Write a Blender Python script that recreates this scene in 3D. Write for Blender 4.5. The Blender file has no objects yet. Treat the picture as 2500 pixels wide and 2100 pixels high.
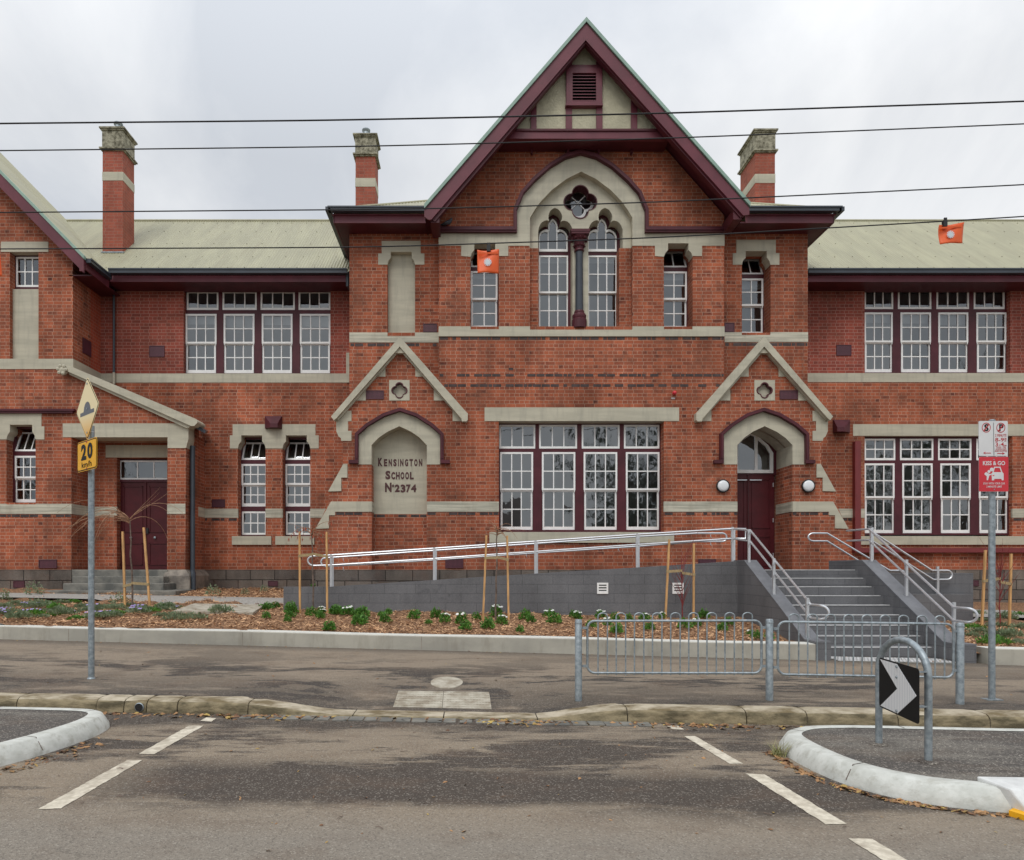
import bpy, bmesh, math, random
from mathutils import Vector, Matrix
from mathutils.geometry import delaunay_2d_cdt
random.seed(7)
R = math.radians
sc = bpy.context.scene
COL = sc.collection
EYE = 1.62; F = 1667.0; CX = 1150.0; HY = 1391.0
# ---------------------------------------------------------------- camera, sky, sun, exposure
cam = bpy.data.cameras.new('camera'); cam.sensor_width = 36.0; cam.sensor_fit = 'HORIZONTAL'
cam.lens = 36.0*F/2500.0; cam.shift_x = (1250-CX)/2500.0; cam.shift_y = (HY-1050)/2500.0
cam.clip_start = 0.1; cam.clip_end = 2000
co = bpy.data.objects.new('camera', cam); COL.objects.link(co)
co.location = (0, 0, EYE); co.rotation_euler = (R(90), 0, 0); sc.camera = co
SUN_EL, SUN_AZ = 52.0, 200.0          # azimuth, degrees clockwise from +Y
w = bpy.data.worlds.new('World'); sc.world = w; w.use_nodes = True
nt = w.node_tree; nt.nodes.clear()
N = nt.nodes.new; L = nt.links.new
wo = N('ShaderNodeOutputWorld'); bg = N('ShaderNodeBackground'); bg.inputs[1].default_value = 0.15
sky = N('ShaderNodeTexSky'); sky.sky_type = 'NISHITA'; sky.sun_disc = False
sky.sun_elevation = R(SUN_EL); sky.sun_rotation = R(SUN_AZ)
tc = N('ShaderNodeTexCoord'); sep = N('ShaderNodeSeparateXYZ'); L(tc.outputs['Generated'], sep.inputs[0])
# cloud deck: project the direction onto a flat layer so that clouds compress towards the horizon
zc = N('ShaderNodeMath'); zc.operation = 'MAXIMUM'; L(sep.outputs[2], zc.inputs[0]); zc.inputs[1].default_value = 0.0
za = N('ShaderNodeMath'); za.operation = 'ADD'; L(zc.outputs[0], za.inputs[0]); za.inputs[1].default_value = 0.35
dv = N('ShaderNodeVectorMath'); dv.operation = 'DIVIDE'; L(tc.outputs['Generated'], dv.inputs[0])
cb = N('ShaderNodeCombineXYZ')
for i in range(3): L(za.outputs[0], cb.inputs[i])
L(cb.outputs[0], dv.inputs[1])
mp = N('ShaderNodeMapping'); L(dv.outputs[0], mp.inputs[0]); mp.inputs['Scale'].default_value = (1.0, .62, 1.2); mp.inputs['Rotation'].default_value = (0, 0, R(35))
n1 = N('ShaderNodeTexNoise'); L(mp.outputs[0], n1.inputs['Vector']); n1.inputs['Scale'].default_value = 1.5; n1.inputs['Detail'].default_value = 9; n1.inputs['Roughness'].default_value = .55; n1.inputs['Distortion'].default_value = .5
cr = N('ShaderNodeValToRGB'); L(n1.outputs['Fac'], cr.inputs[0])
e = cr.color_ramp.elements; e[0].position = .36; e[0].color = (3.75, 3.95, 4.25, 1); e[1].position = .66; e[1].color = (6.0, 6.03, 6.05, 1)
# real overcast skies are brighter overhead than at the horizon
zr = N('ShaderNodeMapRange'); L(zc.outputs[0], zr.inputs[0]); zr.inputs[1].default_value = .5; zr.inputs[2].default_value = 1.0; zr.inputs[3].default_value = 1.0; zr.inputs[4].default_value = 1.9
ml = N('ShaderNodeVectorMath'); ml.operation = 'SCALE'; L(cr.outputs[0], ml.inputs[0]); L(zr.outputs[0], ml.inputs['Scale'])
mx_ = N('ShaderNodeMixRGB'); mx_.inputs[0].default_value = .96; L(sky.outputs[0], mx_.inputs[1]); L(ml.outputs[0], mx_.inputs[2])
L(mx_.outputs[0], bg.inputs[0]); L(bg.outputs[0], wo.inputs[0])
sl = bpy.data.lights.new('sun', 'SUN'); sl.energy = 1.1; sl.angle = R(25); sl.color = (1, .97, .92)
so = bpy.data.objects.new('sun', sl); COL.objects.link(so)
az, el = R(SUN_AZ), R(SUN_EL)
sd = Vector((math.sin(az)*math.cos(el), math.cos(az)*math.cos(el), math.sin(el)))
so.rotation_euler = (-sd).to_track_quat('-Z', 'Y').to_euler()
sc.view_settings.view_transform = 'Standard'; sc.view_settings.look = 'None'; sc.view_settings.gamma = 1; sc.view_settings.exposure = 0.14
sc.render.resolution_x = 1024; sc.render.resolution_y = 860
sc.cycles.max_bounces = 6; sc.cycles.transparent_max_bounces = 12; sc.cycles.caustics_reflective = False; sc.cycles.caustics_refractive = False

# ---------------------------------------------------------------- helpers
def P(x, y, D):
    """point at depth D that the photo shows at pixel x, y"""
    return Vector(((x-CX)*D/F, D, (HY-y)*D/F + EYE))
def tag(o, label=None, cat=None, group=None, kind=None):
    if label: o['label'] = label
    if cat: o['category'] = cat
    if group: o['group'] = group
    if kind: o['kind'] = kind
    return o
def empty(name, loc=(0, 0, 0), label=None, cat=None, group=None):
    o = bpy.data.objects.new(name, None); COL.objects.link(o); o.location = loc; o.empty_display_size = .2
    return tag(o, label, cat, group)
class MB:
    def __init__(s): s.v = []; s.f = []; s.mi = []; s.m = 0
    def add(s, vs, fs):
        b = len(s.v); s.v += [tuple(v) for v in vs]
        for f in fs: s.f.append([b+i for i in f]); s.mi.append(s.m)
    def quad(s, a, b, c, d): s.add([a, b, c, d], [(0, 1, 2, 3)])
    def box(s, x0, x1, y0, y1, z0, z1):
        s.add([(x0,y0,z0),(x1,y0,z0),(x1,y1,z0),(x0,y1,z0),(x0,y0,z1),(x1,y0,z1),(x1,y1,z1),(x0,y1,z1)],
              [(0,3,2,1),(4,5,6,7),(0,1,5,4),(1,2,6,5),(2,3,7,6),(3,0,4,7)])
    def hexa(s, p):   # 8 points: bottom ring of four, top ring of four
        s.add(p, [(0,3,2,1),(4,5,6,7),(0,1,5,4),(1,2,6,5),(2,3,7,6),(3,0,4,7)])
    def pbox(s, x0, y0, x1, y1, D, th):
        a = P(x0, y1, D); b = P(x1, y0, D); s.box(min(a.x,b.x), max(a.x,b.x), D, D+th, min(a.z,b.z), max(a.z,b.z))
    def slab(s, outer, holes=(), D=None, th=.1, back=False):
        """flat plate from px outlines at depth D, th thick, with real sides"""
        rings = [[P(x, y, D) for x, y in r] for r in [outer]+list(holes)]
        s.slab3(rings, Vector((0, th, 0)), back)
    def slab3(s, rings, ext, back=True):
        flat = [p for r in rings for p in r]
        planar = abs(ext.y) > 1e-6 and abs(ext.x) < 1e-9 and abs(ext.z) < 1e-9
        if planar: q2 = [[Vector((p.x, p.z)) for p in r] for r in rings]; off = flat[0].y
        else:
            ez = ext.normalized(); ex = (rings[0][1]-rings[0][0]).normalized(); ey = ez.cross(ex)
            q2 = [[Vector((p.dot(ex), p.dot(ey))) for p in r] for r in rings]
        vs2 = [p for r in q2 for p in r]; ed = []; o = 0
        for r in q2:
            ed += [(o+i, o+(i+1) % len(r)) for i in range(len(r))]; o += len(r)
        ov, oe, of, *_ = delaunay_2d_cdt(vs2, ed, [], 0, 1e-6)
        def inside(pt, r):
            c = False
            for i in range(len(r)):
                a, b_ = r[i], r[i-1]
                if (a.y > pt.y) != (b_.y > pt.y) and pt.x < (b_.x-a.x)*(pt.y-a.y)/(b_.y-a.y)+a.x: c = not c
            return c
        if planar: ov3 = [Vector((q.x, off, q.y)) for q in ov]
        else: d0 = flat[0].dot(ez); ov3 = [ex*q.x+ey*q.y+ez*d0 for q in ov]
        b = len(s.v); n = len(ov3); s.v += [tuple(q) for q in ov3] + [tuple(q+ext) for q in ov3]
        for t in of:
            cen = (ov[t[0]]+ov[t[1]]+ov[t[2]])/3
            if not inside(cen, q2[0]) or any(inside(cen, h) for h in q2[1:]): continue
            a, c, d = t
            if (ov3[c]-ov3[a]).cross(ov3[d]-ov3[a]).dot(ext) > 0: a, c, d = a, d, c
            s.f.append([b+a, b+c, b+d]); s.mi.append(s.m)
            if back: s.f.append([b+n+a, b+n+d, b+n+c]); s.mi.append(s.m)
        n = len(flat); b = len(s.v); s.v += [tuple(q) for q in flat] + [tuple(q+ext) for q in flat]
        o = 0
        for k, r in enumerate(rings):
            m = len(r)
            for i in range(m):
                j = (i+1) % m
                s.f.append([b+o+i, b+o+j, b+n+o+j, b+n+o+i]); s.mi.append(s.m)
            o += m
    def bar(s, a, b, w, h, up=(0, 0, 1)):
        a = Vector(a); b = Vector(b); d = (b-a).normalized(); up = Vector(up)
        if abs(d.dot(up)) > .98: up = Vector((0, 1, 0))
        x = d.cross(up).normalized()*w/2; y = x.cross(d).normalized()*h/2
        s.hexa([a-x-y, a+x-y, b+x-y, b-x-y, a-x+y, a+x+y, b+x+y, b-x+y])
    def tube(s, pts, r, n=8, caps=True, closed=False):
        pts = [Vector(p) for p in pts]; m = len(pts); rs = r if isinstance(r, (list, tuple)) else [r]*m
        b = len(s.v); prev = None
        for i, p in enumerate(pts):
            if closed: t = pts[(i+1) % m]-pts[i-1]
            else: t = pts[min(i+1, m-1)]-pts[max(i-1, 0)]
            t.normalize()
            if prev is None:
                u = t.orthogonal().normalized() if abs(t.z) > .9 else t.cross(Vector((0, 0, 1))).normalized()
            else: u = (prev - t*prev.dot(t)).normalized()
            prev = u; v = t.cross(u)
            for k in range(n):
                a = 2*math.pi*k/n; s.v.append(tuple(p + (u*math.cos(a)+v*math.sin(a))*rs[i]))
        for i in range(m if closed else m-1):
            j = (i+1) % m
            for k in range(n):
                l = (k+1) % n; s.f.append([b+i*n+k, b+i*n+l, b+j*n+l, b+j*n+k]); s.mi.append(s.m)
        if caps and not closed:
            s.f.append([b+k for k in range(n)][::-1]); s.mi.append(s.m)
            s.f.append([b+(m-1)*n+k for k in range(n)]); s.mi.append(s.m)
    def lathe(s, prof, c, n=16, axis='z'):
        """prof: (radius, height) list"""
        b = len(s.v)
        for r, h in prof:
            for k in range(n):
                a = 2*math.pi*k/n
                q = (r*math.cos(a), r*math.sin(a), h) if axis == 'z' else (r*math.cos(a), h, r*math.sin(a))
                s.v.append((c[0]+q[0], c[1]+q[1], c[2]+q[2]))
        for i in range(len(prof)-1):
            for k in range(n):
                l = (k+1) % n; s.f.append([b+i*n+k, b+i*n+l, b+(i+1)*n+l, b+(i+1)*n+k]); s.mi.append(s.m)
        s.f.append([b+k for k in range(n)][::-1]); s.mi.append(s.m)
        s.f.append([b+(len(prof)-1)*n+k for k in range(n)]); s.mi.append(s.m)
    def build(s, name, mats, parent=None, smooth=False, label=None, recalc=True):
        me = bpy.data.meshes.new(name); me.from_pydata(s.v, [], s.f); 
        ms = mats if isinstance(mats, (list, tuple)) else [mats]
        for m in ms: me.materials.append(m)
        if len(ms) > 1: me.polygons.foreach_set('material_index', s.mi)
        if smooth: me.polygons.foreach_set('use_smooth', [True]*len(me.polygons))
        me.update()
        if recalc:
            bm = bmesh.new(); bm.from_mesh(me); bmesh.ops.remove_doubles(bm, verts=bm.verts, dist=1e-5); bmesh.ops.recalc_face_normals(bm, faces=bm.faces); bm.to_mesh(me); bm.free()
        if smooth:
            try: me.set_sharp_from_angle(angle=R(45))
            except Exception: pass
        o = bpy.data.objects.new(name, me); COL.objects.link(o)
        if parent: o.parent = parent
        if label: o['label'] = label
        return o
def part(name, mat, parent, fn, label=None, smooth=False):
    m = MB(); fn(m); return m.build(name, mat, parent, smooth, label)
def parts(name, mat, parent, fns, label=None, smooth=False):
    return [part(name, mat, parent, f, label, smooth) for f in fns]
def part_lr(name, mat, parent, fn, labels, xs_=2.7):
    m = MB(); fn(m); out = []
    for side in (0, 1):
        q = MB(); q.v = m.v; 
        for f in m.f:
            if (sum(m.v[i][0] for i in f)/len(f) > xs_) == bool(side): q.f.append(f); q.mi.append(0)
        used = sorted({i for f in q.f for i in f}); ix = {i: k for k, i in enumerate(used)}
        q.v = [m.v[i] for i in used]; q.f = [[ix[i] for i in f] for f in q.f]; out.append(q.build(name, mat, parent, label=labels[side]))
    return out
def child_at(o, parent):
    """keep world place when parented to an Empty that is not at the origin"""
    o.parent = parent; o.matrix_parent_inverse = Matrix.Translation(-Vector(parent.location)); return o

# ---------------------------------------------------------------- materials
def mat(name, col, rough=.6, var=.15, vscale=3.0, bump=0.0, bscale=40.0, metal=0.0, col2=None, stretch=(1, 1, 1), spec=.5, detail=6, coord='Object', coat=0, streak=None):
    m = bpy.data.materials.new(name); m.use_nodes = True; t = m.node_tree; b = t.nodes['Principled BSDF']
    n, l = t.nodes.new, t.links.new
    b.inputs['Roughness'].default_value = rough; b.inputs['Metallic'].default_value = metal; b.inputs['Specular IOR Level'].default_value = spec
    if coat: b.inputs['Coat Weight'].default_value = coat
    tc = n('ShaderNodeTexCoord'); mp = n('ShaderNodeMapping'); l(tc.outputs[coord], mp.inputs[0]); mp.inputs['Scale'].default_value = stretch
    nz = n('ShaderNodeTexNoise'); nz.inputs['Scale'].default_value = vscale; nz.inputs['Detail'].default_value = detail; nz.inputs['Roughness'].default_value = .6; l(mp.outputs[0], nz.inputs['Vector'])
    c2 = col2 or tuple(c*(1-var) for c in col)
    r = n('ShaderNodeValToRGB'); r.color_ramp.elements[0].position = .38; r.color_ramp.elements[1].position = .62
    r.color_ramp.elements[0].color = (*c2, 1); r.color_ramp.elements[1].color = (*[min(1, c*(1+var*.4)) for c in col], 1)
    l(nz.outputs['Fac'], r.inputs[0]); out = r.outputs[0]
    if streak:      # run-off marks: narrow across, long down the face
        sc_, amt, tgt = streak
        m2_ = n('ShaderNodeMapping'); l(tc.outputs[coord], m2_.inputs[0]); m2_.inputs['Scale'].default_value = sc_; s2 = n('ShaderNodeTexNoise'); s2.inputs['Scale'].default_value = 2; s2.inputs['Detail'].default_value = 7; s2.inputs['Roughness'].default_value = .65; l(m2_.outputs[0], s2.inputs['Vector'])
        q2 = n('ShaderNodeMapRange'); l(s2.outputs['Fac'], q2.inputs[0]); q2.inputs[1].default_value = .5; q2.inputs[2].default_value = .72; q2.inputs[4].default_value = amt
        x2 = n('ShaderNodeMixRGB'); l(q2.outputs[0], x2.inputs[0]); l(out, x2.inputs[1]); x2.inputs[2].default_value = (*tgt, 1); out = x2.outputs[0]
    l(out, b.inputs['Base Color'])
    if bump:
        nb = n('ShaderNodeTexNoise'); nb.inputs['Scale'].default_value = bscale; nb.inputs['Detail'].default_value = 4; l(tc.outputs[coord], nb.inputs['Vector'])
        bp = n('ShaderNodeBump'); bp.inputs['Strength'].default_value = .6; bp.inputs['Distance'].default_value = bump; l(nb.outputs['Fac'], bp.inputs['Height']); l(bp.outputs[0], b.inputs['Normal'])
    m['b'] = 1
    return m
def brickmat(name, c1, c2, mortar, bw=.24, rh=.086, ms=.006, squash=.5, stain=.35, rough=.85, dark=(.09, .035, .03), bump=.004, bias=-.25, streak=None, sm=.3, grime=.0):
    m = bpy.data.materials.new(name); m.use_nodes = True; t = m.node_tree; b = t.nodes['Principled BSDF']; n, l = t.nodes.new, t.links.new
    b.inputs['Roughness'].default_value = rough; b.inputs['Specular IOR Level'].default_value = .25
    tc = n('ShaderNodeTexCoord'); s = n('ShaderNodeSeparateXYZ'); l(tc.outputs['Object'], s.inputs[0])
    a = n('ShaderNodeMath'); a.operation = 'ADD'; l(s.outputs[0], a.inputs[0]); l(s.outputs[1], a.inputs[1])
    wn = n('ShaderNodeTexNoise'); wn.inputs['Scale'].default_value = 9; l(tc.outputs['Object'], wn.inputs['Vector'])
    wv = n('ShaderNodeMath'); wv.operation = 'MULTIPLY_ADD'; l(wn.outputs['Fac'], wv.inputs[0]); wv.inputs[1].default_value = .012; l(s.outputs[2], wv.inputs[2])
    c = n('ShaderNodeCombineXYZ'); l(a.outputs[0], c.inputs[0]); l(wv.outputs[0], c.inputs[1])
    def bt(c1_, c2_, mo):
        k = n('ShaderNodeTexBrick'); l(c.outputs[0], k.inputs['Vector']); k.offset = .5 if squash == 1 else .25; k.squash = squash; k.squash_frequency = 2
        k.inputs['Scale'].default_value = 1; k.inputs['Brick Width'].default_value = bw; k.inputs['Row Height'].default_value = rh
        k.inputs['Mortar Size'].default_value = ms; k.inputs['Mortar Smooth'].default_value = sm; k.inputs['Bias'].default_value = bias
        k.inputs['Color1'].default_value = (*c1_, 1); k.inputs['Color2'].default_value = (*c2_, 1); k.inputs['Mortar'].default_value = (*mo, 1); return k
    k = bt(c1, c2, mortar)
    # single darker bricks: a second colour driven by noise on the brick cells
    k2 = bt((0, 0, 0), (1, 1, 1), (0, 0, 0)); 
    vr = n('ShaderNodeTexNoise'); vr.inputs['Scale'].default_value = 5.5; vr.inputs['Detail'].default_value = 2; l(c.outputs[0], vr.inputs['Vector'])
    mu = n('ShaderNodeMath'); mu.operation = 'MULTIPLY'; l(k2.outputs['Color'], mu.inputs[0]); l(vr.outputs['Fac'], mu.inputs[1])
    rm = n('ShaderNodeMapRange'); l(mu.outputs[0], rm.inputs[0]); rm.inputs[1].default_value = .42; rm.inputs[2].default_value = .58; rm.inputs[4].default_value = .74
    mx = n('ShaderNodeMixRGB'); l(rm.outputs[0], mx.inputs[0]); l(k.outputs['Color'], mx.inputs[1]); mx.inputs[2].default_value = (*dark, 1)
    # broad weather stains
    ns = n('ShaderNodeTexNoise'); ns.inputs['Scale'].default_value = .9; ns.inputs['Detail'].default_value = 7; ns.inputs['Roughness'].default_value = .65
    mp = n('ShaderNodeMapping'); l(tc.outputs['Object'], mp.inputs[0]); mp.inputs['Scale'].default_value = (1, 1, .55); l(mp.outputs[0], ns.inputs['Vector'])
    rs = n('ShaderNodeMapRange'); l(ns.outputs['Fac'], rs.inputs[0]); rs.inputs[1].default_value = .35; rs.inputs[2].default_value = .68; rs.inputs[3].default_value = 1-stain; rs.inputs[4].default_value = 1.12
    m2 = n('ShaderNodeVectorMath'); m2.operation = 'SCALE'; l(mx.outputs[0], m2.inputs[0]); l(rs.outputs[0], m2.inputs['Scale'])
    ng = n('ShaderNodeTexNoise'); ng.inputs['Scale'].default_value = 1.7; ng.inputs['Detail'].default_value = 8; ng.inputs['Roughness'].default_value = .7; mg = n('ShaderNodeMapping'); mg.inputs['Location'].default_value = (5, 3, 9); l(tc.outputs['Object'], mg.inputs[0]); l(mg.outputs[0], ng.inputs['Vector'])
    rg = n('ShaderNodeMapRange'); l(ng.outputs['Fac'], rg.inputs[0]); rg.inputs[1].default_value = .5; rg.inputs[2].default_value = .72; rg.inputs[4].default_value = grime
    mg2 = n('ShaderNodeMixRGB'); l(rg.outputs[0], mg2.inputs[0]); l(m2.outputs[0], mg2.inputs[1]); mg2.inputs[2].default_value = (.17, .072, .045, 1)
    out = mg2.outputs[0]
    if streak:
        st = n('ShaderNodeTexNoise'); mq = n('ShaderNodeMapping'); l(tc.outputs['Object'], mq.inputs[0]); mq.inputs['Scale'].default_value = (4, 4, .35); l(mq.outputs[0], st.inputs['Vector']); st.inputs['Scale'].default_value = 1.6; st.inputs['Detail'].default_value = 5
        r2 = n('ShaderNodeMapRange'); l(st.outputs['Fac'], r2.inputs[0]); r2.inputs[1].default_value = .55; r2.inputs[2].default_value = .78; r2.inputs[4].default_value = .45
        m3 = n('ShaderNodeMixRGB'); l(r2.outputs[0], m3.inputs[0]); l(out, m3.inputs[1]); m3.inputs[2].default_value = (*streak, 1); out = m3.outputs[0]
    fn = n('ShaderNodeTexNoise'); fn.inputs['Scale'].default_value = 60; fn.inputs['Detail'].default_value = 3; l(tc.outputs['Object'], fn.inputs['Vector'])
    fr = n('ShaderNodeMapRange'); l(fn.outputs['Fac'], fr.inputs[0]); fr.inputs[1].default_value = .3; fr.inputs[2].default_value = .7; fr.inputs[3].default_value = .85; fr.inputs[4].default_value = 1.12
    m4 = n('ShaderNodeVectorMath'); m4.operation = 'SCALE'; l(out, m4.inputs[0]); l(fr.outputs[0], m4.inputs['Scale']); l(m4.outputs[0], b.inputs['Base Color'])
    hs = n('ShaderNodeMath'); hs.operation = 'MULTIPLY_ADD'; l(k.outputs['Fac'], hs.inputs[0]); hs.inputs[1].default_value = -1.0
    hn = n('ShaderNodeMath'); hn.operation = 'MULTIPLY'; l(fn.outputs['Fac'], hn.inputs[0]); hn.inputs[1].default_value = .5; l(hn.outputs[0], hs.inputs[2])
    bp = n('ShaderNodeBump'); bp.inputs['Strength'].default_value = .7; bp.inputs['Distance'].default_value = bump; l(hs.outputs[0], bp.inputs['Height']); l(bp.outputs[0], b.inputs['Normal'])
    return m
M = {}
M['brick'] = brickmat('brick_orange', (.50, .140, .068), (.30, .086, .048), (.54, .32, .225), ms=.0072, stain=.5, grime=.75, bias=-.1, streak=(.13, .058, .04))
M['brick_red'] = brickmat('brick_red', (.37, .088, .060), (.21, .056, .042), (.46, .25, .20), ms=.0068, stain=.4, grime=.45)
M['chimneybrick'] = brickmat('brick_chimney', (.42, .115, .075), (.30, .085, .06), (.36, .2, .15), stain=.3, grime=.4)
M['brick_new'] = brickmat('brick_pointed', (.36, .095, .06), (.20, .055, .042), (.62, .48, .38), ms=.008)
M['brick_dark'] = mat('brick_dark', (.065, .045, .042), .7, .5, 6, .003, 60)
M['brick_side'] = brickmat('brick_bright', (.46, .09, .045), (.36, .07, .04), (.42, .2, .14), stain=.25)
M['stone'] = mat('painted_stone', (.51, .478, .372), .7, .13, 1.4, .0015, 30, stretch=(.5, .5, 4), streak=((3.5, 3.5, .5), .5, (.30, .285, .23)))
M['slabwhite'] = mat('white_kerb_paint', (.66, .67, .66), .6, .15, 6, .002, 60, streak=((2, 2, 2), .6, (.42, .42, .40)))
M['stone_worn'] = mat('painted_stone_worn', (.53, .50, .40), .75, .3, 2.0, .003, 25, stretch=(.4, .4, 9), col2=(.36, .35, .28), streak=((2, 2, .6), .5, (.27, .23, .17)))
M['render'] = mat('roughcast', (.50, .47, .34), .9, .1, 5, .03, 22)
M['maroon'] = mat('maroon_paint', (.088, .017, .025), .45, .25, 2, spec=.35)
M['maroon_fascia'] = mat('maroon_fascia', (.15, .035, .050), .4, .2, 1.5, spec=.4, streak=((2, 2, .8), .35, (.10, .04, .045)))
M['maroon_door'] = mat('maroon_door', (.078, .008, .012), .45, .2, 3, spec=.35)
M['steel_maroon'] = mat('maroon_steel', (.19, .028, .03), .4, .1, 3)
M['dkred'] = mat('maroon_vent', (.085, .022, .035), .5, .2, 8)
M['white'] = mat('white_paint', (.90, .90, .88), .4, .05, 6)
M['gutter'] = mat('slate_gutter', (.042, .052, .066), .35, .15, 3)
M['roof'] = mat('cream_corrugated', (.365, .352, .235), .5, .16, 1.2, 0, 10, stretch=(2.5, .6, .6), col2=(.33, .318, .215), streak=((7, .25, .25), .5, (.28, .245, .165)))
M['teal'] = mat('teal_verge', (.27, .40, .33), .5, .15, 3)
M['cap'] = mat('lichened_render', (.34, .32, .24), .95, .5, 9, .012, 45, col2=(.12, .11, .075))
M['bluestone'] = brickmat('bluestone', (.25, .212, .18), (.14, .122, .112), (.06, .053, .047), bw=.66, rh=.27, ms=.012, squash=1, stain=.55, dark=(.08, .07, .068), bump=.09, grime=.3)
M['bluestone_pale'] = mat('sandstone_base', (.27, .235, .195), .9, .35, 4, .02, 14, col2=(.16, .14, .12))
M['step_old'] = mat('worn_step_stone', (.20, .19, .165), .85, .35, 3, .006, 20, col2=(.11, .11, .10))
M['ramp'] = brickmat('grey_block', (.168, .169, .177), (.146, .147, .155), (.105, .105, .110), bw=.62, rh=.19, ms=.005, squash=1, stain=.22, dark=(.06, .061, .068), bump=.002, streak=(.19, .19, .2))
M['ramp_cap'] = mat('grey_cap', (.17, .175, .19), .6, .2, 3, .001, 40)
M['tread'] = mat('stair_nosing', (.62, .62, .62), .5, .15, 8)
M['alu'] = mat('aluminium', (.68, .70, .73), .33, .06, 10, metal=.65)
M['galv'] = mat('galvanised', (.34, .385, .41), .5, .3, 22, metal=.55, col2=(.24, .28, .305))
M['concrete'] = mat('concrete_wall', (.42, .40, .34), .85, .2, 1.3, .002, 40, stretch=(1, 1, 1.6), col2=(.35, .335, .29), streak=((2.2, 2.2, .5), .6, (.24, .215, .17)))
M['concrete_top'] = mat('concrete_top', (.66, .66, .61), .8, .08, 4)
M['white_kerb'] = mat('white_kerb', (.55, .56, .525), .75, .3, 7, .004, 50, col2=(.50, .51, .47), streak=((2.5, 6, 6), .7, (.30, .29, .24)))
M['slab'] = mat('pale_concrete_lid', (.44, .41, .34), .85, .25, 6, .003, 60, col2=(.28, .24, .18))
M['timber'] = mat('pine_stake', (.66, .38, .16), .8, .3, 4, .001, 60, stretch=(8, 8, 1))
M['webbing'] = mat('jute_tie', (.40, .30, .16), .95, .2, 30)
M['bark'] = mat('bark', (.17, .125, .10), .9, .4, 14, .004, 40)
M['twig'] = mat('twig', (.36, .20, .12), .85, .3, 14)
M['redstem'] = mat('red_stem', (.22, .03, .03), .7, .3, 14)
M['redleaf'] = mat('red_leaf', (.42, .07, .03), .7, .4, 9)
M['black'] = mat('black_rubber', (.012, .012, .013), .55, .2, 8)
M['wire'] = mat('black_cable', (.012, .012, .014), .7, .1, 8)
M['orange'] = mat('orange_vinyl', (.86, .13, .025), .45, .08, 4)
M['silverp'] = mat('pale_print', (.62, .68, .72), .5, .05, 4)
M['signwhite'] = mat('sign_white', (.72, .72, .72), .4, .05, 4)
M['signred'] = mat('sign_red', (.62, .03, .045), .4, .06, 4)
M['signyellow'] = mat('sign_yellow', (.80, .40, .004), .6, .06, 4)
M['signblack'] = mat('sign_black', (.008, .008, .009), .65, .1, 4, spec=.25)
M['printred'] = mat('print_red', (.50, .02, .03), .4, .05, 4)
M['lampglass'] = mat('opal_glass', (.78, .80, .82), .25, .03, 4)
M['lettering'] = mat('maroon_letters', (.085, .028, .028), .6, .2, 14)
M['green'] = mat('bright_leaf', (.12, .29, .04), .55, .5, 9, col2=(.05, .14, .018))
M['sage'] = mat('sage_leaf', (.24, .29, .18), .8, .35, 9, col2=(.12, .17, .08))
M['petal'] = mat('white_petal', (.8, .8, .76), .6, .05, 9)
M['petalp'] = mat('lilac_petal', (.38, .30, .62), .6, .1, 9)
M['darkleaf'] = mat('gum_leaf', (.055, .075, .035), .6, .5, 4, col2=(.025, .035, .018))
M['feather'] = mat('slate_feather', (.035, .04, .05), .6, .6, 40, col2=(.09, .10, .12))
M['room'] = mat('room_wall', (.42, .42, .40), .9, .1, 1)
M['blind'] = mat('roller_blind', (.62, .63, .62), .8, .05, 2)
def panel_mat():
    """yellow warning board faded to cream at the top, down to amber at the foot: a bleached print, fixed to the board"""
    m = mat('faded_yellow', (.74, .55, .22), .4, .06, 4); t = m.node_tree; b = t.nodes['Principled BSDF']
    tc = t.nodes.new('ShaderNodeTexCoord'); s = t.nodes.new('ShaderNodeSeparateXYZ'); t.links.new(tc.outputs['Generated'], s.inputs[0])
    r = t.nodes.new('ShaderNodeValToRGB'); t.links.new(s.outputs[2], r.inputs[0])
    r.color_ramp.elements[0].color = (.72, .36, .02, 1); r.color_ramp.elements[1].color = (.80, .66, .36, 1); r.color_ramp.elements[0].position = .05; r.color_ramp.elements[1].position = .4
    t.links.new(r.outputs[0], b.inputs['Base Color']); return m
M['faded'] = panel_mat()
def vent_mat():
    m = bpy.data.materials.new('lattice_vent'); m.use_nodes = True; t = m.node_tree; b = t.nodes['Principled BSDF']; n, l = t.nodes.new, t.links.new
    tc = n('ShaderNodeTexCoord'); mp = n('ShaderNodeMapping'); mp.inputs['Rotation'].default_value = (0, R(45), 0); l(tc.outputs['Object'], mp.inputs[0])
    k = n('ShaderNodeTexChecker'); k.inputs['Scale'].default_value = 45; l(mp.outputs[0], k.inputs['Vector'])
    k.inputs[1].default_value = (.13, .035, .055, 1); k.inputs[2].default_value = (.03, .01, .014, 1); l(k.outputs[0], b.inputs['Base Color']); b.inputs['Roughness'].default_value = .5
    return m
M['lattice'] = vent_mat()
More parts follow.
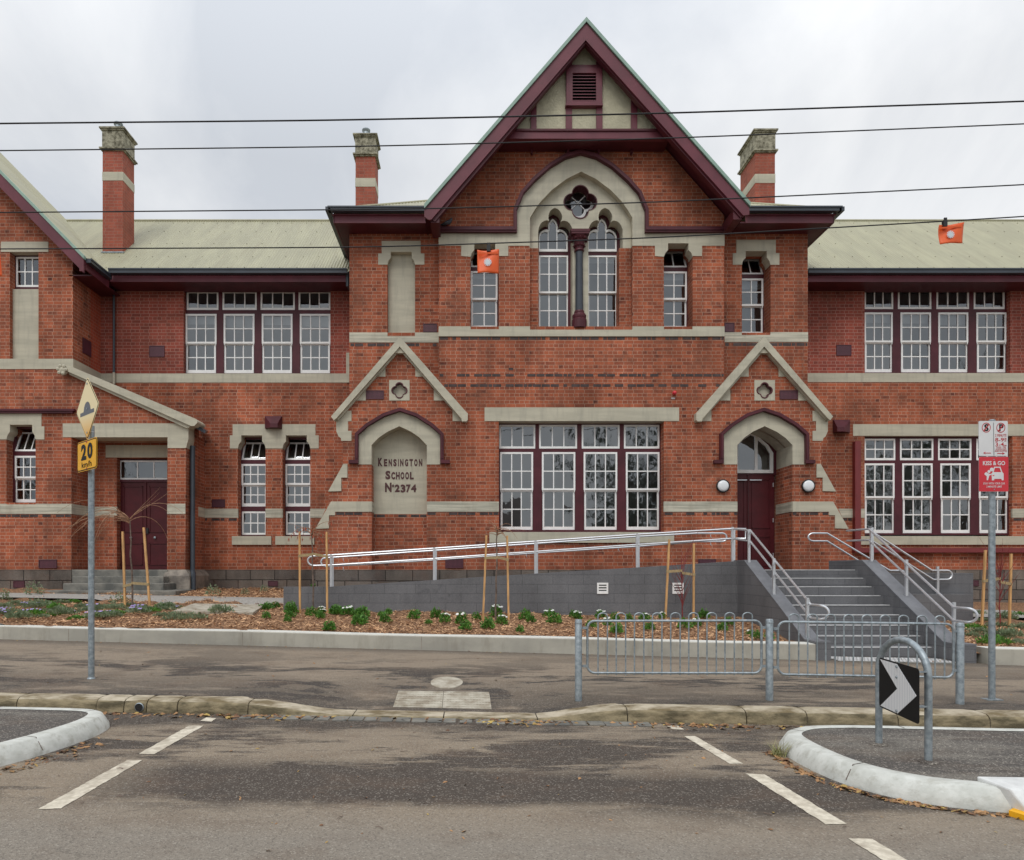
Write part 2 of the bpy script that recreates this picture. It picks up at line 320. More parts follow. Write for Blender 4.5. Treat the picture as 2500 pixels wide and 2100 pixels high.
def glassmat():
    m = bpy.data.materials.new('window_glass'); m.use_nodes = True; t = m.node_tree; t.nodes.clear(); n, l = t.nodes.new, t.links.new
    o = n('ShaderNodeOutputMaterial'); mx = n('ShaderNodeMixShader'); g = n('ShaderNodeBsdfGlossy'); g.inputs['Roughness'].default_value = .015; g.inputs['Color'].default_value = (.92, .96, 1, 1)
    tr = n('ShaderNodeBsdfTransparent'); tr.inputs['Color'].default_value = (.82, .86, .86, 1)
    nz = n('ShaderNodeTexNoise'); nz.inputs['Scale'].default_value = 2.5; tc = n('ShaderNodeTexCoord'); l(tc.outputs['Object'], nz.inputs['Vector'])
    bp = n('ShaderNodeBump'); bp.inputs['Strength'].default_value = .15; bp.inputs['Distance'].default_value = .012; l(nz.outputs['Fac'], bp.inputs['Height']); l(bp.outputs[0], g.inputs['Normal'])
    fr = n('ShaderNodeFresnel'); fr.inputs['IOR'].default_value = 2.3; l(fr.outputs[0], mx.inputs[0]); l(tr.outputs[0], mx.inputs[1]); l(g.outputs[0], mx.inputs[2]); l(mx.outputs[0], o.inputs[0]); return m
M['glass'] = glassmat()
# ================================================================ THE SCHOOL
DC, DS, DL, DW = 16.67, 17.1, 17.3, 18.6     # centre bay, side bays, left block, wings
B = empty('school_building', (0, 16.67, .8), 'red brick two storey school with painted stone bands and a tall central gable', 'school')
B.location = (0, 0, 0)
def mxx(x): return 2842-x
def mir(pts): return [(mxx(x), y) for x, y in pts][::-1]
def ze(x, y): return (1280+.2267*x, 420+.2267*y)
def rect(x0, y0, x1, y1): return [(x0, y1), (x1, y1), (x1, y0), (x0, y0)]
def grow(r, g):
    cx = sum(p[0] for p in r)/len(r); cy = sum(p[1] for p in r)/len(r)
    return [(x+math.copysign(g, x-cx), y+math.copysign(g, y-cy)) for x, y in r]
def should(xl, xr, yt, ys, yb, ix):
    """opening under a shouldered lintel: flat head between ix-inset shoulders"""
    q = ix
    return [(xl, yb), (xl, ys), (xl+q*.25, ys-(ys-yt)*.25), (xl+q*.8, ys-(ys-yt)*.45), (xl+q, ys-(ys-yt)*.5), (xl+q, yt),
            (xr-q, yt), (xr-q, ys-(ys-yt)*.5), (xr-q*.8, ys-(ys-yt)*.45), (xr-q*.25, ys-(ys-yt)*.25), (xr, ys), (xr, yb)]
# ---- openings
arch_half = [(1294, 532), (1305, 513), (1320, 492), (1348, 463), (1383, 437), (1419, 419)]
recess = [(1294, 797)]+arch_half+[(2838-x, y) for x, y in arch_half[:-1]][::-1]+[(1544, 797)]
O_nl = should(1149, 1218, 594, 627, 797, 9); O_nr = should(1621, 1691, 594, 627, 797, 10)
niche_arch = [(907, 1087), (924, 1069), (946, 1054), (975, 1040.5), (1004, 1054), (1025, 1069), (1042, 1087)]
O_niche = [(907.5, 1396)]+niche_arch+[(1041.5, 1396)]
O_door = mir(O_niche)
O_cw = rect(1218, 1028, 1621, 1299)
# ---- centre bay and porches, one plane
outl = [(773, 1396), (773, 1290), (803, 1226), (803, 1199), (837, 1134), (837, 1077), (822, 1060), (820, 1012), (976, 836), (1072, 943),
        (1072, 523), (1418, 128), (1768, 526), (1768, 945), (1866, 836), (2022, 1012), (2020, 1060), (2005, 1077), (2005, 1134), (2039, 1199), (2039, 1226), (2069, 1290), (2069, 1396)]
part('wall', M['brick'], B, lambda m: m.slab(outl, [recess, grow(O_nl, .3), grow(O_nr, .3), O_niche[:0] or [(907.5, 1395.5)]+niche_arch+[(1041.5, 1395.5)], mir([(907.5, 1395.5)]+niche_arch+[(1041.5, 1395.5)]), O_cw, rect(951, 929, 999, 977), rect(1843, 929, 1891, 977)], DC, .44), label='orange brick wall of the central bay and its two porches')
# side bays
O_blind = should(946, 1013, 615, 645, 812, 8); O_sr = should(1811.5, 1881, 613, 646, 812, 9)
part('wall', M['brick'], B, lambda m: m.slab(rect(853, 540, 1085, 1396), [grow(O_blind, .3)], DS, .35), label='narrow brick side bay with a blind niche')
part('wall', M['brick'], B, lambda m: m.slab(rect(1755, 540, 1972, 1000), [grow(O_sr, .3)], DS, .45), label='narrow brick side bay with a sash window')
part('wall', M['brick'], B, lambda m: m.pbox(1940, 1000, 1972, 1396, DS, .45), label='foot of the right side bay')
# returns of the central block
def ret(m):
    x0 = P(853, 0, DS).x; x1 = P(1972, 0, DS).x
    m.box(x0, x0+.3, DS+.35, 26, .5, 8.9+EYE-1.4); m.box(x1-.3, x1, DS+.45, 26, .5, 8.9+EYE-1.4)
part_lr('wall', M['brick_red'], B, ret, ('left side wall of the central block', 'right side wall of the central block'))
# wings
WLo = rect(448, 700, 806.6, 915); O_p1 = should(581, 648, 1063, 1093, 1310, 8); O_p2 = should(690, 757, 1063, 1093, 1310, 8)
BANDY = 923
part('wall', M['brick_red'], B, lambda m: m.slab(rect(205, 655, 880, BANDY), [WLo[:0] or rect(448, 700, 806.6, 914)], DW, .3), label='deep red upper wall of the left wing')
part('wall', M['brick'], B, lambda m: m.slab(rect(480, BANDY, 880, 1396), [grow(O_p1, .3), grow(O_p2, .3)], DW, .4), label='lower wall of the left wing')
part('wall', M['brick'], B, lambda m: m.pbox(205, BANDY, 480, 1080, DW, .3), label='wall above the porch roof')
WRo = rect(2111, 700, 2466, 912); WRl = rect(2111, 1064, 2472, 1309)
part('wall', M['brick_red'], B, lambda m: m.slab(rect(1960, 655, 3500, BANDY), [rect(2111, 700, 2466, 911)], DW, .3), label='deep red upper wall of the right wing')
part('wall', M['brick'], B, lambda m: m.slab(rect(1960, BANDY, 3500, 1396), [WRl], DW, .3), label='lower wall of the right wing')
# left block
O_lg = should(16, 86.6, 1037, 1072, 1227, 8); O_lu = rect(24, 615, 94, 880)
outL = [(-300, 1396), (-300, 131), (178, 618), (178, 907), (455, 1031), (452, 1396), (409, 1396), (409, 1067), (174, 1067), (174, 1396)]
part('wall', M['brick'], B, lambda m: m.slab(outL, [grow(O_lg, .3), O_lu], DL, .8), label='front wall of the left gabled block and its porch')
xs = P(178, 0, DL).x; xp = P(452, 0, DL).x; ZB = P(0, 888, DL).z
part('wall', M['brick_side'], B, lambda m: m.box(xs-.4, xs-.0005, DL+.002, DW+.2, ZB, 9.1), label='bright orange side wall of the left block')
part('wall', M['brick'], B, lambda m: m.box(xp-.35, xp-.0005, DL+.003, DW+.2, EYE, 5.15), label='side wall of the porch')
# porch back wall with the door
D3 = 18.1
part('wall', M['brick'], B, lambda m: m.slab([(205, 1396), (205, 1060), (470, 1060), (470, 1396), (408, 1396), (408, 1118), (285, 1118), (285, 1396)], [], D3, .3), label='back wall inside the left porch')
part('porch_ceiling', M['maroon'], B, lambda m: m.pbox(150, 1058, 452, 1067, DL+.5, 1.0))
# niche backs
part('wall', M['brick'], B, lambda m: m.pbox(895, 1255, 1055, 1400, DC+.351, .2), label='darker brickwork under the name panel')
part('name_panel', M['stone'], B, lambda m: m.pbox(895, 1030, 1055, 1255, DC+.349, .2), label='painted niche panel carrying the school name')
part('niche_panel', M['stone'], B, lambda m: m.pbox(930, 600, 1030, 815, DS+.16, .1), label='painted panel closing the blind upper niche')
part('niche_panel', M['stone'], B, lambda m: m.pbox(14, 706, 100, 885, DL+.11, .2), label='painted panel under the small upper window')
# recess of the big arch: brick strips
part('wall', M['brick'], B, lambda m: (m.pbox(1285, 606, 1315, 800, DC+.15, .5), m.pbox(1511.5, 606, 1555, 800, DC+.15, .5)), label='brick strips inside the great arch')

# ---- painted stone dressings
def stone(name, fn, label=None, mt='stone'): return part(name, M[mt], B, fn, label)
p = .012
def st_slab(name, D, th, outer, holes=(), label=None, mt='stone', pr=p): return stone(name, lambda m: m.slab(outer, holes, D-pr, th), label, mt)
hood_out = [(1254, 552), (1254, 510), (1271, 467), (1301, 433), (1340, 399), (1379, 375), (1419, 364)]
hood_in = [(1262.5, 566), (1262.5, 513), (1279, 472), (1308, 440), (1345, 407.5), (1382, 385.5), (1419, 375)]
m2 = lambda pts: [(2838-x, y) for x, y in pts]
# stone field of the great arch with the band across the bay
fld = [(1071, 565)] + hood_in + m2(hood_in[:-1])[::-1] + [(1769, 565), (1769, 600), (1714, 600), (1714, 625), (1691, 625)] + \
      O_nr[1:-1][::-1] + [(1599, 625), (1599, 600), (1545, 600)] + [(1544, 599)] + m2(arch_half[:-1]) + arch_half[::-1] + [(1294, 606)] + [(1293, 600), (1241, 600), (1241, 625), (1218, 625)] + O_nl[1:-1][::-1] + [(1126, 625), (1126, 600), (1071, 600)]
st_slab('arch_surround', DC, .3, fld, label='great pointed arch of painted stone')
hood = [(1066, 552)] + hood_out + m2(hood_out[:-1])[::-1] + [(1778, 552), (1778, 565.5)] + m2(hood_in[:-1]) + hood_in[::-1] + [(1066, 565.5)]
hood = [(1066, 552.5)] + hood_out + m2(hood_out[:-1])[::-1] + [(1776, 552.5), (1776, 565.5)] + m2(hood_in)[0:] [:0] + [(x, y) for x, y in m2(hood_in[:-1])] + hood_in[::-1] + [(1066, 565.5)]
part('hood_mould', M['maroon'], B, lambda m: m.slab(hood, [], DC-.10, .12), label='maroon moulding over the great arch')
def inner_half(pts, d): # shrink px outline towards the arch centre
    return [(x+(1419-x)*d, y+(560-y)*d) for x, y in pts]
ho2 = inner_half(hood_out, .018); hi2 = inner_half(hood_in, -.012)
part('hood_mould', M['maroon'], B, lambda m: m.slab([(1068, 556.5)]+[(1256.5, 556.5)]+ho2[1:]+m2(ho2[1:-1])[::-1]+[(1581.5, 556.5), (1774, 556.5), (1774, 560.5)]+[(1577.5, 560.5)]+m2(hi2[1:-1])+hi2[1:][::-1]+[(1260.5, 560.5), (1068, 560.5)], [], DC-.125, .03), label='outer roll of the maroon arch moulding')
# tympanum with trefoil heads and quatrefoil
TL = [(150, 640), (156, 600), (168, 570), (188, 543), (215, 526), (243, 519), (268, 527), (260, 500), (260, 470), (268, 440), (284, 412), (306, 396), (330, 387), (356, 397), (382, 418), (399, 446), (409, 478), (405, 512), (387, 542), (408, 526), (432, 523), (462, 532), (487, 552), (506, 582), (517, 612), (520, 640)]
TLp = [ze(*q) for q in TL]; TRp = [(x+122.4, y) for x, y in TLp]
def quatre(cx, cy, lob, off, n=10):
    o = []; A_ = math.pi*.75-math.acos(min(1, off*.7071/lob))
    for k in range(4):
        d = R(90*k); 
        for i in range(n):
            a = d - A_ + 2*A_*i/(n-.0); o.append((cx+off*math.cos(d)+lob*math.cos(a), cy+off*math.sin(d)+lob*math.sin(a)))
    return o
QF = quatre(1417, 492.5, 20.2, 20.0)
big = [(1285, 606), (1285, 527), (1298, 500), (1318, 475), (1345, 447), (1383, 422), (1419, 405), (1455, 422), (1493, 447), (1520, 475), (1540, 500), (1553, 527), (1553, 606)]
ty = big[:0] + [(1285, 606)] + big[1:-1] + [(1553, 606), (1520.5, 606)] + TRp[::-1] + [(1436.4, 800), (1397.9, 800)] + TLp[::-1] + [(1314, 606)]
st_slab('tympanum', DC+.16, .33, ty, [QF], label='stone tympanum with two trefoil heads and a quatrefoil', pr=0)
part('quatrefoil_lining', M['maroon'], B, lambda m: m.slab(quatre(1417, 492.5, 20.9, 20.6), [quatre(1417, 492.5, 19.7, 19.4)], DC+.145, .30), label='maroon lining of the central quatrefoil')
# arches of the porches
def hood_small(f, lab):
    o = [(866, 1131), (866, 1058), (893, 1034), (934, 1009), (976, 995), (1018, 1009), (1057, 1034), (1083, 1058), (1083, 1131)]
    i = [(874.5, 1131), (874.5, 1061.5), (899, 1040), (938, 1017), (976, 1004), (1014, 1017), (1050, 1040), (1074.5, 1061.5), (1074.5, 1131)]
    pts = [(851, 1131), (851, 1123), (866, 1123)] + o[1:-1] + [(1083, 1123), (1098, 1123), (1098, 1131)] + i[::-1]
    part('hood_mould', M['maroon'], B, lambda m: m.slab(f(pts), [], DC-.10, .11), label=lab)
    c = lambda pt, k: [(x+(976-x)*k, y+(1090-y)*k) for x, y in pt]
    part('hood_mould', M['maroon'], B, lambda m: m.slab(f(c(o[1:-1], .025)+[(1080.3, 1119)]+[(1077, 1119)]+c(i[1:-1], -.015)[::-1]+[(872, 1119), (868.7, 1119)]), [], DC-.125, .03), label=lab+', outer roll')
    s = [(874.5, 1134)] + i[1:-1] + [(1074.5, 1134)] + [(1042, 1134)] + niche_arch[::-1] + [(907, 1134)]
    part('arch_surround', M['stone'], B, lambda m: m.slab(f(s), [], DC-p, .36), label='painted stone arch of the '+lab.split(' of the ')[-1])
ident = lambda pts: pts
hood_small(ident, 'maroon moulding of the name niche'); hood_small(mir, 'maroon moulding of the entrance porch')
# gable copings
def coping(f, lab):
    a, b, c = (809, 1017), (976, 825), (1143, 1017)
    part('coping', M['stone'], B, lambda m: m.slab(f([(808, 1017), (976, 822), (1141, 1009), (1141, 1023), (1127, 1023), (976, 846), (822, 1020), (815, 1026)]), [], DC-.16, .2), label=lab)
    part('coping', M['stone'], B, lambda m: m.slab(f([(818, 1016.5), (976, 840), (1127, 1012), (1127, 1026), (976, 855), (826, 1026)]), [], DC-.07, .1), label=lab+', lower roll')
    part('kneeler', M['stone'], B, lambda m: m.slab(f([(1127, 1008), (1142, 1008), (1142, 1025), (1139, 1029), (1128, 1029), (1127, 1025)]), [], DC-.18, .2))
    part('finial', M['stone'], B, lambda m: m.slab(f([(967, 856), (958, 848), (970, 843), (970, 834), (976, 824), (982, 834), (982, 843), (994, 848), (985, 856), (996, 862), (956, 862)]), [], DC-.11, .12))
coping(ident, 'sloping stone coping over the name niche'); coping(mir, 'sloping stone coping over the entrance porch')
def quoins(f, lab):
    q = [[(956, 862), (996, 862), (976, 838)], [(941, 895), (941, 919.5), (905, 919.5), (925, 895)], [(1014, 895), (1014, 919.5), (1046, 919.5), (1028, 895)],
         [(893, 953), (893, 978), (855, 978), (876, 953)], [(1059, 952), (1059, 978), (1098, 978), (1077, 952)], [(1105, 1003), (1105, 1028), (1127, 1028), (1124, 1003)],
         [(820, 1006), (838, 1003), (858, 1003), (858, 1028), (849.5, 1028), (849.5, 1052), (858, 1052), (858, 1076.5), (833, 1076.5), (832, 1070), (826, 1065), (821, 1053)]]
    parts('dressing', M['stone'], B, [(lambda m, s=s: m.slab(f(s), [], DC-p, .08)) for s in q])
quoins(ident, 'stone blocks let into the gable over the name niche'); quoins(mir, 'stone blocks let into the gable over the entrance')
def raker(f):
    part('weathering', M['stone'], B, lambda m: [m.slab(f([(838, 1133), (848, 1133), (848, 1166), (833, 1166), (833, 1199), (801, 1200)]), [], DC-.03, .5),
        m.slab(f([(808, 1224.5), (907.5, 1224.5), (907.5, 1249.5), (818, 1249.5), (818, 1258), (803, 1258), (803, 1290), (770, 1291)]), [], DC-.02, .5)], label='sloping stone weatherings of the porch buttress')
raker(ident)
part('weathering', M['stone'], B, lambda m: [m.slab(mir([(838, 1133), (848, 1133), (848, 1166), (833, 1166), (833, 1199), (801, 1200)]), [], DC-.03, .5),
        m.slab(mir([(808, 1224.5), (907, 1224.5), (907, 1249.5), (818, 1249.5), (818, 1258), (803, 1258), (803, 1290), (770, 1291)]), [], DC-.02, .5)], label='sloping stone weatherings of the entrance buttress')
# quatrefoil plates
for f, lab in ((ident, 'left'), (mir, 'right')):
    part('quatrefoil_plate', M['stone'], B, lambda m: m.slab(f(rect(950, 928, 1000, 978)), [quatre(mxx(975) if f is mir else 975, 953, 9.6, 9.4)], DC-p, .12))
    part('quatrefoil_lining', M['maroon'], B, lambda m: m.slab(quatre(mxx(975) if f is mir else 975, 953, 10.3, 9.7), [quatre(mxx(975) if f is mir else 975, 953, 8.8, 8.4)], DC-.022, .14))
    part('quatrefoil_back', M['stone'], B, lambda m: m.pbox(*( (952, 930, 998, 976) if f is ident else (1844, 930, 1890, 976)), DC+.09, .02))
# bands
def band(x0, y0, x1, y1, D, mt='stone', th=.06, label=None): return stone('stone_band', lambda m: m.pbox(x0, y0, x1, y1, D-p, th), label, mt)
band(1042, 1224.5, 1218, 1249.5, DC, 'stone_worn', label='ground floor band left of the centre window')
band(1621, 1224.5, 1800.5, 1249.5, DC, 'stone_worn', label='ground floor band right of the centre window')
def cband(m): m.slab([(1071, 797), (1149, 797), (1149, 804), (1218, 804), (1218, 797), (1294, 797), (1294, 805), (1544, 805), (1544, 797), (1621, 797), (1621, 804), (1691, 804), (1691, 797), (1769, 797), (1769, 821), (1071, 821)], [], DC-.03, .45)
stone('sill_band', cband, 'sill band across the central bay')
stone('sill_band', lambda m: m.slab([(853, 812), (946, 812), (946, 821), (1013, 821), (1013, 812), (1071, 812), (1071, 836), (853, 836)], [], DS-p, .3), 'sill band of the left side bay', 'stone_worn')
stone('sill_band', lambda m: m.slab([(1769, 811), (1811, 811), (1811, 818), (1881, 818), (1881, 811), (1973, 811), (1973, 835), (1769, 835)], [], DS-p, .4), 'sill band of the right side bay', 'stone_worn')
band(236, 912, 845.5, 934, DW, label='upper band of the left wing'); band(1965, 911, 3500, 933, DW, label='upper band of the right wing')
band(845, 861, 852.6, 934, DW-.02, label='upright stone strip beside the wing window')
def lb(m):   # band round the corner of the left block
    m.pbox(-300, 876, 178.6, 901, DL-p, .06); a = P(0, 901, DL).z; b2 = P(0, 876, DL).z; m.box(xs-.05, xs+p, DL+.05, DW-.013, a, b2)
stone('stone_band', lb, 'upper band round the left block')
a1, a2 = P(0, 1255, DL).z, P(0, 1230, DL).z
def lb2(m):
    m.slab([(-300, 1230), (16, 1230), (16, 1231.5), (86.6, 1231.5), (86.6, 1230), (174.6, 1230), (174.6, 1255), (-300, 1255)], [], DL-p, .3)
    xl = P(174, 0, DL).x; m.box(xl-.05, xl+p, DL+.28, D3, a1, a2)
stone('stone_band', lb2, 'ground band of the left block', 'stone_worn')
def lb3(m):
    m.pbox(408, 1230, 452.4, 1255, DL-p, .06); m.box(xp-.05, xp+p, DL+.05, DW-.013, a1, a2); m.pbox(209, 1237.3, 285, 1261, D3-p, .06)
stone('stone_band', lb3, 'ground band round the porch pier', 'stone_worn')
band(480, 1242, 581, 1264, DW, 'stone_worn', label='ground band left of the paired windows'); band(648, 1242, 690, 1264, DW, 'stone_worn', label='ground band between the paired windows'); band(757, 1242, 870, 1264, DW, 'stone_worn', label='ground band right of the paired windows')
band(1965, 1242, 2111, 1264, DW, 'stone_worn', label='ground band left of the right wing window'); band(2472, 1242, 3500, 1264, DW, 'stone_worn', label='ground band at the far right')
# door reveals inside the right porch
xr0, xr1 = P(1800.5, 0, DC).x, P(1934.5, 0, DC).x
zsp, zap = P(0, 1087, DC).z, P(0, 1040, DC).z
DD = 17.55
part('wall', M['brick'], B, lambda m: (m.box(xr1, xr1+.3, DC+.43, DD+.1, EYE, P(0, 1134, DC).z), m.box(xr0-.3, xr0, DC+.43, DD+.1, EYE, P(0, 1134, DC).z)), label='brick sides of the entrance')
def vault(m):
    ar = mir(niche_arch); xs_ = [(1802, 1134)] + ar + [(1934.5, 1134)]
    pts = [P(x, y, DC) for x, y in xs_]; c = P(1867, 1110, DC)
    for a, b in zip(pts, pts[1:]):
        m.quad(Vector((a.x, DC+.3, a.z)), Vector((b.x, DC+.3, b.z)), Vector((b.x, DD+.1, b.z)), Vector((a.x, DD+.1, a.z)))
stone('entrance_vault', vault)
zb0, zb1 = P(0, 1249.5, DC).z, P(0, 1224.5, DC).z
stone('stone_band', lambda m: (m.box(xr1-p, xr1+.02, DC+.02, DD, zb0, zb1), m.box(P(907.5, 0, DC).x-.02, P(907.5, 0, DC).x+p, DC+.02, DC+.348, zb0, zb1)), 'band returned into the porches', 'stone_worn')
# lintels, sills
st_slab('lintel', DC, .30, rect(1183, 995, 1658, 1028), label='long stone lintel of the centre ground window')
st_slab('lintel', DW, .25, rect(2083, 1036, 3500, 1064), label='long stone lintel of the right wing ground window')
st_slab('lintel', DW, .25, rect(446, 697, 808, 702), label='thin lintel of the left wing upper window', pr=.004)
st_slab('lintel', DW, .25, rect(2105, 695, 2470, 701), label='thin lintel of the right wing upper window', pr=.004)
stone('sill', lambda m: m.pbox(1195, 1299, 1646, 1325, DC-.05, .35), 'sill of the centre ground window')
stone('sill', lambda m: m.pbox(2090, 1309, 3500, 1330, DW-.05, .33), 'sill of the right wing ground window')
stone('sill', lambda m: m.pbox(566, 1309, 662, 1330, DW-.05, .4), 'sill of the left paired window'); stone('sill', lambda m: m.pbox(672, 1309, 767, 1330, DW-.05, .4), 'sill of the right paired window')
def sur(o, tops, D, th, lab):
    # stepped surround: head block, wider shoulder course, following the shouldered opening
    (hx0, hy0, hx1, hy1), (sx0, sx1, sy1) = tops
    inner = o[1:-1]
    pts = [(sx0, sy1), (sx0, hy1), (hx0, hy1), (hx0, hy0), (hx1, hy0), (hx1, hy1), (sx1, hy1), (sx1, sy1), (o[-1][0], sy1)] + inner[::-1] + [(o[0][0], sy1)]
    st_slab('window_surround', D, th, pts, label=lab)
sur(O_blind, ((932, 588, 1027, 619), (923, 1036, 646)), DS, .17, 'stone head of the blind niche')
sur(O_sr, ((1798, 586, 1894, 618), (1789, 1903, 646.5)), DS, .3, 'stone head of the right side bay window')
sur(O_lg, ((-8, 1009, 101, 1041), (-12, 108, 1073)), DL, .3, 'stone head of the far left ground window')
st_slab('lintel', DL, .2, rect(2, 590, 118, 615), label='lintel of the small upper window at far left')
s12 = [(561, 1095), (561, 1063), (568, 1063), (568, 1036), (770, 1036), (770, 1063), (778, 1063), (778, 1095), (757, 1095)] + O_p2[1:-1][::-1] + [(690, 1095), (648, 1095)] + O_p1[1:-1][::-1] + [(581, 1095)]
st_slab('window_surround', DW, .3, s12, label='joined stone head over the paired windows')
part('hood_mould', M['maroon'], B, lambda m: (m.pbox(-300, 998, 180, 1003, DL-.10, .12), m.pbox(-300, 1003, 177, 1008.5, DL-.07, .09)), label='maroon string moulding at the far left')
# porch on the left: lintel, raking coping, pier cap, pier base
st_slab('lintel', DL, .5, [(153, 1034), (452.6, 1034), (452.6, 1094), (409, 1094), (409, 1067.5), (153, 1067.5)], label='broad stone lintel of the left porch')
stone('corbel', lambda m: (m.hexa([Vector((xp-.02, DL-.02, P(0,1094,DL).z)), Vector((xp+.03, DL-.02, P(0,1094,DL).z)), Vector((xp+.03, DL+.35, P(0,1094,DL).z)), Vector((xp-.02, DL+.35, P(0,1094,DL).z)),
      Vector((xp-.02, DL-.02, P(0,1072,DL).z)), Vector((xp+.09, DL-.02, P(0,1072,DL).z)), Vector((xp+.09, DL+.35, P(0,1072,DL).z)), Vector((xp-.02, DL+.35, P(0,1072,DL).z))]), m.box(xp-.02, xp+.09, DL-.02, DL+.35, P(0,1072,DL).z, P(0,1036,DL).z)))
part('coping', M['stone'], B, lambda m: m.slab([(163, 897), (169, 893), (476, 1022), (482, 1028), (482, 1032), (474, 1040), (466, 1040), (163, 906)], [], DL-.16, .5), label='raking stone coping of the left porch')
part('coping', M['stone'], B, lambda m: m.slab([(168, 905), (468, 1034), (461, 1045), (455, 1045), (168, 914)], [], DL-.09, .3), label='lower roll of the raking coping')
part('carved_boss', M['stone'], B, lambda m: [m.lathe([(.02, -.1), (.1, -.07), (.13, 0), (.1, .06), (.02, .08)], (P(161, 907, DL).x, DL-.1, P(161, 907, DL).z), 10, 'y')] + [m.lathe([(.01, -.05), (.045, -.03), (.05, 0), (.01, .04)], (P(161, 907, DL).x+.1*math.cos(k), DL-.16, P(161, 907, DL).z+.1*math.sin(k)), 6, 'y') for k in range(6)], smooth=True)
def pbase(m):
    a = P(398.6, 1446, DL-.1); b = P(463, 1406, DL-.1); c = P(408, 1391, DL); d = P(452, 1391, DL)
    m.box(a.x, b.x, DL-.1, DW-.05, .7, b.z)
    m.hexa([Vector((a.x, DL-.1, b.z)), Vector((b.x, DL-.1, b.z)), Vector((b.x, DW-.05, b.z)), Vector((a.x, DW-.05, b.z)), Vector((c.x, DL-.01, c.z)), Vector((d.x+.02, DL-.01, c.z)), Vector((d.x+.02, DW-.05, c.z)), Vector((c.x, DW-.05, c.z))])
part('pier_base', M['bluestone_pale'], B, pbase)
st_slab('lintel', D3, .2, rect(258, 1087, 470, 1117), label='inner lintel over the maroon double door')
# plinths
def plinth(x0, x1, D, lab): part('plinth', M['bluestone'], B, lambda m: m.pbox(x0, 1391.3, x1, 1500, D-.07, .3), label=lab)
plinth(-300, 174, DL, 'rough bluestone plinth of the left block'); plinth(495, 870, DW, 'rough bluestone plinth of the left wing')
plinth(770, 1802, DC, 'rough bluestone plinth of the central bay'); plinth(1934, 2073, DC, 'plinth of the entrance porch'); plinth(1965, 3500, DW, 'rough bluestone plinth of the right wing')
# courses of dark bricks
def dark(x0, x1, y0, y1, D, seed, skip=.35):
    def fn(m):
        rnd = random.Random(seed); x = x0
        while x < x1-4:
            wd = rnd.choice([10, 21, 21])
            if rnd.random() > skip*.5: m.pbox(x+.5, y0+.5, min(x+wd-.5, x1), y1-.5, D-.004, .02)
            x += wd+rnd.choice([1, 1, 1, 10])
    part('dark_brick_course', M['brick_dark'], B, fn)
for i, a in enumerate([(1073, 1767, 822.5, 830, DC, .2), (1073, 1767, 912.5, 920, DC, .3), (1073, 1767, 937.5, 945, DC, .3), (855, 1070, 838, 846, DS, .2), (1770, 1971, 837, 845, DS, .2),
        (820, 907, 1250.5, 1258, DC, .15), (1043, 1217, 1250.5, 1258, DC, .15), (1622, 1800, 1250.5, 1258, DC, .2), (1935, 2022, 1250.5, 1258, DC, .15), (-5, 173, 1256, 1263, DL, .2), (410, 451, 1256, 1263, DL, .2),
        (485, 578, 1265, 1272, DW, .3), (2048, 2108, 1265, 1272, DW, .3), (2474, 2520, 1265, 1272, DW, .3), (908, 1041, 1256, 1263, DC+.351, .2)]):
    dark(a[0], a[1], a[2], a[3], a[4], i, a[5])
part('dark_brick_course', M['brick_dark'], B, lambda m: (m.pbox(1242, 898, 1253, 904, DC-.003, .02),))

# ---- name lettering
def text(body, box, D, mt, parent, off=.012, name='lettering', th=.006, plane=None, just=None):
    """flat letters filling the px box at depth D (or a 3-D plane given as origin, ux, uz)"""
    c = bpy.data.curves.new('t', 'FONT'); c.body = body; c.offset = off; c.extrude = .02; c.resolution_u = 3
    o = bpy.data.objects.new('t', c); COL.objects.link(o); dg = bpy.context.evaluated_depsgraph_get(); me = bpy.data.meshes.new_from_object(o.evaluated_get(dg))
    bpy.data.objects.remove(o); bpy.data.curves.remove(c)
    xs_ = [v.co.x for v in me.vertices]; ys_ = [v.co.y for v in me.vertices]; x0, x1, y0, y1 = min(xs_), max(xs_), min(ys_), max(ys_)
    for v in me.vertices:
        u = (v.co.x-x0)/(x1-x0); q = (v.co.y-y0)/(y1-y0); k = (1 if v.co.z > 0 else 0)*th
        if plane: O, U, W, Nn = plane; v.co = O + U*(box[0]+(box[2]-box[0])*u) + W*(box[3]+(box[1]-box[3])*q) + Nn*k
        else:
            pt = P(box[0]+(box[2]-box[0])*u, box[3]+(box[1]-box[3])*q, D); v.co = (pt.x, pt.y-k, pt.z)
    me.materials.clear(); me.materials.append(M[mt]); me.name = name
    o = bpy.data.objects.new(name, me); COL.objects.link(o)
    if parent: o.parent = parent
    return o
def merge_text(items, D, mt, parent, name='lettering', label=None, **kw):
    obs = [text(b, bx, D, mt, None, **kw) for b, bx in items]
    m = MB()
    for o in obs:
        m.add([v.co for v in o.data.vertices], [list(p_.vertices) for p_ in o.data.polygons])
    for o in obs:
        me = o.data; bpy.data.objects.remove(o); bpy.data.meshes.remove(me)
    return m.build(name, M[mt], parent, label=label, recalc=False)
def word(s, x0, x1, y0, y1, big=3):
    """small capitals: first letter taller"""
    out = []; n = len(s); wts = [1.25]+[.45 if ch == 'I' else 1 for ch in s[1:]]; T = sum(wts); x = x0; gap = (x1-x0)*.018
    for ch, wt in zip(s, wts):
        wd = (x1-x0)*wt/T; out.append((ch, (x, y0 if ch is s[0] and not out else y0+big, x+wd-gap*1.6, y1))); x += wd
    return out
Dt = DC+.347
merge_text(word('KENSINGTON', 923, 1034, 1118, 1138.6), Dt, 'lettering', B, label='painted words KENSINGTON', off=.05)
merge_text(word('SCHOOL', 941, 1012, 1149.5, 1170.5), Dt, 'lettering', B, label='painted word SCHOOL', off=.05)
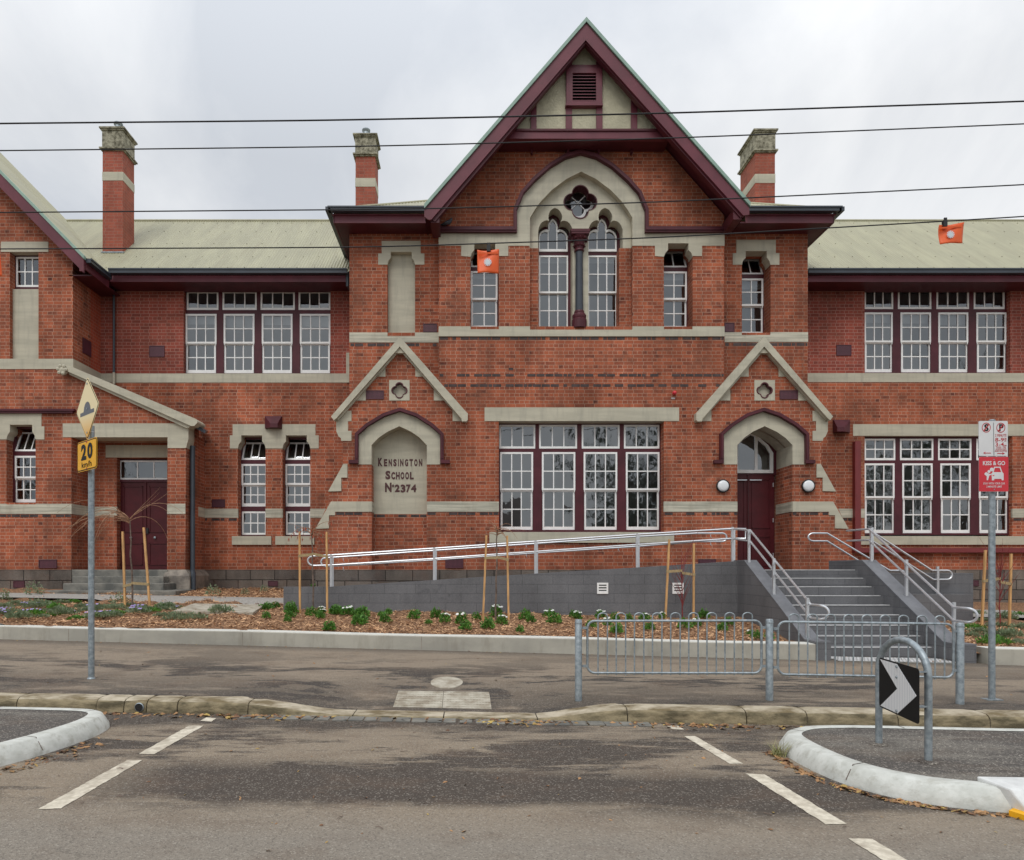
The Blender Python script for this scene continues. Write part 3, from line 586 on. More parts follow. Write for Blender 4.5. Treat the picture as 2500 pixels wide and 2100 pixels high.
merge_text([('N', (940, 1178.5, 956, 1201.5)), ('o', (957, 1183, 962.5, 1190)), ('2', (964, 1183, 976, 1201.5)), ('3', (978, 1183, 990, 1202.5)), ('7', (991.5, 1183, 1002.5, 1202.5)), ('4', (1003.5, 1183, 1016.5, 1201.5))], Dt, 'lettering', B, label='painted number No 2374', off=.05)

# ---- windows
def gpart(name, mt, par, fn):
    m = MB(); fn(m); return m.build(name, mt, par, recalc=False)
def ringquad(m, x0, y0, x1, y1, D, th, sx, st, sb):
    m.pbox(x0, y0, x1, y0+st, D, th); m.pbox(x0, y1-sb, x1, y1, D, th); m.pbox(x0, y0+st, x0+sx, y1-sb, D, th); m.pbox(x1-sx, y0+st, x1, y1-sb, D, th)
def sash(m, g, x0, y0, x1, y1, c, r, D, sx=4, st=4, sb=6, mw=2.6, th=.045, tilt=0, rnd=random):
    b0 = len(m.v); g0 = len(g.v)
    ringquad(m, x0, y0, x1, y1, D, th, sx, st, sb)
    ix0, ix1, iy0, iy1 = x0+sx, x1-sx, y0+st, y1-sb
    for i in range(1, c):
        x = ix0+(ix1-ix0)*i/c; m.pbox(x-mw/2, iy0, x+mw/2, iy1, D+.006, th-.012)
    for j in range(1, r):
        y = iy0+(iy1-iy0)*j/r; m.pbox(ix0, y-mw/2, ix1, y+mw/2, D+.0085, th-.02)
    for i in range(c):
        for j in range(r):
            a = P(ix0+(ix1-ix0)*i/c, iy0+(iy1-iy0)*(j+1)/r, D+.02); b = P(ix0+(ix1-ix0)*(i+1)/c, iy0+(iy1-iy0)*j/r, D+.02)
            t1, t2 = rnd.uniform(-.006, .006), rnd.uniform(-.005, .005)
            g.add([(a.x, a.y-t1, a.z), (b.x, b.y-t2, a.z), (b.x, b.y+t1, b.z), (a.x, a.y+t2, b.z)], [(0, 1, 2, 3)])
    if tilt:
        zb = P(0, y1, D).z; 
        for arr, s0 in ((m, b0), (g, g0)):
            for k in range(s0, len(arr.v)):
                v = arr.v[k]; d = v[2]-zb; arr.v[k] = (v[0], v[1]+d*math.sin(tilt), zb+d*math.cos(tilt))
def window(D, fr, lights, lab, blind=0, room=1.6, holes_extra=0):
    """fr: px rect of the maroon box frame at depth D; lights: (kind, x0, y0, x1, y1, cols, rows)"""
    holes = [rect(l[1]+.3, l[2]+.3, l[3]-.3, l[4]-.3) for l in lights if l[0] != 'low']
    lows = [l for l in lights if l[0] == 'low']; ups = [l for l in lights if l[0] == 'up']
    holes = []
    for l in lights:
        if l[0] == 'up':
            lo = min(lows, key=lambda q: abs(q[1]-l[1])); holes.append(rect(min(l[1], lo[1])+.3, l[2]+.3, max(l[3], lo[3])-.3, lo[4]-.3))
        elif l[0] != 'low': holes.append(rect(l[1]+.3, l[2]+.3, l[3]-.3, l[4]-.3))
    W = part('window', M['maroon'], B, lambda m: m.slab(rect(*fr), holes, D, .10), label=lab)
    rnd = random.Random(hash(lab) % 1000 if 0 else sum(map(ord, lab)))
    g = MB()
    for l in lights:
        k, x0, y0, x1, y1, c, r = l; m = MB()
        dd = {'up': -.012, 'low': .036, 'top': .0, 'open': .0, 'fix': 0}[k]
        sash(m, g, x0, y0, x1, y1, c, r, D+dd, sx=4.3, st=4.6 if k != 'low' else 5, sb={'up': 4.6, 'low': 8, 'top': 5.5, 'open': 5.5, 'fix': 5}[k], tilt=R(24) if k == 'open' else 0, rnd=rnd)
        if k == 'up':
            for xx in (x0+1.2, x1-2.6): m.pbox(xx, y1, xx+1.6, y1+4.5, D+dd, .035)
        m.build('sash', M['white'], W)
    g.build('panes', M['glass'], W, recalc=False)
    if blind:
        def bl(m):
            for l in ups: m.pbox(l[1]+2, l[2]+2, l[3]-2, l[2]+(l[4]-l[2])*blind*rnd.uniform(.6, 1.9), D+.16, .01)
        part('blind', M['blind'], W, bl)
    def rm(m):
        a = P(fr[0]-4, fr[3]+4, D+.1); b = P(fr[2]+4, fr[1]-4, D+.1); x0, x1, z0, z1, y0, y1 = a.x, b.x, a.z, b.z, D+.101, D+room
        v = [Vector(q) for q in ((x0,y0,z0),(x1,y0,z0),(x1,y1,z0),(x0,y1,z0),(x0,y0,z1),(x1,y0,z1),(x1,y1,z1),(x0,y1,z1))]
        m.add(v, [(0,1,2,3),(4,7,6,5),(1,5,6,2),(2,6,7,3),(3,7,4,0)])
    part('room_interior', M['room'], W, rm)
    return W
def four(D, fr, sx, tx, yt, ys, lab, toprows=1, kinds='top', **kw):
    L_ = []
    for (a, b), (c, d) in zip(sx, tx):
        L_.append((kinds, c, yt[0], d, yt[1], 3, toprows)); L_.append(('up', a, ys[0], b, ys[1], 3, 2)); L_.append(('low', a+1.5, ys[1]-1, b-1.5, ys[2], 3, 2))
    return window(D, fr, L_, lab, **kw)
four(DC+.29, (1205, 1022, 1619, 1306), [(1221, 1301.5), (1323, 1404.5), (1425, 1507), (1528, 1610)], [(1219, 1307), (1316, 1409), (1420, 1513), (1523, 1610)], (1037, 1095.5), (1104, 1197, 1294), 'four light window of the centre ground floor')
four(DW+.13, (440, 699, 812, 919), [(453, 528.5), (546, 621), (639, 714), (732, 806.8)], [(455.6, 533.6), (543, 627), (636, 720), (728.6, 806.8)], (711, 757), (766.5, 839, 911.5), 'four light upper window of the left wing', blind=.25)
four(DW+.13, (2100, 697, 2464, 917), [(2110, 2179.5), (2198.7, 2273), (2291, 2364), (2384, 2457)], [(2110, 2181), (2192, 2274), (2286, 2366), (2377, 2453)], (706, 755), (763, 836, 909.5), 'four light upper window of the right wing', blind=.22)
four(DW+.13, (2100, 1058, 2470, 1306), [(2110, 2184), (2203, 2277), (2296, 2370), (2390, 2461)], [(2110, 2186), (2197, 2279), (2290, 2372), (2383.5, 2461)], (1071, 1124), (1131.5, 1216, 1302), 'four light ground window of the right wing', toprows=2)
def narrow(D, x0, x1, fr, yt, ys, lab, c=2, open_=True, extra=None, blind=0):
    L_ = [('open' if open_ else 'top', x0, yt[0], x1, yt[1], c, 1), ('up', x0, ys[0], x1, ys[1], c, 2), ('low', x0+1, ys[1]-1, x1-1, ys[2], c, 2)]
    if extra: L_.append(('fix', x0+1, extra[0], x1-1, extra[1], c, 2))
    window(D, fr, L_, lab, blind=blind, room=1.0)
narrow(DC+.40, 1149.5, 1214.5, (1140, 590, 1222, 812), (603, 652.5), (662, 732, 803), 'narrow sash window left of the great arch', blind=.3)
narrow(DC+.40, 1614, 1677, (1606, 590, 1690, 812), (600, 653), (663, 732, 804), 'narrow sash window right of the great arch', blind=.3)
narrow(DS+.40, 1805, 1863.5, (1797, 608, 1876, 826), (620, 670), (680, 747, 818), 'narrow sash window of the right side bay', blind=.3)
narrow(DW+.26, 589.5, 652, (580, 1055, 660, 1312), (1072, 1123), (1133, 1184, 1237), 'left window of the pair beside the porch', c=3, extra=(1248.6, 1306))
narrow(DW+.26, 697, 760, (690, 1055, 768, 1312), (1072, 1123), (1133, 1184, 1237), 'right window of the pair beside the porch', c=3, extra=(1248.6, 1306))
narrow(DL+.25, 36, 96, (22, 1030, 104, 1236), (1046, 1102), (1113, 1168, 1227), 'sash window at the far left of the ground floor', c=3)
window(DL+.20, (24, 606, 110, 712), [('fix', 39, 627, 101, 701, 3, 2)], 'small six pane window under the left gable', room=1.0)
# the two lights of the great arch
Dg = DC+.16+.31
for dx, lab in ((0, 'left light of the great arch'), (119.5, 'right light of the great arch')):
    x0, x1 = 1315.5+dx, 1386.8+dx
    W = part('window', M['maroon'], B, lambda m: m.slab([(x0-14, 812), (x0-14, 500), (x1+8, 500), (x1+8, 812)], [rect(x0+.3, 622.5, x1-.3, 804.5), rect(x0+.3, 560, x1-.3, 613.8), [(x0+17, 560), (x0+17, 528), (x0+33, 505), (x0+50, 528), (x0+50, 560)][::-1]][:2] , Dg+.02, .1), label=lab)
    g = MB(); 
    for (ya, yb, k) in ((624, 716, 'up'), (715, 804.5, 'low')):
        m = MB(); sash(m, g, x0, ya, x1, yb, 3, 2, Dg-.01 if k == 'up' else Dg+.04, sx=3.6, st=4, sb=4.6 if k == 'up' else 6); m.build('sash', M['white'], W)
    zx = lambda x, y: (ze(x, y)[0]+dx, ze(x, y)[1])
    o = [zx(*q) for q in [(158, 856), (158, 690), (168, 660), (190, 637), (218, 622), (245, 618), (264, 628), (258, 600), (262, 565), (275, 535), (290, 516), (305, 505), (322, 516), (340, 535), (354, 565), (362, 600), (356, 628), (378, 616), (405, 622), (430, 638), (452, 662), (467, 695), (467, 856)]]
    i = [zx(*q) for q in [(168, 830), (168, 700), (176, 676), (196, 655), (222, 645), (246, 650), (258, 645)] + [(272, 640), (272, 575), (284, 550), (305, 528), (328, 550), (341, 575), (343, 640)] + [(360, 650), (385, 640), (404, 645), (428, 660), (444, 685), (451, 710), (451, 830)]]
    m = MB(); m.slab(o, [i], Dg-.01, .05); m.pbox(zx(252, 0)[0], zx(0, 630)[1], zx(261, 0)[0], zx(0, 831)[1], Dg-.004, .03); m.pbox(zx(347, 0)[0], zx(0, 630)[1], zx(356, 0)[0], zx(0, 831)[1], Dg-.004, .03)
    m.build('sash', M['white'], W)
    xs3 = [zx(160, 0)[0], zx(256, 0)[0], zx(352, 0)[0], zx(466, 0)[0]]
    for k in range(3):
        a = P(xs3[k], zx(0, 845)[1], Dg+.012); b = P(xs3[k+1], zx(0, 500 if k == 1 else 618)[1], Dg+.012); t = random.uniform(-.004, .004); g.add([(a.x, a.y-t, a.z), (b.x, b.y+t, a.z), (b.x, b.y+t, b.z), (a.x, a.y-t, b.z)], [(0, 1, 2, 3)])
    g.build('panes', M['glass'], W, recalc=False)
    part('blind', M['blind'], W, lambda m: m.pbox(x0+2, 626, x1-2, 643, Dg+.17, .01))
    def rm(m):
        a = P(x0-10, 812, Dg+.12); b = P(x1+6, 500, Dg+.12); v = [Vector(q) for q in ((a.x,a.y,a.z),(b.x,a.y,a.z),(b.x,a.y+1,a.z),(a.x,a.y+1,a.z),(a.x,a.y,b.z),(b.x,a.y,b.z),(b.x,a.y+1,b.z),(a.x,a.y+1,b.z))]
        m.add(v, [(0,1,2,3),(4,7,6,5),(1,5,6,2),(2,6,7,3),(3,7,4,0)])
    part('room_interior', M['room'], W, rm)
# quatrefoil light
W = part('window', M['white'], B, lambda m: (m.slab(quatre(1410.5, 496, 21, 19), [quatre(1410.5, 496, 15.5, 17)], Dg, .04), m.bar(P(1395, 511, Dg+.01), P(1426, 481, Dg+.01), .022, .02, (0, 1, 0)), m.bar(P(1395, 481, Dg+.01), P(1426, 511, Dg+.01), .022, .02, (0, 1, 0))), label='quatrefoil light of the great arch')
gpart('panes', M['glass'], W, lambda m: m.quad(P(1365, 545, Dg+.02), P(1460, 545, Dg+.02), P(1460, 450, Dg+.02), P(1365, 450, Dg+.02)))
part('room_interior', M['room'], W, lambda m: (m.pbox(1340, 420, 1485, 560, Dg+.5, .05), m.pbox(1340, 420, 1485, 424, Dg+.02, .5)))
# central column
def colm(m):
    c = P(1414, 0, DC+.10); zt, zb_ = P(0, 612, c.y).z, P(0, 762, c.y).z
    m.lathe([(.098, zb_), (.096, zb_+.3), (.090, zt)], (c.x, c.y, 0), 20)
part('column', M['gutter'], B, colm, smooth=True)
def colb(m):
    c = P(1414, 0, DC+.10); z = lambda y: P(0, y, c.y).z
    m.lathe([(.185, z(803)), (.185, z(785)), (.185, z(783)), (.16, z(780)), (.17, z(776)), (.172, z(772)), (.15, z(768)), (.12, z(767)), (.125, z(763)), (.115, z(760)), (.098, z(759))], (c.x, c.y, 0), 16)
part('column_base', M['maroon'], B, colb)
def colc(m):
    c = P(1414, 0, DC+.10); z = lambda y: P(0, y, c.y).z
    m.lathe([(.095, z(616)), (.125, z(614)), (.12, z(611)), (.10, z(609)), (.11, z(598)), (.15, z(588)), (.19, z(582)), (.20, z(580))], (c.x, c.y, 0), 16)
    h = .235; m.box(c.x-h, c.x+h, c.y-.2, c.y+.2, z(574), z(568)); m.box(c.x-h+.02, c.x+h-.02, c.y-.19, c.y+.2, z(579), z(574))
    for k in range(10):
        a = 2*math.pi*k/10; 
        for (zz, rr, s) in ((z(602), .125, .03), (z(587), .185, .035)):
            q = (c.x+rr*math.cos(a+(.3 if zz > z(595) else 0)), c.y+rr*math.sin(a+(.3 if zz > z(595) else 0)), zz); m.lathe([(.005, -s), (s, -s*.4), (s*1.1, s*.3), (.005, s)], q, 6)
part('column_capital', M['maroon'], B, colc, smooth=True)
stone('column_plinth', lambda m: m.pbox(1394, 566.5, 1436, 569, DC+.0, .3), 'thin stone block over the capital')
# ---- doors
def door(D, x0, x1, y0, y1, mid, lab, knobs, panels):
    W = part('door', M['maroon_door'], B, lambda m: m.pbox(x0, y0, x1, y1, D, .06), label=lab)
    def pn(m):
        for (a, b, c, d) in panels:
            for (q0, q1, q2, q3) in ((a, c, b, c+2), (a, d-2, b, d), (a, c, a+2, d), (b-2, c, b, d)): m.pbox(q0, q1, q2, q3, D-.018, .02)
        m.pbox(mid-1, y0, mid+1, y1, D-.025, .03)
    part('panelling', M['maroon_door'], W, pn)
    part('gap', M['black'], W, lambda m: m.pbox(mid+1.2, y0, mid+1.8, y1, D-.002, .01))
    if knobs: part('knob', M['galv'], W, lambda m: [m.lathe([(.012, .03), (.012, 0), (.03, -.02), (.032, -.04), (.005, -.055)], P(x, y, D), 10, 'y') for x, y in knobs], smooth=True)
    return W
Dd = D3+.2
d1 = door(Dd, 291, 420, 1176, 1391, 356, 'maroon panelled double door of the left porch', [(321, 1313), (379, 1313)], [(301, 348, 1187, 1300), (301, 348, 1326, 1380), (364, 412, 1187, 1300), (364, 412, 1326, 1380)])
part('letter_plate', M['black'], d1, lambda m: m.pbox(356.5, 1289, 362, 1303, Dd-.03, .03))
part('door_frame', M['maroon'], B, lambda m: m.slab([(284, 1391), (284, 1118), (425, 1118), (425, 1391), (420, 1391), (420, 1176.5), (420, 1176.5), (291, 1176.5), (291, 1391)], [rect(293, 1124, 418, 1171)], Dd-.04, .08), label='maroon frame of the left porch door')
W = window(Dd-.02, (286, 1119, 422, 1174), [('fix', 291, 1123.5, 420, 1172, 3, 1)], 'three pane transom over the left porch door', room=1.0)
# entrance door
d2 = door(DD, 1786, 1890, 1159, 1391, 1826, 'tall maroon panelled double door of the main entrance', [], [(1835, 1880, 1170, 1290), (1835, 1880, 1310, 1382), (1800, 1818, 1170, 1290), (1800, 1818, 1310, 1382)])
part('closer', M['alu'], d2, lambda m: (m.pbox(1796, 1171, 1824, 1173, DD-.07, .03), m.pbox(1831, 1171, 1860, 1173, DD-.07, .03)))
part('hinge', M['alu'], d2, lambda m: [m.pbox(1887, y, 1889, y+10, DD-.03, .03) for y in (1179, 1265, 1350)])
zD = lambda x, y: (x, y)
fan_o = [(1786, 1157), (1786, 1092), (1800, 1074), (1833, 1050), (1855, 1064), (1878, 1084), (1890, 1104), (1890, 1157)]
part('door_frame', M['maroon'], B, lambda m: m.slab([(1770, 1160), (1770, 1020), (1905, 1020), (1905, 1160)], [[(1788, 1156), (1788, 1094), (1802, 1078), (1833, 1056), (1853, 1068), (1876, 1088), (1887, 1106), (1887, 1156)]], DD+.0, .08), label='maroon frame of the entrance fanlight')
W = part('window', M['white'], B, lambda m: (m.slab([(1787, 1155), (1787, 1094), (1802, 1077), (1833, 1055), (1853, 1067), (1876, 1087), (1888, 1106), (1888, 1155)], [[(1802, 1147), (1802, 1086), (1818, 1072), (1833, 1062), (1843, 1066), (1843, 1147)], [(1850, 1147), (1850, 1074), (1870, 1090), (1880, 1108), (1880, 1147)]], DD-.015, .05),), label='arched white fanlight over the entrance door')
gpart('panes', M['glass'], W, lambda m: (m.quad(P(1800, 1150, DD+.01), P(1845, 1150, DD+.01), P(1845, 1060, DD+.013), P(1800, 1060, DD+.013)), m.quad(P(1848, 1150, DD+.013), P(1884, 1150, DD+.01), P(1884, 1065, DD+.01), P(1848, 1065, DD+.01))))
part('room_interior', M['room'], W, lambda m: (m.pbox(1770, 1020, 1900, 1165, DD+1.2, .05), m.pbox(1780, 1165, 1900, 1170, DD+.1, 1.1)))
part('threshold', M['ramp_cap'], B, lambda m: m.pbox(1790, 1391.5, 1945, 1420, DC-.04, 1.2))

# ---- gable of the centre
Z = lambda y, D: (HY-y)*D/F+EYE
PK, FL, FR = P(1431, 46, 15.9), P(1036, 501, 15.9), P(1830, 496, 15.9)
YB = 22.5
def gable(m, lo, hi, y0, y1, side):
    """sloping slab under the roof line between vertical offsets lo..hi"""
    foot = FL if side < 0 else FR
    a = Vector((PK.x, 0, PK.z)); b = Vector((foot.x, 0, foot.z))
    m.hexa([Vector((b.x, y0, b.z+lo)), Vector((a.x, y0, a.z+lo)), Vector((a.x, y1, a.z+lo)), Vector((b.x, y1, b.z+lo)), Vector((b.x, y0, b.z+hi)), Vector((a.x, y0, a.z+hi)), Vector((a.x, y1, a.z+hi)), Vector((b.x, y1, b.z+hi))])
RF = part('roof', M['roof'], B, lambda m: gable(m, -.10, -.004, 15.93, YB, -1), label='steep left slope of the central gable roof')
part('roof', M['roof'], B, lambda m: gable(m, -.10, -.004, 15.93, YB, 1), label='steep right slope of the central gable roof')
parts('verge', M['teal'], RF, [lambda m: gable(m, -.105, 0, 15.84, 15.95, -1), lambda m: gable(m, -.105, 0, 15.84, 15.95, 1)])
parts('soffit', M['maroon'], RF, [lambda m: gable(m, -.17, -.106, 15.93, 17.0, -1), lambda m: gable(m, -.17, -.106, 15.93, 17.0, 1)])
part('bargeboard', M['maroon_fascia'], RF, lambda m: m.slab([(1036, 512), (1431, 56), (1829.5, 507), (1829.5, 524), (1815, 526), (1430, 98), (1053, 536), (1046, 536), (1036, 529)], [], 15.88, .05))
part('bargeboard', M['maroon'], RF, lambda m: m.slab([(1046, 530), (1430, 92), (1822, 522), (1808, 531), (1430, 106), (1062, 541)], [], 15.93, .14), label='inner moulding of the bargeboard')
def purlin(m):
    for x, y, d in ((1062, 528, 0), (1803, 520, 1)):
        a = P(x, y, 15.9); m.box(a.x-.1, a.x+.1, 15.96, 16.7, a.z-.12, a.z+.12)
part_lr('purlin_end', M['maroon'], RF, purlin, (None, None))
Di = 16.25
GI = part('gable_infill', M['render'], B, lambda m: m.slab([(1425, 92), (1212, 335), (1638, 335)], [], Di, .06), label='cream roughcast gable panel')
def frm(m):
    m.pbox(1208, 318, 1646, 338.5, Di-.09, .12)
    for a, b, t in ((1296, 1310, 232), (1541, 1556, 232), (1381.5, 1396.5, 150), (1456, 1471, 150)): m.pbox(a, t, b, 318, Di-.05, .06)
    m.pbox(1381.5, 158, 1471, 172, Di-.07, .08)
part('timber_frame', M['maroon_fascia'], GI, frm)
part('timber_frame', M['maroon'], GI, lambda m: (m.pbox(1205, 314, 1650, 319, Di-.12, .16), m.pbox(1220, 337.5, 1634, 341, Di-.05, .5)), label='beam mouldings and soffit under the gable panel')
LV = part('louvre', M['maroon_fascia'], GI, lambda m: (m.slab(rect(1383, 165, 1470, 255), [rect(1398, 178, 1455.5, 247)], Di-.10, .12), m.pbox(1381, 252, 1472, 257, Di-.13, .14)))
part('louvre_opening', M['black'], LV, lambda m: m.pbox(1397, 177, 1457, 248, Di-.008, .005))
def slats(m):
    for k in range(9):
        y = 182+k*7.6; a = P(1398, y, Di-.09); b = P(1455.5, y, Di-.09); m.hexa([Vector((a.x, Di-.085, a.z-.03)), Vector((b.x, Di-.085, a.z-.03)), Vector((b.x, Di-.02, a.z+.02)), Vector((a.x, Di-.02, a.z+.02)), Vector((a.x, Di-.085, a.z-.012)), Vector((b.x, Di-.085, a.z-.012)), Vector((b.x, Di-.02, a.z+.035)), Vector((a.x, Di-.02, a.z+.035))])
part('slat', M['maroon_fascia'], LV, slats)
for x in (1299, 1387, 1462, 1543):
    part('bracket', M['maroon'], B, lambda m: (m.slab([(x-2.5, 341), (x+2.5, 341), (x+2.5, 372), (x, 375), (x-2.5, 372)], [], DC-.1, .1), m.hexa([P(x-2, 352, DC-.1), P(x+2, 352, DC-.1), P(x+2, 365, DC-.08), P(x-2, 365, DC-.08), P(x-2, 339, Di), P(x+2, 339, Di), P(x+2, 345, Di), P(x-2, 345, Di)])))
# ---- corrugated sheets
def corr(m, O, U, V, vf, n_u, pitch=.076, amp=.009, seg=4):
    """O origin, U along the eave, V up the slope, vf(u)->(v0, v1)"""
    Uh, Vh = U.normalized(), V.normalized(); Nn = Uh.cross(Vh).normalized(); 
    if Nn.z < 0: Nn = -Nn
    ln = U.length; k = int(ln/pitch*seg); b = len(m.v); cnt = 0
    for i in range(k+1):
        u = ln*i/k; v0, v1 = vf(u); h = amp*math.cos(2*math.pi*u/pitch)
        for v in (v0, v1): m.v.append(tuple(O+Uh*u+Vh*v+Nn*h))
    for i in range(k): m.f.append([b+2*i, b+2*i+2, b+2*i+3, b+2*i+1]); m.mi.append(0)
def screws(m, O, U, V, vs, du=.46):
    Uh, Vh = U.normalized(), V.normalized(); Nn = Uh.cross(Vh).normalized(); Nn = Nn if Nn.z > 0 else -Nn
    u = .2
    while u < U.length:
        for v in vs:
            q = O+Uh*(u+random.uniform(-.02, .02))+Vh*v+Nn*.014; s = .008; m.box(q.x-s, q.x+s, q.y-s, q.y+s, q.z-s, q.z+s)
        u += du
ye, ze_ = 17.98, Z(663, 17.98)
yr = 21.4; zr_ = Z(539.5, yr)
Vw = Vector((0, yr-ye, zr_-ze_)); LW = Vw.length
for (x0, x1, lab) in ((-9.9, -2.6, 'cream corrugated roof of the left wing'), (8.0, 29, 'cream corrugated roof of the right wing')):
    O = Vector((x0, ye, ze_)); U = Vector((x1-x0, 0, 0))
    vf = (lambda u: (0, LW)) if x0 > 0 else (lambda u: (0, LW))
    RW = part('roof', M['roof'], B, lambda m: corr(m, O, U, Vw, vf, 0), label=lab, smooth=False)
    part('roof_screws', M['cap'], RW, lambda m: screws(m, O, U, Vw, [LW*t for t in (.06, .25, .5, .75, .94)]))
    part('ridge_cap', M['roof'], RW, lambda m: m.tube([(x0-(4 if x0 < 0 else 0), yr, zr_+.0), (x1, yr, zr_+.0)], .05, 8))
    part('roof_back', M['roof'], RW, lambda m: m.quad(Vector((x0-6, yr, zr_-.02)), Vector((x1, yr, zr_-.02)), Vector((x1, yr+5, zr_-4.4)), Vector((x0-6, yr+5, zr_-4.4))))
# extend the left wing roof behind the left block
O = Vector((-16, ye, ze_)); part('roof', M['roof'], B, lambda m: corr(m, O, Vector((6.1, 0, 0)), Vw, lambda u: (LW*min(1, max(0, (6.1-u)/3.6)), LW), 0), label='roof sheet meeting the left gable in a valley')
# left block gable roof
XE = P(207, 0, 16.85).x; ZE = Z(627, 16.85); SL = 1.02
def lroof(m):
    O = Vector((XE, 16.87, ZE)); U = Vector((0, 21.6-16.87, 0)); V = Vector((-1, 0, SL)).normalized()
    corr(m, O, U, V*9, lambda u: (max(0, (u-(ye-16.87))*1.25*1.0) if u > ye-16.87 else 0, 9), 0)
RL = part('roof', M['roof'], B, lroof, label='roof slope of the left gabled block')
xL = -18
def lg(m, lo, hi, y0, y1, xa=XE):
    m.hexa([Vector((xL, y0, ZE+(XE-xL)*SL+lo)), Vector((xa, y0, ZE+(XE-xa)*SL+lo)), Vector((xa, y1, ZE+(XE-xa)*SL+lo)), Vector((xL, y1, ZE+(XE-xL)*SL+lo)),
            Vector((xL, y0, ZE+(XE-xL)*SL+hi)), Vector((xa, y0, ZE+(XE-xa)*SL+hi)), Vector((xa, y1, ZE+(XE-xa)*SL+hi)), Vector((xL, y1, ZE+(XE-xL)*SL+hi))])
part('verge', M['teal'], RL, lambda m: lg(m, -.07, .02, 16.80, 16.90))
part('bargeboard', M['maroon_fascia'], RL, lambda m: (lg(m, -.42, -.071, 16.83, 16.88, XE-.02), m.box(XE-.12, XE-.016, 16.826, 16.884, ZE-.36, ZE-.085)))
part('soffit', M['maroon'], RL, lambda m: lg(m, -.16, -.072, 16.89, 17.5, XE-.03))
# ---- hipped roof over the side bays
XA, XB, YE, ZS = P(799, 0, 16.5).x+.11, P(2053, 0, 16.5).x-.11, 16.5, Z(511, 16.5)
sl = .63
xg0, xg1 = P(1040, 0, 16.5).x, P(1822, 0, 16.5).x
def hip(m):
    V = Vector((0, 1, sl)); k = V.length; W_ = XB-XA; hw = 4.5
    corr(m, Vector((XA, YE, ZS)), Vector((xg0+.9-XA, 0, 0)), V, lambda u: (max(0, u-(xg0-XA))*k, k*min(u, hw)), 0); corr(m, Vector((xg1-.9, YE, ZS)), Vector((XB-xg1+.9, 0, 0)), V, lambda u: (0 if u > .9 else k*(.9-u)*1.0, k*min(XB-xg1+.9-u, hw)), 0)
    corr(m, Vector((XA, YE, ZS)), Vector((0, 9, 0)), Vector((1, 0, sl)), lambda u: (0, k*min(u, 9-u, hw)), 0)
    corr(m, Vector((XB, YE, ZS)), Vector((0, 9, 0)), Vector((-1, 0, sl)), lambda u: (0, k*min(u, 9-u, hw)), 0)
RH = part('roof', M['roof'], B, hip, label='low hipped roof behind the central gable')
part('hip_cap', M['roof'], RH, lambda m: m.tube([(XA, YE, ZS), (XA+4.5, YE+4.5, ZS+4.5*sl)], .04, 8))
part('hip_cap', M['roof'], RH, lambda m: m.tube([(XB, YE, ZS), (XB-4.5, YE+4.5, ZS+4.5*sl)], .04, 8))
def eaves(m):   # gutter: half round with a lip, front runs and the two side runs
    for a, b in (((XA, YE-.06), (xg0, YE-.06)), ((xg1, YE-.06), (XB, YE-.06))):
        m.box(a[0]-(.06 if a[0] == XA else 0), b[0]+(.06 if b[0] == XB else 0), YE-.13, YE-.01, ZS-.10, ZS); m.box(a[0]-(.075 if a[0] == XA else 0), b[0]+(.075 if b[0] == XB else 0), YE-.15, YE-.129, ZS-.03, ZS+.01)
    m.box(XA-.13, XA-.01, YE-.13, 24, ZS-.10, ZS-.001); m.box(XB+.01, XB+.13, YE-.13, 24, ZS-.10, ZS-.001)
part_lr('gutter', M['gutter'], B, eaves, ('slate gutter left of the central gable', 'slate gutter right of the central gable'))
def fasc(m):
    m.box(XA+.05, xg0, YE+.04, YE+.07, ZS-.31, ZS-.10); m.box(xg1, XB-.05, YE+.04, YE+.07, ZS-.31, ZS-.10)
    m.box(XA+.03, XA+.06, YE+.04, 24, ZS-.31, ZS-.10); m.box(XB-.06, XB-.03, YE+.04, 24, ZS-.31, ZS-.10)
    m.box(XA+.0, xg0, YE+.0, YE+.05, ZS-.14, ZS-.11); m.box(xg1, XB, YE+.0, YE+.05, ZS-.14, ZS-.11)
part_lr('fascia', M['maroon_fascia'], B, fasc, ('maroon fascia left of the central gable', 'maroon fascia right of the central gable'))
parts('soffit', M['maroon'], B, [lambda m: (m.box(XA+.06, xg0+.22, YE+.07, DS+.05, ZS-.30, ZS-.27), m.box(XA+.06, P(853, 0, DS).x+.02, DS+.05, 24, ZS-.30, ZS-.27)), lambda m: (m.box(xg1-.22, XB-.06, YE+.07, DS+.05, ZS-.30, ZS-.27), m.box(P(1972, 0, DS).x-.02, XB-.06, DS+.05, 24, ZS-.30, ZS-.27))])
# wing gutters
def wg(m):
    y0 = ye-.08
    m.box(-9.45, P(850, 0, 17.98).x, y0-.12, y0, ze_-.12, ze_-.01); m.box(-9.45, P(850, 0, 17.98).x, y0-.14, y0-.119, ze_-.04, ze_)
    m.box(XE, XE+.12, 16.9, y0-.0, ZE-.12, ZE-.02); m.box(XE+.119, XE+.14, 16.9, y0-.1, ZE-.05, ZE-.01)
    x0 = P(1965, 0, 17.98).x; m.box(x0, 29, y0-.12, y0, ze_-.12, ze_-.01); m.box(x0, 29, y0-.14, y0-.119, ze_-.04, ze_)
part_lr('gutter', M['gutter'], B, wg, ('slate gutter of the left wing', 'slate gutter of the right wing'))
def wf(m):
    m.box(-9.5, P(853, 0, 18).x, ye+.0, ye+.03, ze_-.27, ze_-.11); x0 = P(1965, 0, 18).x; m.box(x0, 29, ye, ye+.03, ze_-.27, ze_-.11)
    m.box(XE-.03, XE, 16.9, ye+.0, ZE-.30, ZE-.1)
part_lr('fascia', M['maroon_fascia'], B, wf, ('maroon fascia of the left wing', 'maroon fascia of the right wing'))
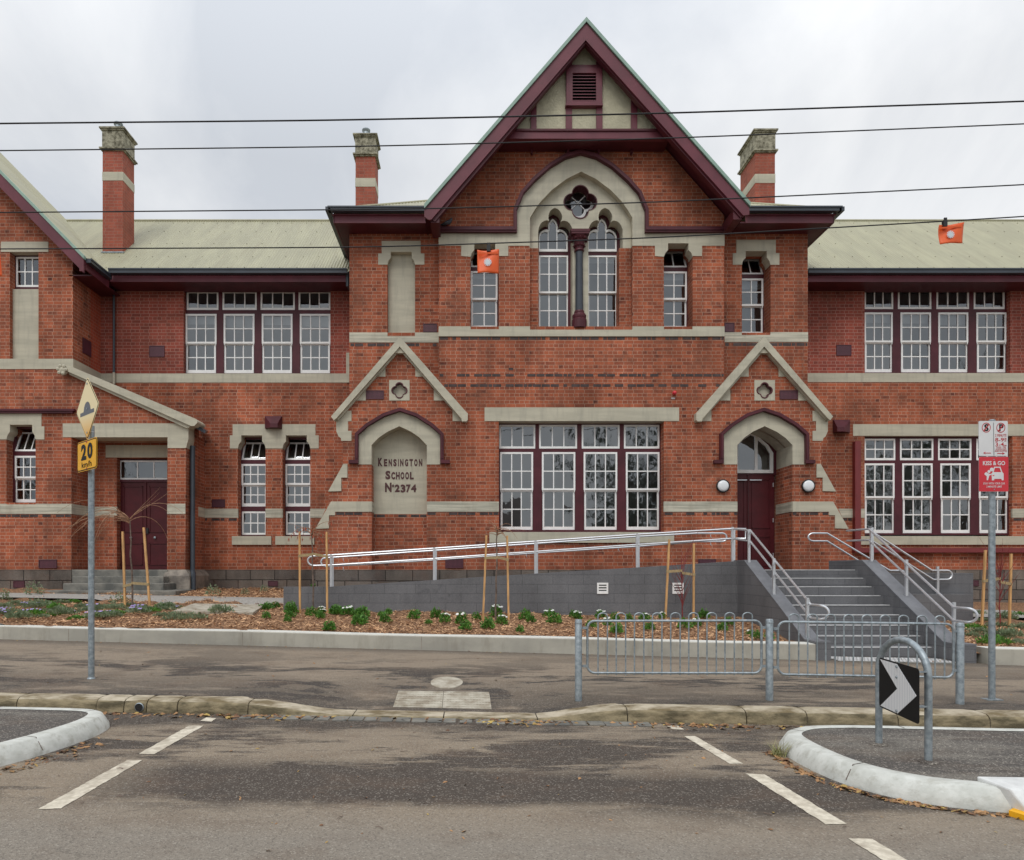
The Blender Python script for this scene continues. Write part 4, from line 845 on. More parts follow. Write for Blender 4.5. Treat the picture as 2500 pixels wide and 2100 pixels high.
part_lr('soffit', M['maroon'], B, lambda m: (m.box(-9.9, P(858, 0, 18).x, ye+.03, DW+.1, ze_-.26, ze_-.23), m.box(P(1965, 0, 18).x, 29, ye+.03, DW+.1, ze_-.26, ze_-.23), m.box(xs-.1, XE-.03, DL, DW, ZE-.28, ZE-.25)), labels=('eaves soffit of the left wing', 'eaves soffit of the right wing'))
# downpipes
def dpipe(name_lab, pts, r=.045): part('downpipe', M['gutter'], B, lambda m: m.tube(pts, r, 10), smooth=True, label=name_lab)
xd = P(278, 0, DW-.08); dpipe('slim downpipe on the left wing', [(xd.x, DW-.08, Z(690, DW)), (xd.x, DW-.08, Z(912, DW))], .032)
part('downpipe', M['stone'], B, lambda m: m.tube([(xd.x, DW-.08, Z(912, DW)), (xd.x, DW-.08, Z(940, DW))], .036, 10), smooth=True, label='painted foot of the slim downpipe')
xq = xp+.10; dpipe('thick downpipe beside the porch pier', [(xq, DL+.22, Z(1085, DL)), (xq, DL+.22, Z(1385, DL)), (xq+.03, DL+.15, Z(1393, DL)), (xq+.10, DL+.02, Z(1400, DL)), (xq+.10, DL+.02, Z(1445, DL))], .062)
dpipe('short downpipe under the eaves beside the central block', [(P(848, 0, 17.9).x, 17.95, ze_-.05), (P(848, 0, 17.9).x, 17.95, Z(695, 17.9)), (P(852, 0, 17.9).x, 18.3, Z(712, 18.3))], .05)
part('porch_gutter', M['gutter'], B, lambda m: (m.hexa([P(474, 1044, DL+.1), P(500, 1058, DL+.1), P(505, 1058, DW-.1), P(480, 1044, DW-.1), P(476, 1034, DL+.1), P(503, 1052, DL+.1), P(508, 1052, DW-.1), P(482, 1036, DW-.1)])))
# steel member on the right wing
part('steel_channel', M['steel_maroon'], B, lambda m: (m.pbox(2088, 1077, 2102, 1338, DW-.14, .14), m.pbox(2088, 1338, 3500, 1349, DW-.16, .16)), label='maroon steel channel beside and below the right wing window')
# vents
def fvent(x0, y0, x1, y1, D, mt='lattice'):
    v = part('vent', M['dkred'], B, lambda m: m.slab(rect(x0, y0, x1, y1), [rect(x0+1.5, y0+1.5, x1-1.5, y1-1.5)], D-.022, .03)); part('grille', M[mt], v, lambda m: m.pbox(x0+1.5, y0+1.5, x1-1.5, y1-1.5, D-.014, .02))
for a in ((364, 844, 401, 871, DW), (2042.5, 842, 2079, 868, DW), (1033, 790, 1067, 810.5, DS), (1769.5, 788, 1793.5, 810, DS), (517, 1219, 549, 1239, DW), (94, 1366, 138, 1387, DL), (1087, 1364, 1131, 1387, DC), (1705, 1365, 1748, 1376, DC),
          (32, 1418, 59, 1435, DL-.07), (654, 1418, 678, 1431, DW-.07), (2367, 1417, 2390, 1431, DW-.07), (893.5, 953, 937, 974.5, DC), (1904, 953, 1948, 974.5, DC)): fvent(*a)
def sidevent(m): m.box(xs-.01, xs+.025, DL+.42, DL+.80, Z(866, DL+.6), Z(829, DL+.6))
part('vent', M['dkred'], B, sidevent, label='vent on the side wall of the left block')
def hopper(x0, y0, x1, y1, D):
    def fn(m):
        o = [P(x0, y1, D), P(x1, y1, D), P(x1, y0, D), P(x0, y0, D)]; w_, h_ = x1-x0, y1-y0
        a = [q+Vector((0, -.05, 0)) for q in o]; i = [P(x0+w_*.28, y1-h_*.12, D-.22), P(x1-w_*.28, y1-h_*.12, D-.22), P(x1-w_*.28, y0+h_*.55, D-.22), P(x0+w_*.28, y0+h_*.55, D-.22)]
        m.hexa(o+a); m.add(a+i, [(4, 5, 6, 7), (0, 1, 5, 4), (1, 2, 6, 5), (2, 3, 7, 6), (3, 0, 4, 7)])
    part('vent_hood', M['maroon'], B, fn)
hopper(648, 1017, 689, 1047, DW); hopper(2033, 1026, 2073, 1057, DW)
# ---- chimneys
def chimney(x0, x1, D, dep, yt, ym, yb1, yb2, ybase, lab, potx, lat='r'):
    a = P(x0, 0, D).x; b = P(x1, 0, D).x; y1 = D+dep; z = lambda y: Z(y, D)
    C_ = part('chimney', M['chimneybrick'], B, lambda m: m.box(a, b, D, y1, z(ybase), z(ym)), label=lab)
    part('band', M['stone'], C_, lambda m: m.box(a-.008, b+.008, D-.008, y1+.008, z(yb2), z(yb1)))
    def cap(m):
        h = z(yt)-z(ym); 
        m.box(a-.01, b+.01, D-.01, y1+.01, z(ym)+.06, z(yt)-.06)
        for zz, s in ((z(ym)-.03, .035), (z(ym)+.01, .07), (z(yt)-.07, .04), (z(yt)-.03, .07)): m.box(a-s, b+s, D-s, y1+s, zz, zz+.04)
    part('cap', M['cap'], C_, cap)
    px_ = P(potx, 0, D+dep*.5).x
    part('pot', M['galv'], C_, lambda m: m.lathe([(.11, z(yt)-.02), (.10, z(yt)+.16), (.09, z(yt)+.26), (.12, z(yt)+.29), (.125, z(yt)+.33), (.09, z(yt)+.36), (.02, z(yt)+.38)], (px_, D+dep*.5, 0), 12), smooth=True)
    part('flashing', M['galv'], C_, lambda m: m.box(a-.03, b+.03, D-.03, y1+.0, z(ybase)-.0, z(ybase-3)) if lat == 'r' else m.box(a-.01, b+.01, D-.01, y1, z(ybase), z(ybase-1)))
chimney(250.5, 300, 19.1, .64, 313, 366, 420, 441, 618, 'brick chimney on the left wing roof', 289)
chimney(868, 916, 19.9, .62, 329, 380, 435, 456, 520, 'brick chimney left of the central gable', 894, 'l')
chimney(1844, 1892, 19.9, 1.1, 318, 371, 425, 447, 520, 'brick chimney right of the central gable', 1862, 'l')
# ================================================================ GROUND
Yk = lambda X: 7.40-.055*X                       # foot of the street kerb
Yw = lambda X: 11.0-.055*X                       # face of the low garden wall
zr = lambda X, Y=0: -.007*X                      # road
def sm(a, b, x): t = min(1, max(0, (x-a)/(b-a))); return t*t*(3-2*t)
kf = lambda X: 1-.93*(sm(-2.75, -1.25, X)-sm(.55, 1.75, X))   # kerb height factor: it drops at the crossing
zw = lambda X: EYE-1.314-.0193*X                 # pavement at the wall
def zp(X, Y):
    a = zr(X)+.15; t = min(1, max(0, (Y-Yk(X)-.3)/(Yw(X)-Yk(X)-.3))); z = a+(zw(X)-a)*t
    return z-.15*(1-kf(X))*max(0, 1-(Y-Yk(X)-.3)/1.3)**1.5
zt = lambda X: EYE-1.08-.0165*X                  # top of the garden wall
def gz(X, Y):
    pts = [(11.2, -1.10), (12.2, -1.0), (13.84, -.87), (15, -.78), (19, -.60), (40, -.6)]
    for (a, za_), (b, zb_) in zip(pts, pts[1:]):
        if Y <= b: t = max(0, (Y-a)/(b-a)); v = za_+(zb_-za_)*t; break
    return EYE+v-.018*X
def struct(name, m, mt, smooth=False): return tag(m.build(name, mt, None, smooth), kind='structure')
def gridmesh(m, xs_, f0, f1, n, zf):
    b = len(m.v)
    for X in xs_:
        for j in range(n+1):
            Y = f0(X)+(f1(X)-f0(X))*j/n; m.v.append((X, Y, zf(X, Y)))
    for i in range(len(xs_)-1):
        for j in range(n):
            k = b+i*(n+1)+j; m.f.append([k, k+n+1, k+n+2, k+1]); m.mi.append(0)
def asphalt(name, base, light, dark, bandy=False, grit=.5):
    m = bpy.data.materials.new(name); m.use_nodes = True; t = m.node_tree; b = t.nodes['Principled BSDF']; n, l = t.nodes.new, t.links.new
    b.inputs['Roughness'].default_value = .9; b.inputs['Specular IOR Level'].default_value = .3
    tc = n('ShaderNodeTexCoord')
    def noise(sc_, det, stretch=(1, 1, 1), ro=.6, dist=0):
        mp = n('ShaderNodeMapping'); mp.inputs['Scale'].default_value = stretch; l(tc.outputs['Object'], mp.inputs[0]); k = n('ShaderNodeTexNoise'); k.inputs['Scale'].default_value = sc_; k.inputs['Detail'].default_value = det; k.inputs['Roughness'].default_value = ro; k.inputs['Distortion'].default_value = dist; l(mp.outputs[0], k.inputs['Vector']); return k.outputs['Fac']
    def rng(x, a, c, d=0, e_=1):
        k = n('ShaderNodeMapRange'); l(x, k.inputs[0]); k.inputs[1].default_value = a; k.inputs[2].default_value = c; k.inputs[3].default_value = d; k.inputs[4].default_value = e_; return k.outputs[0]
    def math_(op, x, y):
        k = n('ShaderNodeMath'); k.operation = op; k.use_clamp = False
        for i, q in enumerate((x, y)):
            if isinstance(q, (int, float)): k.inputs[i].default_value = q
            else: l(q, k.inputs[i])
        return k.outputs[0]
    def mixc(f, a, c):
        k = n('ShaderNodeMixRGB'); l(f, k.inputs[0])
        for i, q in ((1, a), (2, c)):
            if isinstance(q, tuple): k.inputs[i].default_value = (*q, 1)
            else: l(q, k.inputs[i])
        return k.outputs[0]
    pn = noise(1.05, 9, (.42, 1.25, 1), .66, .35); fine = noise(5, 8, (.35, 1.7, 1), .7)
    damp = math_('ADD', pn, math_('MULTIPLY', math_('SUBTRACT', fine, .5), .5))
    sp = n('ShaderNodeSeparateXYZ'); l(tc.outputs['Object'], sp.inputs[0])
    # distance from the kerb line
    Yl = math_('ADD', sp.outputs[1], math_('MULTIPLY', sp.outputs[0], .055)); wob = math_('MULTIPLY', math_('SUBTRACT', noise(.8, 5, (1, 1, 1)), .5), .55); Yv = math_('ADD', Yl, wob)
    if bandy:   # the tarmac holds a long damp strip where cars turn, and is dry and gritty out in the lane
        s1 = math_('MULTIPLY', rng(Yv, 4.62, 4.80), rng(Yv, 5.35, 5.75, 1, 0)); s1 = math_('MULTIPLY', s1, rng(sp.outputs[0], -3.1, -2.3))
        s2 = math_('MULTIPLY', rng(Yv, 6.35, 6.9), .75)
        out_ = rng(Yv, 4.4, 4.75)                                    # 0 in the lane
        d0 = math_('MULTIPLY', rng(damp, .47, .55), out_)
        d = math_('MAXIMUM', d0, math_('MAXIMUM', s1, math_('MULTIPLY', s2, rng(damp, .40, .52))))
        lane = rng(Yv, 4.0, 4.7, 1, 0)
    else:
        s1 = math_('MULTIPLY', rng(Yl, 7.5, 9.2, 1, 0), 1.0); d = math_('MAXIMUM', math_('MULTIPLY', rng(damp, .49, .56), rng(Yl, 9.2, 10.0, 1, .35)), math_('MULTIPLY', rng(damp, .36, .46), s1))
        d = math_('MAXIMUM', d, math_('MULTIPLY', rng(Yv, 10.55, 10.85), .6)); lane = None
    col = mixc(d, light, dark)
    if lane is not None: col = mixc(lane, col, base)
    br = noise(2.6, 5, (.6, 1, 1)); col = mixc(rng(br, .5, .72, 0, .5), col, (.135, .095, .068))
    v = n('ShaderNodeTexVoronoi'); v.inputs['Scale'].default_value = 100; l(tc.outputs['Object'], v.inputs['Vector'])
    vc = n('ShaderNodeSeparateXYZ'); l(v.outputs['Color'], vc.inputs[0])
    col = mixc(rng(vc.outputs[0], .82, .96, 0, grit*1.4), col, (.42, .385, .33)); col = mixc(rng(vc.outputs[1], .68, .9, 0, grit), col, (.035, .032, .03))
    cr_ = n('ShaderNodeTexVoronoi'); cr_.feature = 'DISTANCE_TO_EDGE'; cr_.inputs['Scale'].default_value = .33
    wv = n('ShaderNodeVectorMath'); wv.operation = 'ADD'; l(tc.outputs['Object'], wv.inputs[0]); nc = n('ShaderNodeTexNoise'); nc.inputs['Scale'].default_value = 2.2; nc.inputs['Detail'].default_value = 6; l(tc.outputs['Object'], nc.inputs['Vector']); l(nc.outputs['Color'], wv.inputs[1]); l(wv.outputs[0], cr_.inputs['Vector'])
    col = mixc(rng(cr_.outputs[0], .0, .003, .3, 0), col, (.03, .027, .025))
    l(col, b.inputs['Base Color'])
    hb = n('ShaderNodeTexNoise'); hb.inputs['Scale'].default_value = 90; hb.inputs['Detail'].default_value = 3; l(tc.outputs['Object'], hb.inputs['Vector'])
    bp = n('ShaderNodeBump'); bp.inputs['Strength'].default_value = .7; bp.inputs['Distance'].default_value = .006; l(math_('ADD', hb.outputs['Fac'], v.outputs['Distance']), bp.inputs['Height']); l(bp.outputs[0], b.inputs['Normal'])
    l(rng(d, 0, 1, .92, .72), b.inputs['Roughness'])
    return m
M['road'] = asphalt('road_asphalt', (.235, .207, .172), (.265, .215, .160), (.074, .060, .049), True, .3)
M['path'] = asphalt('pavement_asphalt', (.2, .18, .15), (.265, .215, .162), (.062, .053, .046), False, .22)
M['island'] = asphalt('island_asphalt', (.2, .18, .15), (.185, .170, .148), (.095, .086, .078), False, .5)
M['ground'] = mat('far_ground', (.10, .095, .08), .95, .3, .3)
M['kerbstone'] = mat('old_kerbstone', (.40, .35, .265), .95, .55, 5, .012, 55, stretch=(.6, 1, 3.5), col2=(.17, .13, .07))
M['mulch'] = mat('wood_mulch', (.30, .165, .085), .95, .5, 26, .03, 45, col2=(.12, .062, .034))
M['chip'] = mat('wood_chip', (.66, .41, .23), .9, .6, 9, col2=(.24, .12, .06))
M['gravelpath'] = mat('pale_path', (.36, .34, .31), .95, .3, 40, .004, 90)
M['paint'] = mat('road_paint', (.60, .55, .45), .8, .35, 16, .002, 80, col2=(.48, .43, .34), streak=((1.5, 1.5, 1), .9, (.25, .20, .15)))
m = MB(); m.quad((-500, -500, -.9), (500, -500, -.9), (500, 500, -.9), (-500, 500, -.9)); struct('ground', m, M['ground'])
XS = [-42+i*1.0 for i in range(30)]+[-12+.25*i for i in range(97)]+[13+i*1.0 for i in range(30)]
m = MB(); gridmesh(m, XS, lambda X: -5.5, lambda X: Yk(X)+.02, 3, lambda X, Y: zr(X)); struct('road', m, M['road'])
m = MB(); gridmesh(m, XS, lambda X: Yk(X)+.25, lambda X: (Yw(X)+.4 if not 5.3 < X < 8 else 11.4), 16, zp); struct('pavement', m, M['path'])
# garden bed: mulch with a lumpy surface
def bump2(X, Y): return .02*math.sin(X*3.1+Y*1.7)+.018*math.sin(X*7.3-Y*5.1)+.012*math.sin(X*13.7+Y*11.3)+.008*math.sin(X*29+Y*17)
XSg = sorted([-40, -30, -20, -14]+[-12+.08*i for i in range(300)]+[14, 20, 30, 40]+[5.455, 5.465, 7.855, 7.865])
def gzm(X, Y): return gz(X, Y)+bump2(X, Y)-(.04 if Y < Yw(X)+.45 else 0)-(.9 if 5.46 < X < 7.86 else 0)-(.5 if Y > 14.0 and -3.9 < X < 5.45 else 0)
m = MB(); gridmesh(m, XSg, lambda X: Yw(X)+.18, lambda X: 20, 70, gzm); struct('garden_soil', m, M['mulch'], True)
# chips of bark mulch
m = MB(); rnd = random.Random(3)
def chip(m, x, y, z, s, tiltm=.5):
    a = rnd.uniform(0, 6.28); lx, wd = s*rnd.uniform(.6, 1.5), s*rnd.uniform(.15, .4); ux = Vector((math.cos(a), math.sin(a), rnd.uniform(-tiltm, tiltm))); uy = Vector((-math.sin(a), math.cos(a), rnd.uniform(-tiltm, tiltm)))
    c = Vector((x, y, z)); m.add([c-ux*lx-uy*wd*.6, c+ux*lx-uy*wd, c+ux*lx*.8+uy*wd, c-ux*lx+uy*wd], [(0, 1, 2, 3)])
for i in range(30000):
    X = rnd.uniform(-9.5, 10.6); u = rnd.random()
    Y = Yw(X)+.34+(u**1.35)*4.6
    if X > -3.8 and Y > 13.8: continue
    if X > 5.3 and X < 8.0: continue
    if X > 7.9 and Y > 14.2: continue
    chip(m, X, Y, gzm(X, Y)+rnd.uniform(.0, .025), .028)
for i in range(4500):
    X = rnd.uniform(-7.2, -3.8); Y = rnd.uniform(15.7, 18.5); chip(m, X, Y, gzm(X, Y)+rnd.uniform(.0, .02), .03)
tag(m.build('bark_mulch', M['chip'], recalc=False), 'loose brown bark chips covering the garden bed', 'mulch', kind='stuff')
# pale path crossing the bed
m = MB(); gridmesh(m, [-12+.5*i for i in range(17)]+[-3.75], lambda X: 14.35-.02*X, lambda X: 15.9, 3, lambda X, Y: gz(X, Y)+(.05 if 14.5 < Y < 15.85 else -.03)); struct('garden_path', m, M['gravelpath'])
m = MB(); gridmesh(m, [7.9+.4*i for i in range(12)], lambda X: 14.2, lambda X: 15.6, 1, lambda X, Y: gz(X, Y)+.05); struct('garden_path', m, M['gravelpath'])
# garden wall
def gwall(x0, x1, label):
    r = empty('garden_wall', (x0, Yw(x0), 0), label, 'garden wall', 'low concrete walls edging the garden beds')
    xs_ = [x0+(x1-x0)*i/60 for i in range(61)]
    def body(m):
        prof = lambda X: [(Yw(X), zw(X)-.3), (Yw(X)-.0, zt(X)-.012), (Yw(X)+.012, zt(X)), (Yw(X)+.32, zt(X)+.002), (Yw(X)+.34, zt(X)-.3)]
        n = 5
        for X in xs_:
            w_ = .006*math.sin(X*1.3)
            for y, z in prof(X): m.v.append((X, y, z+(w_ if z > zt(X)-.05 else 0)))
        for i in range(60):
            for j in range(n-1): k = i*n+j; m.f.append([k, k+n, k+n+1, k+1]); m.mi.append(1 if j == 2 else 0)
        m.f.append([0, 1, 2, 3, 4]); m.mi.append(0); m.f.append([60*n+k for k in range(5)][::-1]); m.mi.append(0)
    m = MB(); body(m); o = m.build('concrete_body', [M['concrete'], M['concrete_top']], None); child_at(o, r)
    def jt(m):
        X = x0+1.4
        while X < x1-.5:
            m.box(X-.004, X+.004, Yw(X)-.0015, Yw(X)+.02, zw(X)-.02, zt(X)-.015); X += 2.95
    m = MB(); jt(m); child_at(m.build('joint', M['bluestone_pale']), r)
gwall(-14, 5.40, 'long low concrete wall with a white top left of the entrance steps')
gwall(8.02, 26, 'short low concrete wall at the right of the entrance steps')
# ---- street kerb of separate stones
m = MB()
cuts = [-14, -12.3, -10.9, -9.2, -7.6, -6.2, -5.13, -4.20, -3.88, -3.62, -3.27, -2.47, -1.30]
cuts2 = [.72, 1.68, 2.93, 3.56, 4.49, 5.42, 6.4, 7.4, 8.5, 9.6, 11, 13]
def kerbseg(m, x0, x1, n=10):
    b = len(m.v); pr = [(0, -.02), (.012, .09), (.03, .125), (.065, .145), (.14, .152), (.30, .150), (.30, -.05)]; k = len(pr)
    x0 += .006; x1 -= .006; jit = random.uniform(-.006, .006)
    for i in range(n+1):
        X = x0+(x1-x0)*i/n; f = kf(X); e_ = .012 if i in (0, n) else 0
        for y, z in pr: m.v.append((X, Yk(X)+y+jit+random.uniform(-.002, .002)+(e_ if y < .2 else 0), zr(X)+(z-e_*.6 if z > 0 else z)*max(f, .12)+.0))
    for i in range(n):
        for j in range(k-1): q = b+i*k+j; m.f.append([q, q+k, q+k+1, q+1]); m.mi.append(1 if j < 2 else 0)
    m.f.append([b+j for j in range(k)]); m.mi.append(0); m.f.append([b+n*k+j for j in range(k)][::-1]); m.mi.append(0)
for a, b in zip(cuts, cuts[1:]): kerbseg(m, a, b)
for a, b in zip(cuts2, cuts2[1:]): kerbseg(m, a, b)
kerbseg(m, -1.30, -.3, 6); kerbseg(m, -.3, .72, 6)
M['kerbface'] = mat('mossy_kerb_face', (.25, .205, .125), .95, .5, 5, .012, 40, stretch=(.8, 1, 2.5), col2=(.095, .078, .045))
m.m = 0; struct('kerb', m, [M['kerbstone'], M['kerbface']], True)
m = MB()
for i in range(26):
    X = -2.5+i*.17; wd = random.uniform(.12, .165); yj = random.uniform(-.015, .015); m.box(X, X+wd, Yk(X)-.21+yj, Yk(X)-.02, -.05+zr(X), zr(X)+.006+random.uniform(0, .004))
struct('channel_stones', m, M['step_old'])
m = MB(); xd_ = P(340, 0, 7.6).x; yy = Yk(xd_); c = Vector((xd_, yy, .062+zr(xd_)))
m.tube([c+Vector((0, -.012, 0)), c+Vector((0, .06, 0))], .048, 20, caps=False); m.lathe([(.052, -.010), (.048, -.013)], (c.x, c.y, c.z), 20, 'y')
r_ = empty('drain_pipe', (xd_, yy, .01), 'round drain pipe mouth set in the kerb', 'drain pipe')
m = MB(); n_ = 20
for k in range(n_):
    a = 2*math.pi*k/n_
    for rr, yv in ((.052, -.006), (.045, -.014), (.043, .05)): m.v.append((c.x+rr*math.cos(a), c.y+yv, c.z+rr*math.sin(a)))
for k in range(n_):
    q, w2 = 3*k, 3*((k+1) % n_); m.f += [[q, q+1, w2+1, w2], [q+1, q+2, w2+2, w2+1]]; m.mi += [0, 0]
child_at(m.build('pipe_rim', M['galv'], smooth=True), r_)
m = MB(); m.add([(c.x+.045*math.cos(2*math.pi*k/n_), c.y-.009, c.z+.045*math.sin(2*math.pi*k/n_)) for k in range(n_)], [tuple(range(n_))]); child_at(m.build('pipe_mouth', M['black']), r_)
# ---- traffic islands
def island(inner, label, closed_side, whites=None):
    """inner: asphalt outline, going from the back edge round the nose; a kerb runs outside it"""
    zt_ = .142; r = empty('traffic_island', (inner[len(inner)//2][0], inner[len(inner)//2][1], 0), label, 'traffic island', 'kerbed islands jutting into the road')
    pts = [Vector((x, y, 0)) for x, y in inner]; n = len(pts)
    nr = []
    for i in range(n):
        t = (pts[min(i+1, n-1)]-pts[max(i-1, 0)]).normalized(); nr.append(Vector((t.y, -t.x, 0)))
    cen = sum(pts, Vector())/n
    if sum((p_-cen).dot(q_) for p_, q_ in zip(pts, nr)) < 0: nr = [-q_ for q_ in nr]
    def ker(m):
        pr = [(0, .0), (.006, .004), (.105, .001), (.13, -.010), (.19, -.105), (.2, -.19)]; k = len(pr)
        for i in range(n):
            for o_, z in pr:
                q = pts[i]+nr[i]*o_; m.v.append((q.x, q.y, zr(q.x)+zt_+z+.004))
        for i in range(n-1):
            for j in range(k-1): q = i*k+j; m.f.append([q, q+k, q+k+1, q+1]); m.mi.append(0)
    m = MB(); ker(m); child_at(m.build('kerb', M['white_kerb'], smooth=True), r)
    m = MB(); far = 18*closed_side
    m.add([(p_.x, p_.y, zr(p_.x)+zt_) for p_ in pts], [tuple(range(n))]); child_at(m.build('island_top', M['island']), r)
    def jt(m):
        acc = 0; nxt = .55
        for i in range(n-1):
            d = (pts[i+1]-pts[i]).length; acc += d
            if acc > nxt:
                nxt += 1.05; q = pts[i+1]; N_ = nr[i+1]; T = Vector((-N_.y, N_.x, 0))*.004
                for (o1, z1), (o2, z2) in (((.0, .006), (.12, .002)), ((.12, .002), (.195, -.108))):
                    a = q+N_*o1; b = q+N_*o2; m.quad(*[Vector((v.x, v.y, zr(v.x)+zt_+zz+.005)) for v, zz in ((a-T, z1), (a+T, z1), (b+T, z2), (b-T, z2))])
    m = MB(); jt(m); child_at(m.build('joint', M['bluestone']), r)
    return r
def smooth_path(pts, it=3):
    for _ in range(it):
        o = [pts[0]]
        for a, b in zip(pts, pts[1:]): o += [(a[0]*.75+b[0]*.25, a[1]*.75+b[1]*.25), (a[0]*.25+b[0]*.75, a[1]*.25+b[1]*.75)]
        pts = o+[pts[-1]]
    return pts
ri = smooth_path([(16, 5.85), (8, 6.25), (5.0, 6.38), (3.4, 6.52), (3.02, 6.30), (2.96, 6.0), (2.97, 5.6), (3.03, 5.25), (3.24, 4.96), (3.58, 4.82), (3.95, 4.78), (6, 4.66), (16, 4.1)])
island(ri[::-1], 'kerbed asphalt island on the right carrying the chevron hoop', -1 if 0 else 1)
li = smooth_path([(-16, 7.7), (-8, 7.27), (-5, 7.07), (-4.1, 7.02), (-3.88, 6.94), (-3.80, 6.74), (-3.78, 6.45), (-3.85, 6.0), (-3.97, 5.6), (-4.2, 5.2), (-4.6, 5.0), (-8, 4.9), (-16, 5.3)])
island(li, 'kerbed asphalt island at the left edge of the road', 1)
# whiter mountable kerb block and yellow pad at the right edge
r = empty('kerb_block', (3.75, 4.72, 0), 'smooth bright white kerb block at the right edge', 'kerb block')
m = MB(); xa_, xb_ = 3.60, 5.2
def kb(X): return 4.93-.055*X+.09
m.hexa([(xa_+.09, kb(xa_)-.33, .0), (xb_, kb(xb_)-.33, -.0), (xb_, kb(xb_)+.02, .0), (xa_, kb(xa_)+.02, .0), (xa_+.05, kb(xa_)-.20, .135), (xb_, kb(xb_)-.20, .125), (xb_, kb(xb_)+.02, .155), (xa_-.02, kb(xa_)+.02, .158)])
o = m.build('block', M['slabwhite']); child_at(o, r); bv = o.modifiers.new('b', 'BEVEL'); bv.width = .012; bv.segments = 2
m = MB(); q0 = [P(x, y, D) for x, y, D in ((2452, 1978, 4.6), (2475, 1974, 4.62), (2560, 1998, 4.4), (2545, 2008, 4.38))]; q0 = [Vector((v.x, 1.62*F/(yy-HY)*1.0, 0)) for v, yy in zip(q0, (1983, 1976, 1998, 2008))]
m.hexa([Vector((v.x, v.y, -.03)) for v in q0]+[Vector((v.x, v.y, .012)) for v in q0]); tag(m.build('road_pad', M['signyellow']), 'small orange yellow plastic pad on the road at the right edge', 'road marker')
# painted dashes on the road
def rp(x, y, z=.0):
    D = 1.62*F/(y-HY)
    for _ in range(3): D = (EYE-zr((x-CX)*D/F)-.004)*F/(y-HY)
    return Vector(((x-CX)*D/F, D, zr((x-CX)*D/F)+.004))
dash = [[(92, 1975.6), (148, 1974), (349, 1855), (312, 1855)], [(338, 1840.5), (377, 1841), (497, 1772), (463, 1771)], [(488, 1760), (516, 1762), (528, 1753.5), (504, 1751.5)],
        [(1670, 1797), (1697, 1797), (1813, 1864), (1782, 1865)], [(1820, 1888), (1866, 1890.5), (2068, 2012), (2016, 2012)], [(2071, 2047), (2129, 2048), (2300, 2150), (2236, 2150)], [(1628, 1772), (1656, 1772), (1670, 1781), (1641, 1780)]]
labs = ['nearest long white dash left of the middle', 'second white dash from the left corner', 'tiny white dash by the left kerb', 'short white dash left of the island nose', 'long white dash beside the right island', 'white dash cut by the bottom edge', 'tiny white dash by the right kerb']
for d, lb_ in zip(dash, labs):
    m = MB(); q = [rp(*v) for v in d]
    ring = []
    for i in range(4):
        a, b = q[i], q[(i+1) % 4]; k = max(2, int((b-a).length/.035))
        for j in range(k): v = a.lerp(b, j/k); ring.append(v+Vector((random.uniform(-.004, .004), random.uniform(-.006, .006), 0)))
    m.add(ring, [tuple(range(len(ring)))]); struct('road_marking', m, M['paint'])
# ---- lids
cy_ = 8.5
for _ in range(60): cy_ = .5*cy_+.5*(EYE-zp((1090.6-CX)*cy_/F, cy_)-.006)*F/(1665-HY)
cx_ = (1090.6-CX)*cy_/F; cyt = cy_
m = MB(); ring = [(cx_+.205*math.cos(2*math.pi*k/40), cy_+.25*math.sin(2*math.pi*k/40)) for k in range(40)]
m.v = [(x, y, zp(x, y)+.006) for x, y in ring]+[(x, y, zp(x, y)-.03) for x, y in ring]; m.f = [list(range(40))]+[[k, (k+1) % 40, 40+(k+1) % 40, 40+k] for k in range(40)]; m.mi = [0]*41
tag(m.build('manhole_cover', M['slab']), 'pale oval manhole cover set in the pavement', 'manhole cover')
def lid(px, name, label, mt, cat, split=True, zf=zp, lift=.008, studs=False):
    q = []
    for x, y in px:
        D = 8
        for _ in range(30): D = (EYE-zf((x-CX)*D/F, D))*F/(y-HY)*.5+D*.5
        q.append(Vector(((x-CX)*D/F, D, zf((x-CX)*D/F, D)+lift)))
    r = empty(name, q[3], label, cat)
    halves = [[q[0], q[0].lerp(q[1], .497), q[3].lerp(q[2], .497), q[3]], [q[0].lerp(q[1], .503), q[1], q[2], q[3].lerp(q[2], .503)]] if split else [q]
    for h in halves:
        m = MB(); m.hexa([v-Vector((0, 0, .05)) for v in h[::-1]]+h[::-1]) if False else m.hexa([v-Vector((0, 0, .05)) for v in h]+h)
        if studs:
            for i in range(16):
                for j in range(7):
                    a = h[0].lerp(h[1], (i+.5)/16); b = h[3].lerp(h[2], (i+.5)/16); c = a.lerp(b, (j+.5)/7); s = .011; m.box(c.x-s, c.x+s, c.y-s*.7, c.y+s*.7, c.z, c.z+.004)
        child_at(m.build('lid', M[mt]), r)
lid([(972.7, 1688), (1194, 1691), (1200, 1732), (960, 1726.6)], 'pit_cover', 'pale ribbed double pit cover near the kerb', 'slab', 'pit cover', studs=True)
lid([(473.6, 1479), (647, 1482), (617, 1502), (422, 1498)], 'garden_slab', 'pale concrete slab lying in the bark garden bed', 'slab', 'pit cover', zf=lambda X, Y: gz(X, Y), lift=.05, split=False)

